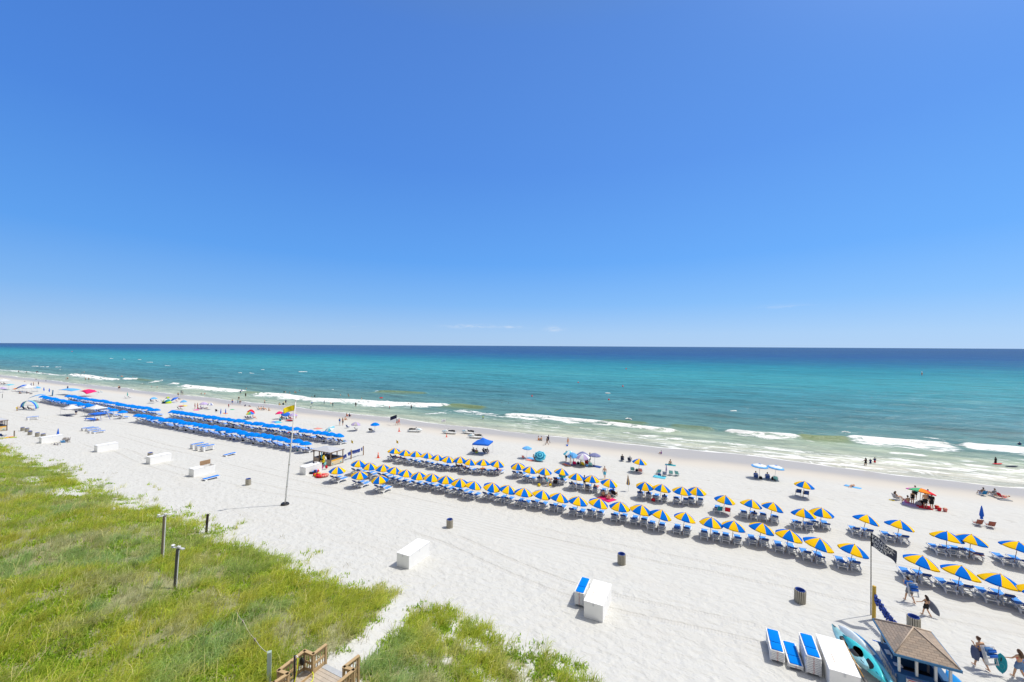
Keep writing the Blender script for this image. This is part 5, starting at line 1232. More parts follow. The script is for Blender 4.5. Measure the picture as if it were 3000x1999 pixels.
# ---------------------------------------------------------------- beach chairs, towels, bags
def make_chair(fabm, upright=False, frm=ALU):
    t = empty('beach_chair'); b = MB(); zs = .42 if upright else .22; bl = .62
    for s in (-1, 1):
        x = .27*s; b.tube([(x, .28, 0), (x, -.20, zs+.04), (x, -.30, zs+.30)], .014, 5); b.tube([(x, -.34, 0), (x, .26, zs+.03)], .014, 5); b.tube([(x, -.24, zs), (x, -.24-bl*.45, zs+bl*.9)], .014, 5); b.tube([(x*1.1, .25, zs+.22), (x*1.1, -.32, zs+.25)], .02, 5); b.tube([(x, .24, zs+.02), (x*1.1, .22, zs+.22)], .012, 4)
    b.tube([(-.27, -.24-bl*.45, zs+bl*.9), (.27, -.24-bl*.45, zs+bl*.9)], .014, 5); b.build('frame', frm, t)
    MB().plate([[(-.25+.125*j, .25-.5*i/4, zs+.02-.04*math.sin(PI*i/4)) for j in range(5)] for i in range(5)], .02).build('seat', fabm, t)
    MB().plate([[(-.25+.125*j, -.24-bl*.45*i/4-.01, zs+bl*.9*i/4) for j in range(5)] for i in range(5)], .025).build('backrest', fabm, t)
    return t
CH = {}
def chair(q, c, lab, face=0, upright=False, frm=ALU, sc=1.0, dz=0, tilt=None):
    k = (c.name, upright)
    if k not in CH: CH[k] = Proto(make_chair(c, upright, frm))
    o = CH[k].get(); g = G(*q); put(o, g+Vector((0, 0, dz)), face, tilt); o.scale = (sc,)*3; tag(o, lab, 'beach chair'); return o
def slab(name, q, w, l, m, lab, cat, rz=0, h=.03, wav=.02):
    b = MB().plate([[(-w/2+w*j/4, -l/2+l*i/6, h/2+.012+wav*(.5+.5*math.sin(i*1.7+j*2.3))) for j in range(5)] for i in range(7)], h); o = b.build(name, m); put(o, G(*q), rz); tag(o, lab, cat); return o
def bag(q, m, lab, s=.4, cat='bag'):
    t = empty('beach_bag'); MB().cush(-s*.55, s*.55, -s*.35, s*.35, 0, s*.9, r=s*.15).build('bag_body', m, t); MB().tube([(-s*.25, 0, s*.85), (-s*.18, 0, s*1.2), (s*.18, 0, s*1.2), (s*.25, 0, s*.85)], .015, 5).build('handle', BLACK, t); put(t, G(*q), rr.uniform(-40, 40)); tag(t, lab, cat); return t
BLKF = fab('black_cloth', (.02, .02, .025), 0); DBF = fab('dark_blue_cloth', (.04, .09, .30)); 
chair(z5(462, 812), MINT, 'mint beach chair under the lone parasol', 5); chair(z5(568, 830), CORAL, 'coral beach chair under the lone parasol', 0); bag(z5(518, 812), BLKF, 'black bag between the mint and coral chairs')
chair(z5(800, 842), MINT, 'mint chair left of the striped towel', 25); chair(z5(968, 858), MINT, 'middle mint chair right of the striped towel', 0); chair(z5(1052, 866), MINT, 'rightmost mint chair beside the striped towel', -15)
chair(z5(885, 872), fab('grey_striped_cloth', (.30, .31, .42)), 'grey striped towel-draped chair among mint chairs', 0); slab('beach_towel', z5(815, 890), 1.2, 1.7, AQUA, 'aqua striped towel spread before the mint chairs', 'towel', 85); bag(z5(815, 870), DBF, 'dark blue bag on the aqua striped towel')
chair(z4(1722, 958), MAG, 'magenta beach chair under the crowded parasols', 5); chair(z4(1838, 968), YCL, 'yellow beach chair under the crowded parasols', -12); chair(z4(1882, 950), RCL, 'dark red chair behind the yellow one', 0); chair(z4(1932, 972), MINT, 'mint chair at the right of the crowded parasols', 0); bag(z4(1765, 940), BLKF, 'black bag beside the magenta chair'); bag(z4(1880, 975), LBL, 'light blue bag at the foot of the yellow chair'); slab('beach_towel', z4(2000, 975), 1.0, 1.6, DBF, 'dark blue towel right of the crowded parasols', 'towel', 80); slab('beach_towel', z4(1625, 950), 1.4, 1.6, LIL, 'purple towel left of the crowded parasols', 'towel', 70)
chair(z7(1625, 845), BRN, 'left of two brown striped chairs by the furled parasol', 5); chair(z7(1790, 872), BRN, 'right of two brown striped chairs by the furled parasol', 0)
chair(z6(845, 905), DBF, 'left navy chair under the lone seaward parasol', 0, True, GWOOD); chair(z6(943, 928), DBF, 'right navy chair under the lone seaward parasol', 0, True, GWOOD)
chair(z5(1600, 1365), TEAL, 'teal folding chair behind a water-side parasol', 10, True); chair(z5(1708, 1380), RCL, 'bright red folding chair behind a water-side parasol', 0, True)
chair(z6(288, 684), DBF, 'blue chair under the left white and blue parasol', 0); chair(z6(440, 696), DBF, 'blue chair between the two white and blue parasols', 0); chair(z6(553, 712), MINT, 'green chair under the right white and blue parasol', -15); bag(z6(352, 688), BLKF, 'dark bag beneath the left white and blue parasol'); bag(z6(520, 702), BLKF, 'black backpack beside the green chair', .5)
chair(z5(330, 676), DNV, 'left black chair of a seated couple facing the sea', 5); chair(z5(428, 686), DNV, 'right black chair of a seated couple facing the sea', -8)
chair(zf(210, 585), BLKF, 'black folded chair with red cushion behind the back row', 20, True, BLACK); slab('cushion', zf(242, 520), .5, .3, RCL, 'red cushion on the black folded chair', 'cushion', 10, .06).location.z += .5
chair(zf(1570, 830), BLKF, 'black camp chair behind the blue-towelled lounger', -20, True, BLACK)
bag(z4(1250, 1232), YCL, 'yellow tote bag behind the bending man'); bag(z4(1398, 1228), YCL, 'small yellow bag right of the bending man', .35); bag(z5(735, 1205), RCL, 'red cooler bag between two water-side parasols', .4); bag(z4(1880, 1290), GREY, 'grey wheeled cooler in shade behind the back row', .5, 'cooler')
slab('beach_towel', zf(1390, 880), 1.5, 1.9, MAG, 'red and pink towel under two seated women', 'towel', 60)
slab('beach_towel', z7(750, 578), 1.6, 1.4, LIL, 'purple blanket under the rainbow parasol', 'towel', 70); slab('beach_towel', z7(925, 610), 1.5, 1.3, RCL, 'red blanket under the rainbow parasol', 'towel', 80, .03); bag(z7(855, 590), GREY, 'grey bag under the rainbow parasol', .5); bag(z7(895, 580), BLKF, 'black bag leaning on the red blanket', .6)
chair(z7(575, 515), GREY, 'grey chair of the woman left of the rainbow parasol', -60); slab('flippers', z7(505, 522), .3, .5, YCL, 'yellow swim fins lying left of the rainbow parasol', 'fins', 60)
chair(z7(1690, 455), fab('bright_blue_cloth', (.03, .22, .50)), 'bright blue chair near the swash at the right', 15); chair(z7(1830, 470), GREY, 'grey chair near the swash at the right', 30); chair(z7(1960, 500), RCL, 'red lounging chair near the swash at the right', -70)
slab('bodyboard', z7(1990, 522), .5, 1.3, fab('board_grey', (.25, .27, .30)), 'grey board lying by the red lounging chair', 'board', -75, .06, 0)
for q, c, lb in ((z7(1095, 632), RCL, 'small red and orange toy near the rainbow parasol'), (z7(1127, 658), RCL, 'red toy bucket right of the rainbow parasol'), (z7(1205, 668), CORAL, 'red and white toy farthest from the rainbow parasol')):
    t = empty('toy_bucket'); MB().lathe([(.10, 0), (.14, .22), (.15, .23)], 12).build('bucket', c, t); MB().tube([(-.14, 0, .22), (0, 0, .33), (.14, 0, .22)], .01, 4).build('handle', YCL, t); put(t, G(*q)); t.scale = (1.5,)*3; tag(t, lb, 'toy')
# toys, floats and goods at the tan hut
for q, c, s, lb in ((zk(585, 1040), DNV, .42, 'dark inflatable shark toy by the white box'), (zk(640, 1015), SAIL, .40, 'blue inflatable toy by the white box'), (zk(690, 1000), RCL, .42, 'red inflatable toy by the white box'), (zk(755, 1115), YCL, .42, 'yellow inflatable ring beside the red ones'), (zk(840, 1160), RCL, .50, 'red inflatable float on the sand by the hut'), (zk(945, 1150), CORAL, .52, 'pale red inflatable float on the sand by the hut')):
    t = empty('inflatable_toy'); b = MB(); n = 14
    for i in range(n):
        a = 2*PI*i/n; a2 = 2*PI*(i+1)/n; b.tube([(s*math.cos(a), s*.8*math.sin(a), s*.42), (s*math.cos(a2), s*.8*math.sin(a2), s*.42)], s*.36, 8, caps=False)
    b.build('ring_tube', c, t); MB().ball((s*.9, 0, s*.9), s*.32, sc=(1, .8, 1)).build('animal_head', c, t); put(t, G(*q), rr.uniform(0, 300)); tag(t, lb, 'inflatable toy')
o = MB().ball((0, 0, .2), .2, n=10).build('beach_ball', RCL); put(o, G(*zk(652, 1125))); tag(o, 'dark red ball on the sand before the white box', 'ball')
for k, (q, z, c, lb) in enumerate(((zk(925, 930), 1.75, YCL, 'yellow inflatable toy at the top of the hanging rack'), (zk(930, 930), 1.2, YCL, 'yellow and black toy in the hanging rack'), (zk(980, 930), .8, MINT, 'turquoise toy low in the hanging rack'), (zk(905, 930), .35, PINK, 'pink toy at the bottom of the hanging rack'), (zk(1000, 915), 1.5, PALE, 'white net bag hanging at the rack'), (zk(1030, 915), .3, RCL, 'red toy at the right bottom of the rack'))):
    t = empty('hanging_toy'); b = MB(); b.ball((0, 0, .2), .20, sc=(1, .7, 1.2)); b.ball((.1, 0, .42), .12); b.build('toy_body', c, t); MB().tube([(0, 0, .4), (0, 0, .62)], .008, 4).build('hook_cord', BLACK, t); put(t, G(*q)+Vector((0, 0, z-.15)), 40*k); tag(t, lb, 'toy')
tag(MB().tube([G(*z3(402, 1252))+Vector((0, 0, 1.35)), G(*zk(960, 920))+Vector((0, 0, 1.9)), G(970.8, 1367.6)+Vector((0, 0, 2.0))], .015, 4).build('rope', BLACK), 'dark rope holding the hanging beach toys', 'rope')
for k, (q, lb) in enumerate(((zk(540, 690), 'dark mask set lying on the white box lid'), (zk(610, 690), 'grey goggles box on the white box lid'))):
    o = MB().cush(-.16, .16, -.10, .10, 0, .16).build('goggles', (DNV, GREY)[k]); put(o, P(40.0+.35*k, -51.6+.1*k, 1.13)); tag(o, lb, 'goggles')
chair(zb(75, 1445), DBF, 'folded blue chairs leaning in front of the far-left hut', 30, True); 
for q, c, lb in ((zb(100, 1448), YCL, 'yellow sand toy at the far-left dune edge'), (zb(300, 1435), LIME, 'green sand toy at the far-left dune edge'), (zb(225, 1425), ORG, 'orange sand toy at the far-left dune edge')): slab('sand_toy', q, .9, .35, c, lb, 'toy', 60, .10)
# heap of folded chairs by the far white box
for k, (x, y, c, dz, tl) in enumerate(((1330, 720, AQUA, .1, (0, 70)), (1420, 690, PALE, .45, (20, 50)), (1480, 770, GREY, 0, (60, 10)), (1400, 800, LBL, 0, (70, 20)), (1560, 790, GREY, .05, (50, -30)), (1180, 880, DBF, 0, (80, 0)), (1300, 890, DBF, 0, (80, 10)))):
    chair(zq(x, y), c, '%s folded chair, %s from the left in the heap by the box' % (('aqua', 'pale', 'grey', 'light blue', 'pale grey', 'dark blue', 'navy')[k], nth((3, 5, 6, 4, 7, 1, 2)[k])), 30*k, True, ALU, 1, dz, tl)
closed(zq(1400, 640), 'furled bright blue parasol standing in the chair heap', [SAIL], 1.9, .17)
t = empty('hand_cart'); MB().tube([(0, 0, .05), (.55, 0, 1.1)], .03, 6).build('handle', GWOOD, t); MB().tube([(-.1, -.25, .05), (-.1, .25, .05)], .03, 6).build('axle', GWOOD, t); put(t, G(*zq(1800, 785)), 0); tag(t, 'slanting cart handle beside the wire bin', 'cart')

# ---------------------------------------------------------------- canopies and sun shades
def popup(q, w, l, h, rise, m, lab, rz=0, splay=0.0, legm=ALU, val=.22):
    """q = ground point under the middle"""
    t = empty('popup_canopy'); a, c = w/2, l/2; b = MB(); n = 6
    for k in range(4):
        C4 = [Vector((-a, -c, h)), Vector((a, -c, h)), Vector((a, c, h)), Vector((-a, c, h))]; p, q2 = C4[k], C4[(k+1) % 4]; ap = Vector((0, 0, h+rise)); rows = []
        for i in range(n+1):
            f = i/n; r_ = []
            for j in range(n+1): s = p.lerp(q2, j/n); x = ap.lerp(s, max(f, .02)); x.z -= .10*math.sin(PI*f)*(1 if rise > .3 else .2); r_.append(x)
            rows.append(r_)
        rows.append([Vector((x.x*1.005, x.y*1.005, x.z-val)) for x in rows[-1]]); b.plate(rows, .015)
    b.build('canopy_top', m, t)
    for sx in (-1, 1):
        for sy in (-1, 1): MB().tube([(sx*(a-.04), sy*(c-.04), h), (sx*(a+splay), sy*(c+splay), -.05)], .045 if splay else .022, 6).build('leg', legm, t)
    put(t, G(*q), rz); tag(t, lab, 'canopy'); return t
popup(z4(512, 800), 2.9, 2.9, 1.95, .85, SAIL, 'blue pop-up canopy over four seated people', 12)
popup(zb(1640, 905), 3.1, 3.1, 1.75, .95, WCL, 'left white pop-up canopy low over beach gear', 0)
popup(zc(690, 830), 3.3, 3.1, 2.05, .85, fab('grey_white_cloth', (.66, .68, .70)), 'greyish white pop-up canopy just behind the small blue shelter', 5)
popup(zc(720, 940), 2.5, 2.3, 1.72, .25, SAIL, 'small blue sun shelter with splayed fat blue legs', 10, .42, SAIL)
popup((10, 1128), 3.4, 3.4, 2.0, .8, WCL, 'white canopy cut by the far-left edge', 5); popup(zb(640, 400), 4.2, 3.2, 2.1, 1.1, WCL, 'white canopy far left in front of the big blue shade', 0)
def shade(pts, h_mid, m, lab, q, rz=0, poles=True, t_=.03, name='shade_sail', nx=8, ny=5):
    """stretched cloth between four corner points (x along shore, y seaward, z), bulging up by h_mid"""
    t = empty(name); A_, B_, C_, D_ = [Vector(p) for p in pts]; rows = []
    for i in range(nx+1):
        f = i/nx; r_ = []
        for j in range(ny+1): s = j/ny; x = A_.lerp(B_, f).lerp(D_.lerp(C_, f), s); x.z += h_mid*math.sin(PI*f)*(.4+.6*math.sin(PI*s)); r_.append(x)
        rows.append(r_)
    MB().plate(rows, t_).build('cloth', m, t)
    if poles:
        for p in (A_, B_, C_, D_):
            if p.z > .4: MB().tube([(p.x, p.y, -.1), tuple(p)], .02, 5).build('pole', STEEL, t)
    put(t, G(*q), rz); tag(t, lab, 'sun shade'); return t
t = empty('arched_shelter'); 
for y0, y1, m, nm in ((-.2, .28, SAIL, 'blue_panel'), (.28, .85, MINT, 'turquoise_panel')):
    MB().plate([[(-3.6*math.cos(PI*i/16)-.9*(y-.2), y, .45+2.0*math.sin(PI*i/16)**.9) for y in (y0, (y0+y1)/2, y1)] for i in range(17)], .03).build(nm, m, t)
MB().tube([(-3.6*math.cos(PI*i/16)+.36, -.2, .43+2.0*math.sin(PI*i/16)**.9) for i in range(17)], .03, 6).build('arch_pole', STEEL, t)
put(t, G(*zb(640, 790)), 8); tag(t, 'arched blue and turquoise sun shade on the far-left sand', 'sun shade')
shade([(-2.2, -1.2, 1.9), (2.6, -1.6, 1.0), (2.9, 1.2, 1.7), (-1.8, 1.4, 2.1)], .75, MAG, 'magenta sun shade stretched beyond the far blue rows', zc(470, 345), 10)
shade([(-5, -1.3, 1.7), (5, -1.3, 1.7), (5, 1.3, 2.1), (-5, 1.3, 2.1)], .35, LBL, 'long light blue awning behind the magenta shade', zb(1600, 450), 3)
shade([(-1.6, 0, .0), (1.6, 0, .0), (1.6, .15, 2.0), (-1.6, .15, 2.0)], .05, fab('net_blue', (.15, .38, .62)), 'blue windbreak panel left of the long awning', zb(1200, 470), -10, False)
shade([(-2.6, -1.4, 1.2), (2.6, -1.0, 1.7), (2.6, 1.4, 2.0), (-2.4, 1.2, 1.6)], 1.0, SAIL, 'big royal blue shade behind the far white canopy', zb(540, 370), 0)
shade([(-3.5, -.8, 1.7), (3.5, -.8, 1.9), (3.5, .8, 2.1), (-3.5, .8, 2.0)], .2, AQUA, 'turquoise awning at the far-left edge', zb(200, 330), 0)
shade([(-1.6, -.5, .7), (1.6, -.5, .8), (1.6, .4, 1.2), (-1.6, .4, 1.1)], .1, ORG, 'low orange shade under the royal blue one', zb(350, 365), 0)
shade([(-2.3, -1.2, .9), (2.3, -.9, 1.9), (2.3, 1.2, 2.2), (-2.2, 1.0, 1.7)], .35, LBL, 'light blue shade cloth at the head of a blue parasol row', zb(850, 590), 4)
t = empty('beach_tent'); 
for k, m in enumerate((LIME, TEAL, PALE, LIME, SAIL)):
    a0, a1 = -PI*.05+PI*.22*k, -PI*.05+PI*.22*(k+1)
    MB().plate([[(1.35*math.cos(a)*math.cos(e), 1.1*math.sin(e)-.2, 1.45*math.sin(a)*math.cos(e)) for e in (-1.1, -.6, 0, .6, 1.1)] for a in (a0, (a0+a1)/2, a1)], .02).build('tent_panel', m, t)
put(t, G(*zd(590, 350)), 20); tag(t, 'lime, teal and white pop-up beach tent', 'tent')
t = empty('folded_banner'); MB().plate([[(-.75+1.5*i/6, .05*math.sin(i*1.3), 1.15-.5*j/3+.42*i/6) for j in range(4)] for i in range(7)], .03).build('banner_cloth', DNV, t); put(t, G(*z3(1355, 655)), 0); t.scale = (1.35, 1, 1.7); tag(t, 'dark square banner carried by two people near the wet sand', 'banner')

# ---------------------------------------------------------------- jet skis
def loft(rings, m=0, b=None):
    b = b or MB(); n = len(rings[0]); vs = [p for r in rings for p in r]
    fs = [(i*n+j, i*n+(j+1) % n, (i+1)*n+(j+1) % n, (i+1)*n+j) for i in range(len(rings)-1) for j in range(n)]+[tuple(range(n))[::-1], tuple(range((len(rings)-1)*n, len(rings)*n))]
    return b.add(vs, fs, m, True)
def ring(y, w, z0, zc, z1, tw=.75): return [(-w, y, zc), (-w*.9, y, zc*.6+z0*.4), (0, y, z0), (w*.9, y, zc*.6+z0*.4), (w, y, zc), (w*tw, y, z1), (0, y, z1+.05), (-w*tw, y, z1)]
JW = mat('gelcoat_white', (.76, .78, .79), .25, .04, 3, .5, coat=.4); JB = mat('gelcoat_blue', (.20, .55, .68), .25, .05, 3, .5, coat=.4)
def make_jetski():
    t = empty('jet_ski')
    loft([ring(-1.6, .48, .12, .38, .46), ring(-1.2, .56, .02, .36, .48), ring(0, .58, .0, .36, .52), ring(.8, .52, .02, .40, .60), ring(1.3, .34, .16, .48, .64), ring(1.62, .06, .42, .56, .60)]).build('hull', JW, t)
    loft([ring(.15, .34, .50, .62, .86, .7), ring(.6, .40, .52, .66, .90, .6), ring(1.1, .32, .52, .66, .78, .6), ring(1.5, .08, .55, .60, .64, .6)]).build('hood', [JW], t); loft([ring(.62, .405, .56, .68, .80, .9), ring(1.1, .33, .56, .66, .74, .9), ring(1.5, .09, .56, .60, .625, .9)]).build('side_trim', JB, t)
    loft([ring(-1.35, .16, .48, .60, .80, .8), ring(-.8, .19, .48, .62, .86, .8), ring(-.3, .17, .48, .62, .78, .8), ring(.2, .15, .50, .64, .84, .8)]).build('seat', BLACK, t)
    b = MB(); b.tube([(0, .42, .86), (0, .25, 1.02)], .05, 6); b.tube([(-.38, .12, 1.02), (-.15, .25, 1.05), (.15, .25, 1.05), (.38, .12, 1.02)], .022, 6); b.build('handlebar', BLACK, t)
    for s in (-1, 1): MB().ball((.36*s, .75, .86), .07, sc=(1, .5, .7)).build('mirror', BLACK, t)
    MB().box(-.4, .4, -1.62, -1.1, .485, .50).build('deck_mat', mat('deck_mat', (.10, .11, .12), .9), t)
    return t
JS = Proto(make_jetski())
for q, rz, lb in ((z3(1640, 745), -65, 'white jet ski farthest left, nose to the right'), (z3(2085, 768), 110, 'white and aqua jet ski beside the small orange cone'), (z4(322, 545), 100, 'white and aqua jet ski nearest the wet sand'), (z4(412, 602), 112, 'white and aqua jet ski closest to the blue canopy')):
    o = JS.get(); put(o, G(*q), rz); tag(o, lb, 'jet ski', 'jet skis parked on the sand')
smallf = G(*z3(2040, 720)); _, rows = flagmesh(smallf+Vector((0, 0, 2.6)), (-.8, -.3, 0), 1.0, .55, .1, .05, 6, 4)
t = MB().plate(rows, .01).build('flag', WCL); tag(t, 'small white flag above the second jet ski', 'flag'); MB().tube([smallf-Vector((0, 0, .2)), smallf+Vector((0, 0, 2.65))], .015, 5).build('flag_pole', WHITE, t)

# ---------------------------------------------------------------- kayaks and boards at the blue hut
def lens(L_, w, h, rock=.12, flat=False):
    rs = []
    for i in range(13):
        f = -1+2*i/12; k = max(1-abs(f)**2.3, .012)**.8; y = f*L_/2; zr = rock*f*f; rs.append([(-w/2*k, y, zr+h*.55), (-w*.38*k, y, zr+h*.12), (0, y, zr), (w*.38*k, y, zr+h*.12), (w/2*k, y, zr+h*.55), (w*.38*k, y, zr+h*(.9 if not flat else .8)), (0, y, zr+h*(.72 if not flat else .85)), (-w*.38*k, y, zr+h*(.9 if not flat else .8))])
    return loft(rs)
def board(name, u, v, dz, L_, w, h, m, lab, cat, rz, roll, pitch=0, group='boards and kayaks beside the blue hut', flat=False):
    t = empty(name); lens(L_, w, h, .16 if not flat else .10, flat).build('hull' if not flat else 'board_deck', m, t)
    if not flat:
        MB().cush(-w*.26, w*.26, -.75, -.15, h*.72, h*.90).build('seat', BLACK, t); MB().lathe([(.17, h*.70), (.19, h*.90), (.21, h*.90)], 14, 0, T(0, .45, 0), 1, 1.9).build('cockpit', mat('cockpit_dark', (.03, .05, .06), .7), t); MB().tube([(0, -L_*.46, h*.95), (0, -L_*.3, h*.9)], .02, 5).build('grab_handle', BLACK, t)
    else: MB().tube([(0, -L_*.44, -.15), (0, -L_*.40, .02)], [.02, .06], 5).build('fin', BLACK, t); MB().cush(-w*.36, w*.36, -L_*.3, L_*.18, h*.86, h*.90, r=.004).build('deck_pad', PALE, t)
    t.matrix_world = Matrix.Translation(P(u, v, dz)) @ Matrix.Rotation(ROT+R(rz), 4, 'Z') @ RX(pitch) @ RY(roll); tag(t, lab, cat, group); return t
KT = mat('turquoise_gelcoat', (.05, .50, .55), .3, .25, 1.2, .5, coat=.3); KM = mat('marbled_grey_teal', (.20, .40, .46), .3, .95, 2.2, .5, coat=.3); BWH = mat('board_white', (.72, .77, .80), .3, .05, 3, .5); BBL = mat('board_blue', (.06, .24, .50), .35, .1, 3, .5)
board('kayak', 29.6, 7.62, .45, 3.4, .72, .40, KM, 'marbled grey kayak lying next to the white box', 'kayak', 14, -18)
board('kayak', 28.75, 8.12, .62, 3.3, .74, .36, KT, 'turquoise kayak resting on its side among the boards', 'kayak', 15, -46)
board('kayak', 28.4, 8.42, .55, 3.1, .72, .34, mat('aqua_gelcoat', (.14, .50, .62), .3, .2, 1.2, .5, coat=.3), 'pale aqua kayak between the turquoise one and the paddleboards', 'kayak', 16, -46)
board('paddleboard', 30.15, 8.10, .60, 3.3, .84, .13, BWH, 'white paddleboard standing on edge beside the kayaks', 'paddleboard', 15, -58, flat=True)
board('paddleboard', 29.8, 8.40, .62, 3.4, .82, .13, BBL, 'blue-edged paddleboard nearest the blue hut', 'paddleboard', 15, -62, flat=True)
t = empty('paddle'); MB().tube([(0, -1.1, 0), (0, 1.1, 0)], .022, 6).build('shaft', mat('paddle_orange', (.55, .28, .05), .5), t); b = MB(); b.ball((0, 1.25, 0), .22, sc=(.5, 1, .12)); b.ball((0, -1.25, 0), .22, sc=(.5, 1, .12)); b.build('blade', BLACK, t)
t.matrix_world = Matrix.Translation(P(28.3, 7.36, .85)) @ Matrix.Rotation(ROT+R(8), 4, 'Z') @ RX(10); tag(t, 'orange paddle lying between the white box and kayaks', 'paddle')
t = board('paddleboard', 28.7, 11.75, .40, 2.8, .75, .12, mat('board_bright_blue', (.02, .28, .70), .35, .05, 3, .5), 'bright blue board lying beyond the blue hut', 'paddleboard', -6, -30, flat=True)
t = board('paddleboard', 28.3, 12.0, .25, 2.8, .75, .12, BWH, 'white board lying outermost beyond the blue hut', 'paddleboard', -6, -22, flat=True)

# ---------------------------------------------------------------- boardwalk at the bottom
PINE = mat('pine_boards', (.42, .30, .16), .75, .22, 5, .25); PINE2 = mat('greyed_deck_boards', (.46, .40, .33), .85, .25, 4, .2)
t = empty('boardwalk'); bu0, bv0 = 12.8, -16.5; ZD = .12
def bx(u, v, z): return Vector((v-bv0, u-bu0, z))
b = MB()
for i in range(28): y = -4.0+i*.19; b.box(-.72, 1.24, y, y+.178, ZD-.04, ZD)
for i in range(20): y = -2.2+i*.15; b.box(-1.28, -.725, y, y+.142, ZD-.05, ZD-.004)
for x in (-.7, .2, 1.15): b.box(x-.04, x+.04, -4, 1.3, ZD-.2, ZD-.042)
b.build('deck', PINE2, t); MB().box(-.70, 1.20, 1.10, 1.36, ZD+.003, ZD+.015).build('end_plate', mat('worn_grey_plate', (.40, .42, .44), .6, .2, 6), t)
MB().box(-.76, -.715, -2.0, 1.3, ZD-.004, ZD+.10).build('kick_board', PINE, t)
def railing(pts, endless=False):
    r_ = empty('railing'); r_.parent = t; tr = MB(); bal = MB()
    for i, (u, v) in enumerate(pts):
        p = bx(u, v, 0); MB().box(p.x-.05, p.x+.05, p.y-.05, p.y+.05, -.6, 1.06).build('post', PINE, r_)
    for (a, c) in zip(pts[:-1], pts[1:]):
        p, q = bx(*a, 0), bx(*c, 0); d = q-p; L_ = d.length; an = math.degrees(math.atan2(d.y, d.x)); M = T(p.x, p.y, 0) @ RZ(an)
        tr.box(-.04, L_+.04, -.08, .08, 1.063, 1.10, 0, M)
        for z in (.93, .52, .18): tr.box(.055, L_-.055, -.02, .02, z, z+.12, 0, M)
        n = max(1, int(L_/.14))
        for k in range(1, n): x = L_*k/n; bal.box(x-.018, x+.018, .022, .055, .16, 1.04, 0, M)
    tr.build('rails', PINE, r_); bal.build('balusters', PINE, r_)
railing([(10.2, -18.6), (11.55, -17.35), (12.16, -17.25), (12.08, -17.82), (13.42, -17.82), (13.46, -17.24), (14.16, -17.22)])
railing([(14.36, -15.18), (13.56, -15.26), (13.66, -14.72), (11.4, -14.9)])
put(t, P(bu0, bv0)); BWZ = gz(*uv_xy(bu0, bv0)); tag(t, 'timber boardwalk end with slatted railings at the bottom edge', 'boardwalk')
def onbw(b, name, m, lab, cat): o = b.build(name, m); o.matrix_world = t.matrix_world.copy(); tag(o, lab, cat); return o
x_, y_ = bx(12.75, -17.62, 0).x, bx(12.75, -17.62, 0).y
tt = empty('shower_post'); MB().tube([(0, 0, 0), (0, 0, 1.25)], .045, 8).build('standpipe', BLACK, tt); MB().tube([(0, 0, 1.2), (.12, .02, 1.28), (.2, .02, 1.2)], .02, 6).build('tap', STEEL, tt); tt.matrix_world = t.matrix_world @ T(x_, y_, ZD); tag(tt, 'black standpipe with tap on the boardwalk', 'standpipe')
hp = [(x_+.2, y_+.02, ZD+1.2), (x_+.26, y_-.05, ZD+.8), (x_+.22, y_-.12, ZD+.3), (x_+.30, y_-.3, ZD+.03), (x_+.6, y_-.2, ZD+.03), (x_+.75, y_+.25, ZD+.03), (x_+.6, y_+.55, ZD+.03), (x_+.45, y_+.6, ZD+.25)]
from mathutils.geometry import interpolate_bezier
hs_ = []
for i in range(len(hp)-1):
    a, c = Vector(hp[i]), Vector(hp[i+1]); ta = (c-Vector(hp[max(i-1, 0)]))*.25; tc = (Vector(hp[min(i+2, len(hp)-1)])-a)*.25; hs_ += interpolate_bezier(a, a+ta, c-tc, c, 6)[:-1]
onbw(MB().tube(hs_, .022, 6), 'garden_hose', mat('yellow_hose', (.62, .66, .02), .5, .05), 'bright yellow hose looping over the boardwalk boards', 'hose')
p = bx(13.3, -17.7, 0); onbw(MB().ball((p.x, p.y-.1, .75), .16, sc=(1, .5, 1.2)), 'hose_reel', BLACK, 'black hose reel hanging inside the boardwalk corner', 'hose reel')

# ---------------------------------------------------------------- water marks: buoys, white caps
def buoy(q, s, m, lb):
    t = empty('buoy'); g = G(*q); g.z = .0; MB().ball((0, 0, .15), .42*s, m=0, n=8).build('float', m, t); MB().tube([(0, 0, .3*s), (0, 0, .75*s)], .05*s, 6).build('stem', m, t); put(t, g); tag(t, lb, 'buoy', 'red mooring buoys')
RB = mat('buoy_red', (.65, .03, .03), .5)
for q, s, lb in (((1558.6, 1162), .85, 'red buoy nearest shore, left of the pair'), ((1783.7, 1172.7), .85, 'red buoy nearest shore, right of the pair'), ((1694, 1122), 1.0, 'red buoy in the middle distance, left'), ((1824.5, 1133), 1.0, 'red buoy in the middle distance, right'), ((1834.7, 1081.6), 1.4, 'small red buoy farthest out over turquoise water'), ((211, 1031), 2.4, 'tiny red buoy far out at the left')): buoy(q, s, RB, lb)
t = empty('channel_marker'); g = G(2701, 1100); g.z = 0; MB().tube([(0, 0, -.3), (0, 0, 2.6), (0, 0, 2.8)], [.45, .35, .1], 8).build('marker_body', PALE, t); MB().lathe([(.47, 1.0), (.45, 1.5)], 10, caps=False).build('band', ORG, t); put(t, g); tag(t, 'white marker buoy with orange band far out at the right', 'buoy')
fb = MB(); FM = mat('white_foam', (.80, .82, .82), .9, .1, 3, .1, .6)
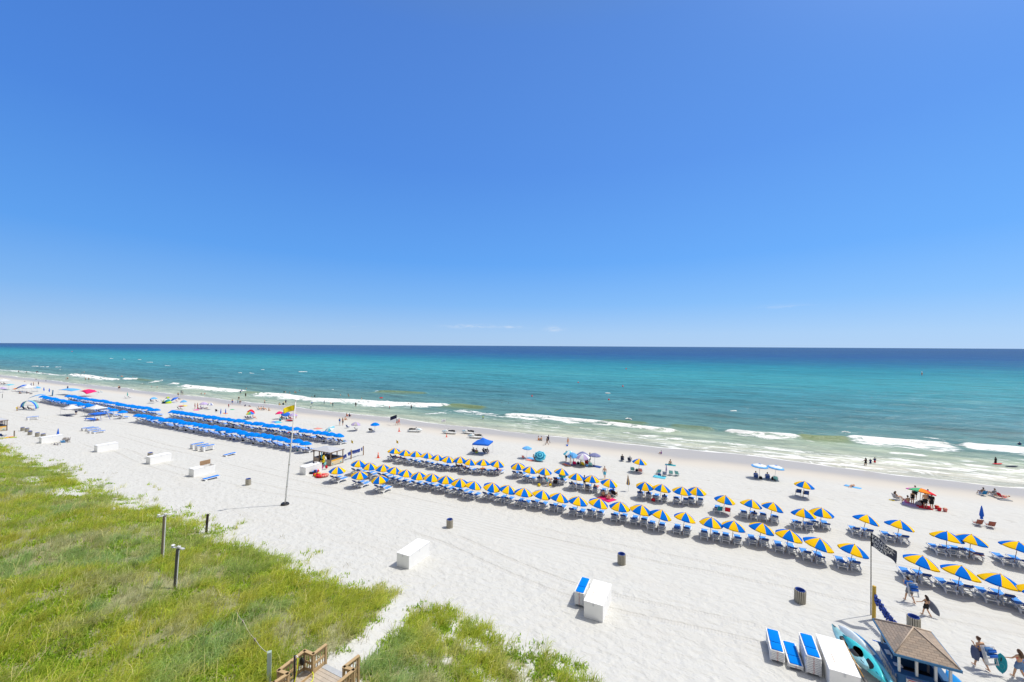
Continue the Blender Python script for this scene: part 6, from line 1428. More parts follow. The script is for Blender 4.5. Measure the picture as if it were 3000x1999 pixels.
for q, L_, w in ((z1(1460, 228), 9, 2), (z1(1630, 236), 6, 2), (z1(1830, 243), 9, 2), (z1(1970, 278), 15, 3), (z1(2190, 324), 12, 2), (z1(465, 331), 10, 3), (z1(550, 338), 5, 2.4), (z1(622, 338), 7, 2.4), (z1(770, 341), 11, 3), (z1(810, 377), 10, 2), ((887, 1090), 11, 3.2), ((735, 1094), 9, 1.6), ((770, 1084), 4, 1.6), ((705, 1093), 6, 1.3), (z3(1165, 213), 5, 1.3), (z3(555, 195), 2.5, .8), (z1(2125, 516), 3, 1.2), ((2150, 1206), 3, .9), ((1842, 1229), 2.4, .8), (z3(1290, 346), 4.5, 1.3), (z5(410, 128), 2.2, .6), ((1780, 1153), 3.2, .9), ((2478, 1268), 2.2, .5)):
    g = G(*q); u_, v_ = xy_uv(g.x, g.y); n = 22; rows = []; w *= .5; L_ *= .8
    for i in range(n+1):
        f = -1+2*i/n; hw = w*.5*max(1-f*f, 0)**.6*(.15+1.3*rr.random()**1.5)+.02; wob = w*.8*math.sin(f*3+u_)
        x0, y0_ = uv_xy(u_-hw+wob, v_+f*L_/2); x1, y1_ = uv_xy(u_+hw*.5+wob, v_+f*L_/2); xm, ym = uv_xy(u_+wob, v_+f*L_/2)
        rows.append([(x0, y0_, .03), (xm, ym, .10+.22*max(1-f*f, 0)*(.5+rr.random())), (x1, y1_, .03)])
    fb.plate(rows, .05)
o = fb.build('sea_foam', FM); setp(o, kind='structure')
# ---------------------------------------------------------------- people
def pp(q, pn, lab, face=0, **k):
    g = G(*q); return person(g, pn, lab, face, **k)
def deep(q, lab, d=1.05, pn='wade', face=0, **k):
    """standing in the sea, the water hiding the body below d metres"""
    x = G(*q); return person(Vector((x.x, x.y, .02)), pn, lab, face, dz=-d, **k)
B_ = 'brief'; S_ = 'shorts'
# the four walkers near the lower right and what they carry
def folded_chairs(n, lab, M_, c):
    t = empty('folded_chairs'); b = MB(); f = MB()
    for i in range(n):
        y = -.07*i
        b.tube([(-.30, y, -.46), (-.30, y, .44), (.30, y, .44), (.30, y, -.46), (-.30, y, -.46)], .020, 5); b.tube([(-.27, y-.02, -.5), (-.27, y-.02, .2)], .013, 5); b.tube([(.27, y-.02, -.5), (.27, y-.02, .2)], .013, 5)
        b.tube([(-.30, y, -.15), (.30, y, -.15)], .012, 5); f.cush(-.22, .22, y-.03, y+.01, -.02, .36, r=.01)
    b.build('frames', ALU, t); f.build('folded_fabric', c, t)
    p = MB(); p.cush(-.24, .24, -.10-.07*n, -.03-.07*n, -.05, .13, r=.03); p.cush(-.24, .24, -.10-.07*n, -.03-.07*n, .18, .34, r=.03); p.build('rolled_headrests', mat('bright_blue_pad', (.02, .13, .55), .8), t)
    t.matrix_world = M_; tag(t, lab, 'folded chairs'); return t
STR = fab('blue_striped_cloth', (.10, .24, .52))
o = pp(z8(1368, 482), 'carry', 'person in blue patterned vest carrying folded chairs on the back', 18, h=1.76, skin=1, top=('shirt', 'blue'), bottom=(S_, 'grey'), hair='cap d', hero=True)
folded_chairs(2, 'folded blue chairs carried on the back by the capped walker', o.matrix_world.normalized() @ T(.04, -.20, 1.02) @ RX(-10), STR)
o = pp(z8(1512, 602), 'board', 'child with long dark hair and black shorts reaching out one arm', 40, h=1.40, skin=1, bottom=(S_, 'black'), top=('bikini', 'black'), hair='long d', f=True, hero=True)
t = empty('bodyboard'); lens(1.05, .42, .06, .04, True).build('foam_board', fab('slate_board', (.20, .22, .28)), t); t.matrix_world = o.matrix_world.normalized() @ T(.36, -.15, .62) @ RX(50) @ RY(112); tag(t, 'dark grey slim board held under the arm of the long-haired child', 'board')
o = pp(z8(1985, 1055), 'carry', 'person in blue bikini top bent under two folded chairs', 28, h=1.70, skin=1, top=('bikini', 'blue'), bottom=(S_, 'navy'), hair='bun b', f=True, hero=True)
folded_chairs(3, 'stack of folded blue chairs carried by the person in a bikini top', o.matrix_world.normalized() @ T(.10, -.24, .98) @ RX(-14), STR)
bag_ = MB().cush(-.09, .09, -.2, .2, -.45, .25, r=.05).build('sling_bag', fab('slate_bag', (.10, .12, .20))); bag_.matrix_world = o.matrix_world.normalized() @ T(-.30, .05, .95); tag(bag_, 'dark sling bag at the side of the chair-carrying person', 'bag')
o = pp(z8(2315, 1150), 'board', 'person with long brown hair and denim shorts at the right edge', 30, h=1.62, skin=1, bottom=(S_, 'denim'), top=('bikini', 'coral'), hair='long b', f=True, hero=True)
t = empty('bodyboard'); lens(1.05, .54, .07, .05, True).build('foam_board', TEAL, t); MB().tube([(-.02, .1, .09), (.02, .3, .09)], .02, 5).build('leash_plug', BLACK, t)
lb = MB()
for k in range(12): a = 2*PI*k/12; a2 = 2*PI*(k+1)/12; lb.tube([(.11*math.cos(a), -.15+.14*math.sin(a), .078), (.11*math.cos(a2), -.15+.14*math.sin(a2), .078)], .012, 4)
lb.build('ring_emblem', mat('emblem_pale', (.10, .42, .45), .6), t)
t.matrix_world = o.matrix_world.normalized() @ T(-.62, .38, .66) @ RZ(-25) @ RX(84); tag(t, 'teal bodyboard with ring emblem held out at arm length', 'board')
t = empty('bodyboard'); lens(1.0, .5, .06, .05, True).build('foam_board', LBL, t); t.matrix_world = o.matrix_world.normalized() @ T(.36, .0, .55) @ RX(80) @ RY(80); tag(t, 'light blue board cut by the right edge of the photo', 'board')
# hut attendant in the shade
pp((2596, 1912), 'stand', 'person with dark hair leaning inside the blue hut', 90, skin=2, top=('shirt', 'black'), bottom=(S_, 'black'))
pp(zk(935, 690), 'stand', 'person standing in the shade inside the tan hut', 160, skin=2, top=('shirt', 'black'), bottom=(S_, 'black'))
pp(zb(25, 1160), 'stand', 'person in dark top inside the far-left hut', 180, skin=2, top=('shirt', 'black'), bottom=(S_, 'navy'))
# middle of the beach
pp(zf(1345, 422), 'walk', 'person in aqua swim shorts walking up from the water', 180, h=1.8, skin=0, bottom=(S_, 'aqua'), hair='short b')
pp(z4(1366, 1228), 'bend', 'person in turquoise shorts bending over by the yellow bag', -75, h=1.75, skin=0, bottom=(S_, 'aqua'), hair='short b')
pp(z4(1330, 1150), 'bend', 'person stooping behind the one in turquoise shorts', 60, skin=1, bottom=(B_, 'navy'), hair='short d', f=True, top=('bikini', 'coral'))
pp(zf(880, 628), 'stand', 'tanned person standing between two water-side parasols', -20, h=1.68, skin=2, bottom=(B_, 'black'), hair='bun b', f=True, top=('bikini', 'black'))
pp(zf(1315, 835), 'cross', 'person with dark hair and black bikini seated behind loungers', 10, skin=1, bottom=(B_, 'black'), top=('bikini', 'lime'), hair='bun d', f=True)
pp(zf(1435, 895), 'cross', 'person with blond hair seated on the red towel', 0, skin=0, bottom=(B_, 'coral'), top=('bikini', 'coral'), hair='bun l', f=True)
pp(zf(1560, 820), 'chair', 'person in black sitting in the black camp chair', -20, skin=1, top=('shirt', 'black'), bottom=(S_, 'black'), hair='short d')
pp(z4(1608, 905), 'stand', 'person in black shorts shaded by the aqua parasol', 60, skin=2, bottom=(S_, 'black'), hair='short d')
pp(z4(1666, 970), 'stand', 'person in a long white wrap beside the magenta chair', 100, skin=1, top=('dress', 'white'), bottom=None, hair='short d', f=True)
pp(z4(1708, 920), 'bend', 'person in black reaching over the magenta chair', -70, skin=1, top=('suit', 'black'), bottom=(B_, 'black'), hair='bun d', f=True)
pp(z4(1800, 958), 'sit', 'bare-chested person seated between magenta and yellow chairs', -100, skin=1, bottom=(S_, 'green'), hair='short b')
pp(z4(1882, 945), 'chair', 'person in the dark red chair of the crowded group', 0, skin=1, top=('shirt', 'black'), bottom=(S_, 'red'), hair='short d')
pp(z4(1918, 930), 'stand', 'person in black behind the mint chair', 120, skin=2, top=('shirt', 'black'), bottom=(S_, 'black'), hair='short d')
pp(z4(1612, 962), 'lie', 'person lying on the purple towel', 80, skin=1, bottom=(S_, 'coral'), hair='short b')
for q, lb, kw in ((z4(402, 800), 'left person in the shade of the blue canopy', dict(top=('shirt', 'black'))), (z4(430, 808), 'person in lime shorts under the blue canopy', dict(bottom=(S_, 'lime'))), (z4(535, 805), 'person in blue seated right under the blue canopy', dict(top=('shirt', 'blue'))), (z4(575, 800), 'rightmost person under the blue canopy', dict(top=('shirt', 'navy')))):
    pp(q, 'chair', lb, rr.uniform(-40, 40), skin=2, hair='short d', **kw)
for k, q in enumerate(((394, 806), (540, 812), (572, 806))): chair(z4(*q), DNV, 'dark folding chair, %s from left under the blue canopy' % nth(k+1), rr.uniform(-30, 30), True)
chair(z4(1050, 870), CORAL, 'small coral chair below the light blue parasol', 0, sc=.8); slab('beach_towel', z4(1150, 868), .9, 1.5, LBL, 'blue and white towel left of the ring-striped parasol', 'towel', 80); slab('beach_towel', z4(1130, 892), .8, 1.4, CORAL, 'coral towel left of the ring-striped parasol', 'towel', 75)
pp(z4(1192, 895), 'chair', 'person half hidden by the ring-striped parasol', -30, skin=1, bottom=(S_, 'pink'), hair='short d'); chair(z4(1260, 895), DNV, 'dark chair behind the ring-striped parasol', 0); chair(z4(1215, 898), DNV, 'dark chair at the left of the ring-striped parasol', 10)
pp(z4(1243, 628), 'sit', 'left one of two people sitting on wet sand', -60, skin=1, bottom=(B_, 'orange'), hair='short d', f=True, top=('bikini', 'orange')); pp(z4(1282, 634), 'sit', 'right one of two people sitting on wet sand', 60, skin=1, bottom=(S_, 'grey'), hair='short d')
pp(z4(1357, 690), 'walk', 'person in a dark swimsuit walking along the wet sand', 90, skin=2, top=('suit', 'black'), bottom=(B_, 'black'), hair='long d', f=True); pp(z4(1376, 668), 'walk', 'darker person just behind the one in a swimsuit', 90, skin=3, top=('suit', 'navy'), bottom=(B_, 'black'), hair='bun d', f=True)
pp(z4(1630, 690), 'stand', 'slim person in orange standing beside a blue bucket', 60, h=1.5, skin=1, top=('bikini', 'orange'), bottom=(B_, 'orange'), hair='short b', f=True)
t = empty('toy_bucket'); MB().lathe([(.16, 0), (.2, .3)], 12).build('bucket', SAIL, t); put(t, G(*z4(1620, 706))); tag(t, 'blue bucket at the feet of the slim person', 'toy')
pp(z5(330, 668), 'chair', 'left person of a couple in dark chairs facing the sea', 0, skin=1, top=('shirt', 'black'), bottom=(S_, 'grey'), hair='short b'); pp(z5(432, 680), 'chair', 'person with white hat in the right dark chair', 0, skin=1, top=('shirt', 'white'), bottom=(S_, 'black'), hair='hat w')
pp(z5(838, 586), 'sit', 'child in purple sitting on the wet sand', 70, h=1.25, skin=1, top=('shirt', 'purple'), bottom=(B_, 'purple'), hair='bun d', f=True)
pp(z5(958, 728), 'cross', 'bare-backed person sitting on a teal mat', 0, skin=1, bottom=(B_, 'teal'), hair='bun b', f=True, top=('bikini', 'teal')); slab('beach_mat', z5(960, 732), 1.6, .8, TEAL, 'teal mat under the bare-backed person', 'mat', 0)
pp(z6(286, 676), 'chair', 'person in the blue chair under the left white parasol', 0, skin=1, top=('shirt', 'blue'), bottom=(S_, 'navy'), hair='short b'); pp(z6(437, 690), 'chair', 'person in the blue chair between white parasols', 0, skin=1, top=('shirt', 'blue'), bottom=(S_, 'navy'), hair='short b')
pp(z6(1550, 790), 'lie', 'person lying with knees up on a pale blue towel', 150, skin=1, bottom=(B_, 'navy'), hair='short d', f=True); slab('beach_towel', z6(1560, 795), .8, 1.8, LBL, 'pale blue towel under the person lying alone', 'towel', 60)
deep(z6(1730, 508), 'person in brown swimsuit wading with two children', .45, face=30, skin=2, top=('suit', 'black'), bottom=(B_, 'black'), hair='long d', f=True); deep(z6(1793, 492), 'child in dark blue wading between two others', .35, face=0, h=1.25, skin=1, top=('shirt', 'navy'), hair='short d'); deep(z6(1850, 480), 'child in blue top and red shorts wading', .35, face=20, h=1.35, skin=1, top=('shirt', 'navy'), bottom=(S_, 'red'), hair='short d')
# rainbow parasol group
pp(z7(575, 512), 'chair', 'person with long hair seated left of the rainbow parasol', -70, skin=1, top=('bikini', 'grey'), bottom=(B_, 'grey'), hair='long b', f=True)
pp(z7(715, 562), 'sit', 'bare-backed person in pink shorts under the rainbow parasol', 20, h=1.85, skin=1, bottom=(S_, 'pink'), hair='short d'); pp(z7(778, 575), 'stand', 'person in a black swimsuit with curly dark hair', 10, h=1.6, skin=1, top=('suit', 'black'), bottom=(B_, 'black'), hair='bun d', f=True); pp(z7(812, 505), 'stand', 'person shaded at the far side of the rainbow parasol', 170, skin=2, bottom=(S_, 'black'), hair='bun d')
pp(z7(945, 622), 'stand', 'broad-backed person in black shorts under the rainbow parasol', 0, h=1.85, skin=1, bottom=(S_, 'black'), hair='short d'); pp(z7(1030, 638), 'stand', 'person in black printed shirt right of the rainbow parasol', 15, h=1.78, skin=1, top=('shirt', 'black'), bottom=(S_, 'black'), hair='short d'); pp(z7(980, 560), 'stand', 'person mostly hidden behind the rainbow parasol', 160, skin=1, bottom=(S_, 'navy'), hair='short d')
pp(z7(1690, 448), 'chair', 'person in the bright blue chair near the swash', 10, skin=2, bottom=(S_, 'navy'), hair='cap d'); pp(z7(1832, 462), 'chair', 'person in the grey chair near the swash', 30, skin=1, top=('shirt', 'grey'), bottom=(S_, 'grey'), hair='short b'); pp(z7(1965, 497), 'lie', 'person lying on the red lounging chair', 110, skin=1, bottom=(B_, 'red'), top=('bikini', 'red'), hair='short d', f=True, dz=.2)
deep(z7(1868, 40), 'person kneeling on a red board in the foam', .55, 'stand', 40, skin=3, top=('shirt', 'black'), bottom=(S_, 'black'), hair='short d'); t = empty('surfboard'); lens(1.9, .5, .08, .05, True).build('deck', RCL, t); g = G(*z7(1890, 48)); g.z = .06; put(t, g, -60); tag(t, 'red board under the kneeling person', 'board')
deep(z7(2130, 100), 'dark-haired person lying on a long board at the right', 1.25, 'bend', -60, skin=2, top=('shirt', 'black'), bottom=(S_, 'black'), hair='short d'); t = empty('surfboard'); lens(2.3, .5, .08, .05, True).build('deck', DNV, t); g = G(*z7(2080, 82)); g.z = .08; put(t, g, -62); tag(t, 'long dark board in the foam at the right edge', 'board')
deep((2987, 1303), 'swimmer with dark hair near the right edge', 1.15, face=0, skin=2, top=('shirt', 'navy'), hair='short d')
# swimmers and waders further left
for q, d, lb, kw in ((z3(285, 377), .5, 'child in blue wading below the foam line', dict(h=1.3, top=('shirt', 'blue'))), (z3(272, 432), .2, 'child in white and dark shorts at the water edge', dict(h=1.4, top=('shirt', 'white'))), (z3(447, 378), .35, 'person in dark blue standing in white foam', dict(top=('shirt', 'navy'))),
    (z3(560, 414), .25, 'person holding an orange board at the water edge', dict(top=('shirt', 'black'))), (z3(862, 410), .3, 'person in black swimsuit standing below the foam line', dict(top=('suit', 'black'), f=True, hair='long b')), (z3(1304, 442), .3, 'child in red wading alone', dict(h=1.3, top=('shirt', 'red'))), (z3(1589, 445), .3, 'long-haired person in dark swimsuit before the foam', dict(top=('suit', 'black'), f=True, hair='long d')),
    (z3(660, 262), 1.1, 'swimmer left of the bathing pair', {}), (z3(762, 262), 1.0, 'back swimmer of the bathing pair', {}), (z3(770, 280), 1.0, 'front swimmer of the bathing pair', {}), (z3(735, 327), 1.15, 'swimmer just behind the foam line', {}), (z3(938, 315), 1.0, 'bare-backed swimmer behind the foam line', {}), (z3(285, 291), 1.2, 'reddish head of a swimmer behind the foam', {}), (z3(322, 281), 1.0, 'swimmer in black behind the foam', dict(top=('shirt', 'black'))),
    (z3(62, 228), 1.0, 'left swimmer of a pair far behind the foam', {}), (z3(75, 232), 1.05, 'right swimmer of a pair far behind the foam', {}), (z3(125, 210), 1.15, 'single swimmer far behind the foam', {}), (z3(1553, 385), 1.2, 'head of a swimmer in the breaking foam', {}),
    (z4(515, 352), .35, 'child in yellow top wading in the thin foam', dict(h=1.35, top=('shirt', 'lime'))), (z4(763, 152), 1.1, 'left swimmer of two in open green water', {}), (z4(851, 160), 1.05, 'right swimmer of two in open green water', {}), (z4(500, 186), 1.2, 'swimmer beside the olive wave face', {}),
    (ze(582, 128), .3, 'person with a blue board in the foam', dict(top=('shirt', 'navy'))), (ze(720, 207), .2, 'person in black wetsuit wading left of the flag', dict(top=('shirt', 'black'), bottom=('long', 'black'))), (ze(1740, 92), 1.0, 'leftmost of five swimmers behind the flagpole top', dict(top=('shirt', 'black'))), (ze(1782, 98), 1.05, 'second of five swimmers behind the flagpole top', {}), (ze(1885, 98), 1.25, 'low head among the swimmers behind the flagpole top', {}), (ze(2028, 95), 1.0, 'fourth of five swimmers behind the flagpole top', {}), (ze(2150, 58), 1.2, 'farthest swimmer near the flagpole top', {}), (z2(1215, 180), 1.1, 'swimmer above the end of the left foam line', {}),
    (z2(45, 170), .3, 'small child splashing at the far-left water edge', dict(h=1.2, skin=0)), (z2(625, 246), .7, 'left child in shallow water beyond the tents', dict(h=1.3)), (z2(672, 248), .7, 'right child in shallow water beyond the tents', dict(h=1.3, top=('shirt', 'coral'))),
    (z1(245, 408), .4, 'leftmost wader in the far foam', {}), (z1(345, 422), .4, 'wader leaning in the far foam', {}), (z1(478, 415), .5, 'left of two waders side by side in far foam', {}), (z1(495, 412), .5, 'right of two waders side by side in far foam', dict(top=('shirt', 'navy'))), (z1(562, 425), .3, 'child in blue at the far water edge', dict(h=1.3, top=('shirt', 'blue'))),
    (z1(868, 512), .1, 'left of two people bent together at the far swash', dict(bottom=(S_, 'navy'))), (z1(888, 506), .1, 'right of two people bent together at the far swash', dict(bottom=(S_, 'black'))), (z1(1122, 512), .2, 'left of two waders at the far swash', {}), (z1(1165, 512), .2, 'right of two waders at the far swash', {}), (z1(1075, 412), 1.0, 'left swimmer of three in the far blue water', {}), (z1(1105, 410), 1.05, 'middle swimmer of three in the far blue water', {}), (z1(1160, 406), 1.05, 'right swimmer of three in the far blue water', {}),
    (z1(1380, 450), 1.1, 'swimmer with an orange float at the left', {}), (z1(1450, 442), 1.0, 'swimmer behind the orange float', {}), (z1(1545, 462), .9, 'swimmer in blue beside the orange float', dict(top=('shirt', 'blue'))), (z1(1590, 462), 1.1, 'swimmer right of the one in blue', {}), (z1(1745, 476), .9, 'lone reddish swimmer above the left foam', dict(skin=2)), (z1(1992, 610), .3, 'child in pink standing in thin wash', dict(h=1.2, top=('shirt', 'pink'))), (z1(2062, 618), .3, 'child stooping in thin wash', dict(h=1.2, skin=0))):
    k = dict(skin=rr.choice((1, 1, 2)), hair='short d', bottom=(S_, rr.choice(('navy', 'black', 'teal')))); k.update(kw); deep(q, lb, d, rr.choice(('wade', 'stand')), rr.uniform(-90, 90), **k)
t = empty('float'); lens(1.1, .5, .1, .03, True).build('foam_board', ORG, t); g = G(*z3(535, 394)); g.z = .7; put(t, g, 60); tag(t, 'orange board held at the water edge', 'board')
t = empty('bodyboard'); lens(1.1, .55, .09, .03, True).build('foam_board', SAIL, t); g = G(*ze(612, 95)); g.z = .9; put(t, g, 60, (60, 0)); tag(t, 'blue board held in the foam left of the flag', 'board')
for q, c, lb in ((z3(1195, 300), RCL, 'red float ring in the open water'), (z1(1410, 450), ORG, 'orange float on the water at the left'), (z1(1600, 464), ORG, 'second orange float on the water at the left')):
    g = G(*q); g.z = .08; b = MB(); n = 14
    for i in range(n): a = 2*PI*i/n; a2 = 2*PI*(i+1)/n; b.tube([(.5*math.cos(a), .5*math.sin(a), .05), (.5*math.cos(a2), .5*math.sin(a2), .05)], .15, 7, caps=False)
    o = b.build('float_ring', c); put(o, g); tag(o, lb, 'float')
# groups on the sand, left half
for q, pn, lb, fc, kw in ((z3(650, 657), 'stand', 'person in blue T-shirt standing beside a bare-chested one', 10, dict(top=('shirt', 'blue'), bottom=(S_, 'white'), skin=0)), (z3(690, 655), 'stand', 'bare-chested person in grey shorts facing the sea', 0, dict(bottom=(S_, 'grey'), skin=1, h=1.8)), (z3(722, 587), 'sit', 'person lounging on the sand behind two standing ones', -80, dict(bottom=(B_, 'coral'))), (z3(743, 537), 'sit', 'left person sitting in the thin wash', 0, dict(bottom=(S_, 'red'))), (z3(778, 541), 'sit', 'right person sitting in the thin wash', 0, dict(top=('shirt', 'navy'))),
    (z3(1402, 655), 'walk', 'person carrying the dark square banner', 90, dict(top=('shirt', 'grey'), hair='cap w', bottom=(S_, 'coral'))), (z3(1428, 655), 'walk', 'person in red swimsuit behind the banner', 90, dict(top=('suit', 'red'), bottom=(B_, 'red'), f=True, hair='bun b')),
    (zd(2190, 375), 'stand', 'person in blue shorts standing near the skimboarders', 30, dict(bottom=(S_, 'blue'))), (zd(2328, 368), 'stand', 'person wrapped in an aqua towel', 150, dict(top=('dress', 'aqua'), f=True)), (ze(540, 290), 'bend', 'person bending farther down the wet sand', 60, dict(bottom=(S_, 'black'))), (ze(572, 398), 'bend', 'dark-haired person bending beside the aqua towel', -90, dict(bottom=(S_, 'black'), skin=2)), (zd(2100, 462), 'stand', 'child in red swim shirt near the wet sand', 20, dict(top=('shirt', 'red'), h=1.2, bottom=(S_, 'navy'))),
    (ze(1228, 398), 'walk', 'child running with a turquoise board', 90, dict(h=1.4)), (ze(710, 458), 'sit', 'child sitting at the edge of wet sand', 90, dict(h=1.2, top=('shirt', 'navy'))), (ze(830, 462), 'lie', 'person lying on the wet sand', 75, dict(bottom=(S_, 'navy'))), (ze(1085, 555), 'chair', 'left person of three in yellow and navy chairs', -40, dict(bottom=(S_, 'orange'))), (ze(1150, 552), 'chair', 'middle person of three in yellow and navy chairs', -60, dict(bottom=(S_, 'navy'))), (ze(1215, 560), 'chair', 'right person of three in yellow and navy chairs', -40, dict(bottom=(S_, 'orange'))), (ze(1335, 575), 'cross', 'person sitting apart on the sand, right of three chairs', -70, dict(bottom=(B_, 'black'), f=True, top=('bikini', 'black'))),
    (ze(1785, 400), 'stand', 'child in navy holding a yellow board', 60, dict(h=1.5, top=('shirt', 'navy'))), (ze(1612, 425), 'sit', 'dark-haired person sitting in shallow wash with yellow board', -60, dict(bottom=(S_, 'yellow'), skin=2)), (ze(1715, 425), 'sit', 'dark figure sitting beside the yellow board', 60, dict(top=('shirt', 'black'))), (ze(2058, 780), 'bend', 'tanned person bending over beside the flagpole', 60, dict(bottom=(S_, 'coral'), skin=1, h=1.8)), (ze(935, 790), 'chair', 'person sitting up by the dark blue chairs', -60, dict(skin=0, bottom=(S_, 'coral'))), (ze(1640, 850), 'sit', 'person squatting on the blue sheet', 60, dict(skin=1, top=('shirt', 'teal'))), (ze(1695, 800), 'chair', 'person in dark chair under the crimson parasol', 0, dict(skin=2, top=('shirt', 'black'))), (ze(1875, 800), 'chair', 'person in a teal chair right of the crimson parasol', 0, dict(skin=1)),
    (zd(855, 180), 'stand', 'leftmost of three people by the water beyond the tent', 40, dict(h=1.5)), (zd(930, 135), 'stand', 'tall middle one of three people beyond the tent', 0, dict(skin=2, top=('shirt', 'navy'))), (zd(970, 148), 'stand', 'right one of three people beyond the tent', -30, dict(skin=2, top=('suit', 'black'), f=True)), (zd(885, 255), 'lie', 'brown figure lying beyond the royal blue parasol', 80, dict(skin=2)), (zd(1270, 492), 'stand', 'left one of two bathers beside the lilac parasol', 0, dict(skin=0, top=('bikini', 'pink'), bottom=(B_, 'pink'), f=True, hair='bun l')), (zd(1335, 488), 'stand', 'right one of two bathers beside the lilac parasol', 0, dict(skin=0, top=('bikini', 'coral'), bottom=(B_, 'coral'), f=True, hair='bun l')), (zd(1430, 495), 'chair', 'person with dark hat under the lilac parasol', 0, dict(top=('shirt', 'lilac'), hair='hat d')), (zd(1540, 480), 'lie', 'person lying right of the lilac parasol', -80, dict(skin=1)), (zd(190, 315), 'chair', 'person in dark chair under the left light blue parasol', 0, dict(skin=2, top=('shirt', 'black'))),
    (zc(1240, 180), 'walk', 'left one of a couple strolling on the far sand', 90, dict(skin=0, bottom=(S_, 'black'))), (zc(1268, 180), 'walk', 'right one of a couple strolling on the far sand', 90, dict(skin=1, top=('suit', 'navy'), bottom=(S_, 'black'), f=True)), (zc(650, 255), 'chair', 'person sitting at the right tip of the magenta shade', 60, dict(top=('shirt', 'purple'))), (zb(830, 95), 'lie', 'person lying on far sand, left of two', 70, dict(skin=2)), (zb(1055, 132), 'lie', 'person lying on far sand, right of two', 70, dict(top=('shirt', 'navy'))), (zb(570, 145), 'lie', 'person lying on pale towel at the far left', 70, dict(skin=0)), (zb(1553, 338), 'walk', 'person in dark clothes walking beyond the light blue awning', 90, dict(top=('shirt', 'navy'))), (zb(715, 265), 'stand', 'person by the big royal blue shade', 0, dict(top=('shirt', 'blue'))), (zb(768, 245), 'stand', 'person beyond the big royal blue shade', 0, dict(skin=1)), (zb(882, 232), 'stand', 'person in blue beyond the far shades', 0, dict(top=('shirt', 'navy'))),
    (zb(395, 815), 'bend', 'person stooping at the left foot of the arched shade', -40, dict(skin=1, bottom=(S_, 'yellow'))), (zb(545, 790), 'chair', 'person in blue shirt under the arched shade', 30, dict(top=('shirt', 'navy'))), (zb(660, 790), 'chair', 'person with blue hat under the arched shade', -30, dict(hair='hat n', top=('shirt', 'navy'))), (zb(455, 425), 'sit', 'left dark figure before the far white canopy', 40, dict(skin=2)), (zb(615, 420), 'sit', 'middle dark figure before the far white canopy', 0, dict(skin=2, top=('shirt', 'grey'))), (zb(710, 430), 'lie', 'right dark figure before the far white canopy', 60, dict(skin=3)), (zb(30, 210), 'chair', 'left figure under the far-left white canopy', 0, dict(skin=2)), (zb(100, 208), 'chair', 'right figure under the far-left white canopy', 0, dict(top=('shirt', 'black'))), (zc(712, 945), 'sit', 'child sitting under the small blue shelter', 40, dict(h=1.2, skin=1, bottom=(S_, 'coral'))), (zb(1745, 905), 'bend', 'figure in white stooping under the left white canopy', 60, dict(top=('shirt', 'white')))):
    k = dict(skin=1, hair='short d', bottom=(S_, 'navy')); k.update(kw); pp(q, pn, lb, fc, **k)
# chairs and mats of those groups
for q, c, lb, fc in ((ze(1065, 558), DNV, 'left navy chair of three at the wet sand edge', -40), (ze(1205, 564), DNV, 'right navy chair of three at the wet sand edge', -40), (ze(760, 790), DBF, 'left dark blue chair near the small rainbow parasol', 0), (ze(820, 788), DBF, 'right dark blue chair near the small rainbow parasol', 0), (ze(900, 795), LBL, 'light blue chair right of the dark blue pair', 0), (ze(1710, 812), BLKF, 'black chair under the crimson parasol', 0), (ze(1840, 815), TEAL, 'teal chair right of the crimson parasol', 0), (ze(1945, 810), RCL, 'red chair next to the flagpole', 0), (zd(350, 318), DBF, 'blue chair under the left light blue parasol', 0), (zd(215, 325), BLKF, 'black chair under the left light blue parasol', 0), (zd(480, 320), PALE, 'white round chair left of the lime tent', 0), (zd(840, 310), RCL, 'red chair right of the lime tent', 0), (zd(1380, 500), RCL, 'red chair under the lilac parasol', 0), (zd(1460, 500), LIL, 'lilac chair under the lilac parasol', 0), (zd(890, 505), BLKF, 'black chair at the end of the water-side blue row', 0), (zd(965, 515), GREY, 'grey chair at the end of the water-side blue row', 0), (zd(1810, 560), BLKF, 'black lounge chair beyond the blue row', 40), (zc(1435, 405), GREY, 'left low chair by the furled turquoise parasol', 0), (zc(1525, 395), BLKF, 'right low chair by the furled turquoise parasol', 0), (zc(735, 262), GREY, 'left pale chair right of the magenta shade', 0), (zc(775, 262), PALE, 'middle pale chair right of the magenta shade', 0), (zc(828, 255), AQUA, 'aqua chair right of the magenta shade', 0), (z3(762, 690), DBF, 'blue upright chair beside the greyish lilac parasol', 0), (z3(870, 720), fab('brown_cloth', (.20, .13, .10)), 'brown chair under the greyish lilac parasol', -20), (z3(1060, 735), BLKF, 'left dark chair under the single blue parasol', 0), (z3(1085, 738), GREY, 'grey chair under the single blue parasol', 0), (zb(465, 805), DNV, 'dark chair at the left under the arched shade', 0), (zb(755, 800), BLKF, 'black chair at the right under the arched shade', 0)):
    chair(q, c, lb, fc+rr.uniform(-8, 8))
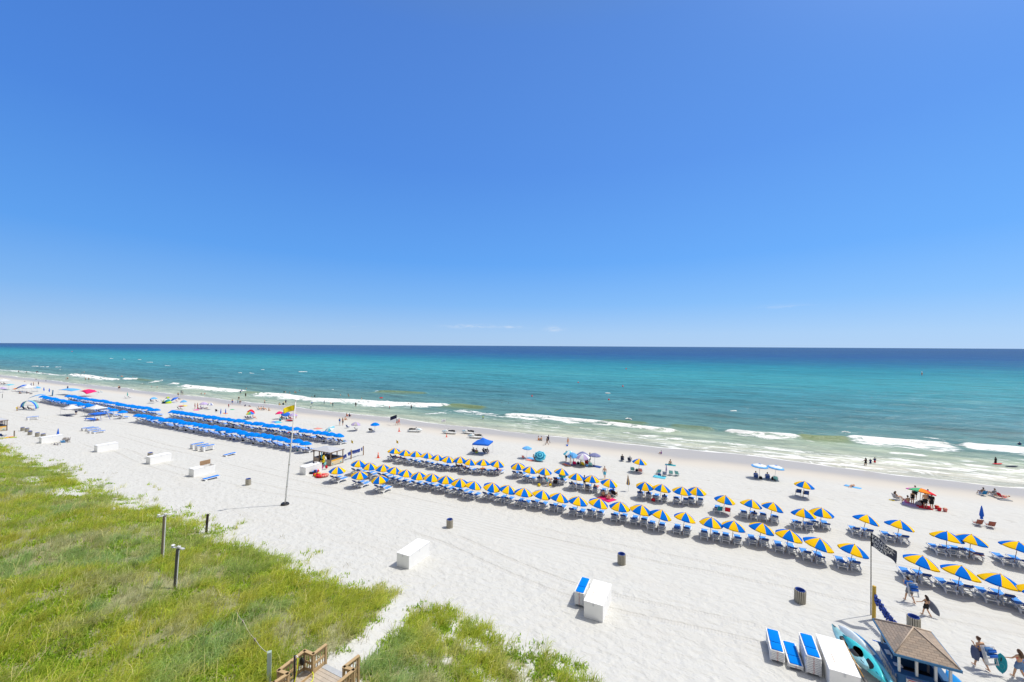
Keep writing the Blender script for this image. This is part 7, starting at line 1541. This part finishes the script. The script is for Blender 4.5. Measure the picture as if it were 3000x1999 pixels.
for q, w, l, c, lb, rz in ((ze(1560, 885), 3.4, 1.4, AQUA, 'aqua sheet spread on the sand by the blue row', -20), (ze(1480, 880), 1.6, .8, SAIL, 'blue mat beside the aqua sheet', 0), (ze(1890, 835), 2.4, 1.0, RCL, 'red mat behind the flagpole', 0), (zd(930, 425), .9, 2.6, RCL, 'red kayak-shaped float on the far sand', 80), (zd(1020, 415), .8, 2.6, YCL, 'yellow float beside the red one', 82), (zd(1300, 520), 1.2, 2.2, PINK, 'pink mat in front of the lilac parasol', 70), (ze(180, 650), .8, 2.0, ORG, 'tan mat beyond two furled parasols', 78), (ze(365, 548), .8, 1.8, GRN, 'green mat beyond the furled parasols', 75), (zb(690, 690), 3.6, 1.0, GREY, 'grey mat behind the arched shade', 10), (zb(1560, 935), 4.0, 1.2, DNV, 'dark sheet standing in for the ground shadow of the left white canopy', 0), (zc(560, 905), 4.2, 1.3, SAIL, 'blue tarp lying left of the small shelter', 0), (z3(365, 700), 1.6, 1.2, CORAL, 'coral cloth heap behind the blue row end', 0), (zk(1860, 0), .1, .1, YFL, '', 0)):  # the dark navy sheet imitates the left white canopy's ground shadow
    if lb: slab('beach_mat', q, w, l, c, lb, 'mat', rz)
t = empty('bodyboard'); lens(1.3, .6, .09, .03, True).build('foam_board', MINT, t); g = G(*ze(1262, 360)); put(t, g+Vector((0, 0, .7)), 80, (30, 0)); tag(t, 'turquoise board of the running child', 'board')
t = empty('bodyboard'); lens(1.9, .6, .09, .03, True).build('foam_board', YCL, t); g = G(*ze(1750, 400)); put(t, g+Vector((0, 0, .55)), 80, (40, 20)); tag(t, 'yellow board held in the shallow wash', 'board')
# people on loungers: rest them on real loungers of the rows
def on_lounger(where, i, s, lab, **k):
    bu, bv = BASES[(where, i)]; person(P(bu+.52, bv+s*.5), 'recline', lab, rr.uniform(-5, 5), dz=-.06, **k)
wb = ROWS[2][1]; wf = ROWS[0][1]
for i, s, kw in ((0, -1, {}), (0, 1, {}), (1, -1, {}), (6, -1, dict(skin=2)), (6, 1, {}), (7, -1, dict(skin=1)), (9, 1, dict(bottom=(B_, 'pink'), top=('bikini', 'pink'), f=True, hair='long b')), (12, -1, {}), (14, -1, dict(skin=1)), (15, 1, {}), (17, -1, dict(skin=2, bottom=(S_, 'red'))), (17, 1, dict(top=('shirt', 'grey'))), (18, 1, {}), (22, 1, {})):
    k = dict(skin=1, hair='short d', bottom=(S_, rr.choice(('navy', 'coral', 'black')))); k.update(kw)
    on_lounger(wb, i, s, 'person reclining on the %s lounger of water-side parasol %s from left' % ('left' if s < 0 else 'right', nth(i+1)), **k)
# towels drying on loungers
for i, s, c, lb in ((9, 0, PINK, 'pink towel over loungers of the tenth water-side parasol'), (15, 1, CORAL, 'red and white striped towel on a water-side lounger'), (8, -1, ORG, 'orange striped towel on a water-side lounger'), (16, 1, SAIL, 'bright blue towel over a water-side lounger')):
    bu, bv = BASES[(wb, i)]; o = MB().plate([[(-.28+.14*j, -.5+1.0*a/5, .47+.03*math.sin(a+j)) for j in range(5)] for a in range(6)], .03).build('beach_towel', c); put(o, P(bu+.75, bv+s*.5)); tag(o, lb, 'towel')
wr = ROWS[3][1]; bu, bv = BASES[(wr, 3)]; o = MB().plate([[(-.36+.18*j, -.75+1.1*a/5, .5+.05*math.sin(a*.9)-.02*a) for j in range(5)] for a in range(6)], .03).build('beach_towel', fab('rose_towel', (.42, .18, .22))); put(o, P(bu+.5, bv+.55)); tag(o, 'rose red towel draped on the lounger right of the black flag rows', 'towel')
# blue rows: people and clutter
kk = 0
for k, (u_, v_, i, where, s) in enumerate(LQ[:NI]):
    if 'water-side' in where and k % 5 in (1, 3) and kk < 26:
        kk += 1; pose_ = 'recline'
        person(P(u_, v_), pose_, 'person reclining on %s lounger of blue parasol %s from the right, %s' % ('left' if s < 0 else 'right', nth(i), 'water-side row'), rr.uniform(-8, 8), skin=rr.choice((1, 2, 2, 3)), bottom=(S_, rr.choice(('black', 'navy', 'red', 'teal'))), top=rr.choice((None, ('shirt', 'black'), ('suit', 'navy'))), hair='short d', dz=-.05)
    elif k % 3 == 0 and kk < 60:
        q = P(u_-rr.uniform(.4, 1.0), v_+rr.uniform(-.3, .3)); c = rr.choice((BLKF, DBF, DNV, TEAL, GREY)); t = MB().cush(-.22, .22, -.16, .16, 0, .34, r=.08).build('beach_bag', c); put(t, q, rr.uniform(0, 90))
        tag(t, '%s bag behind the %s lounger of blue parasol %s from right, %s' % ({BLKF: 'black', DBF: 'blue', DNV: 'dark', TEAL: 'teal', GREY: 'grey'}[c], 'left' if s < 0 else 'right', nth(i), 'water row' if 'water' in where else 'near row'), 'bag')
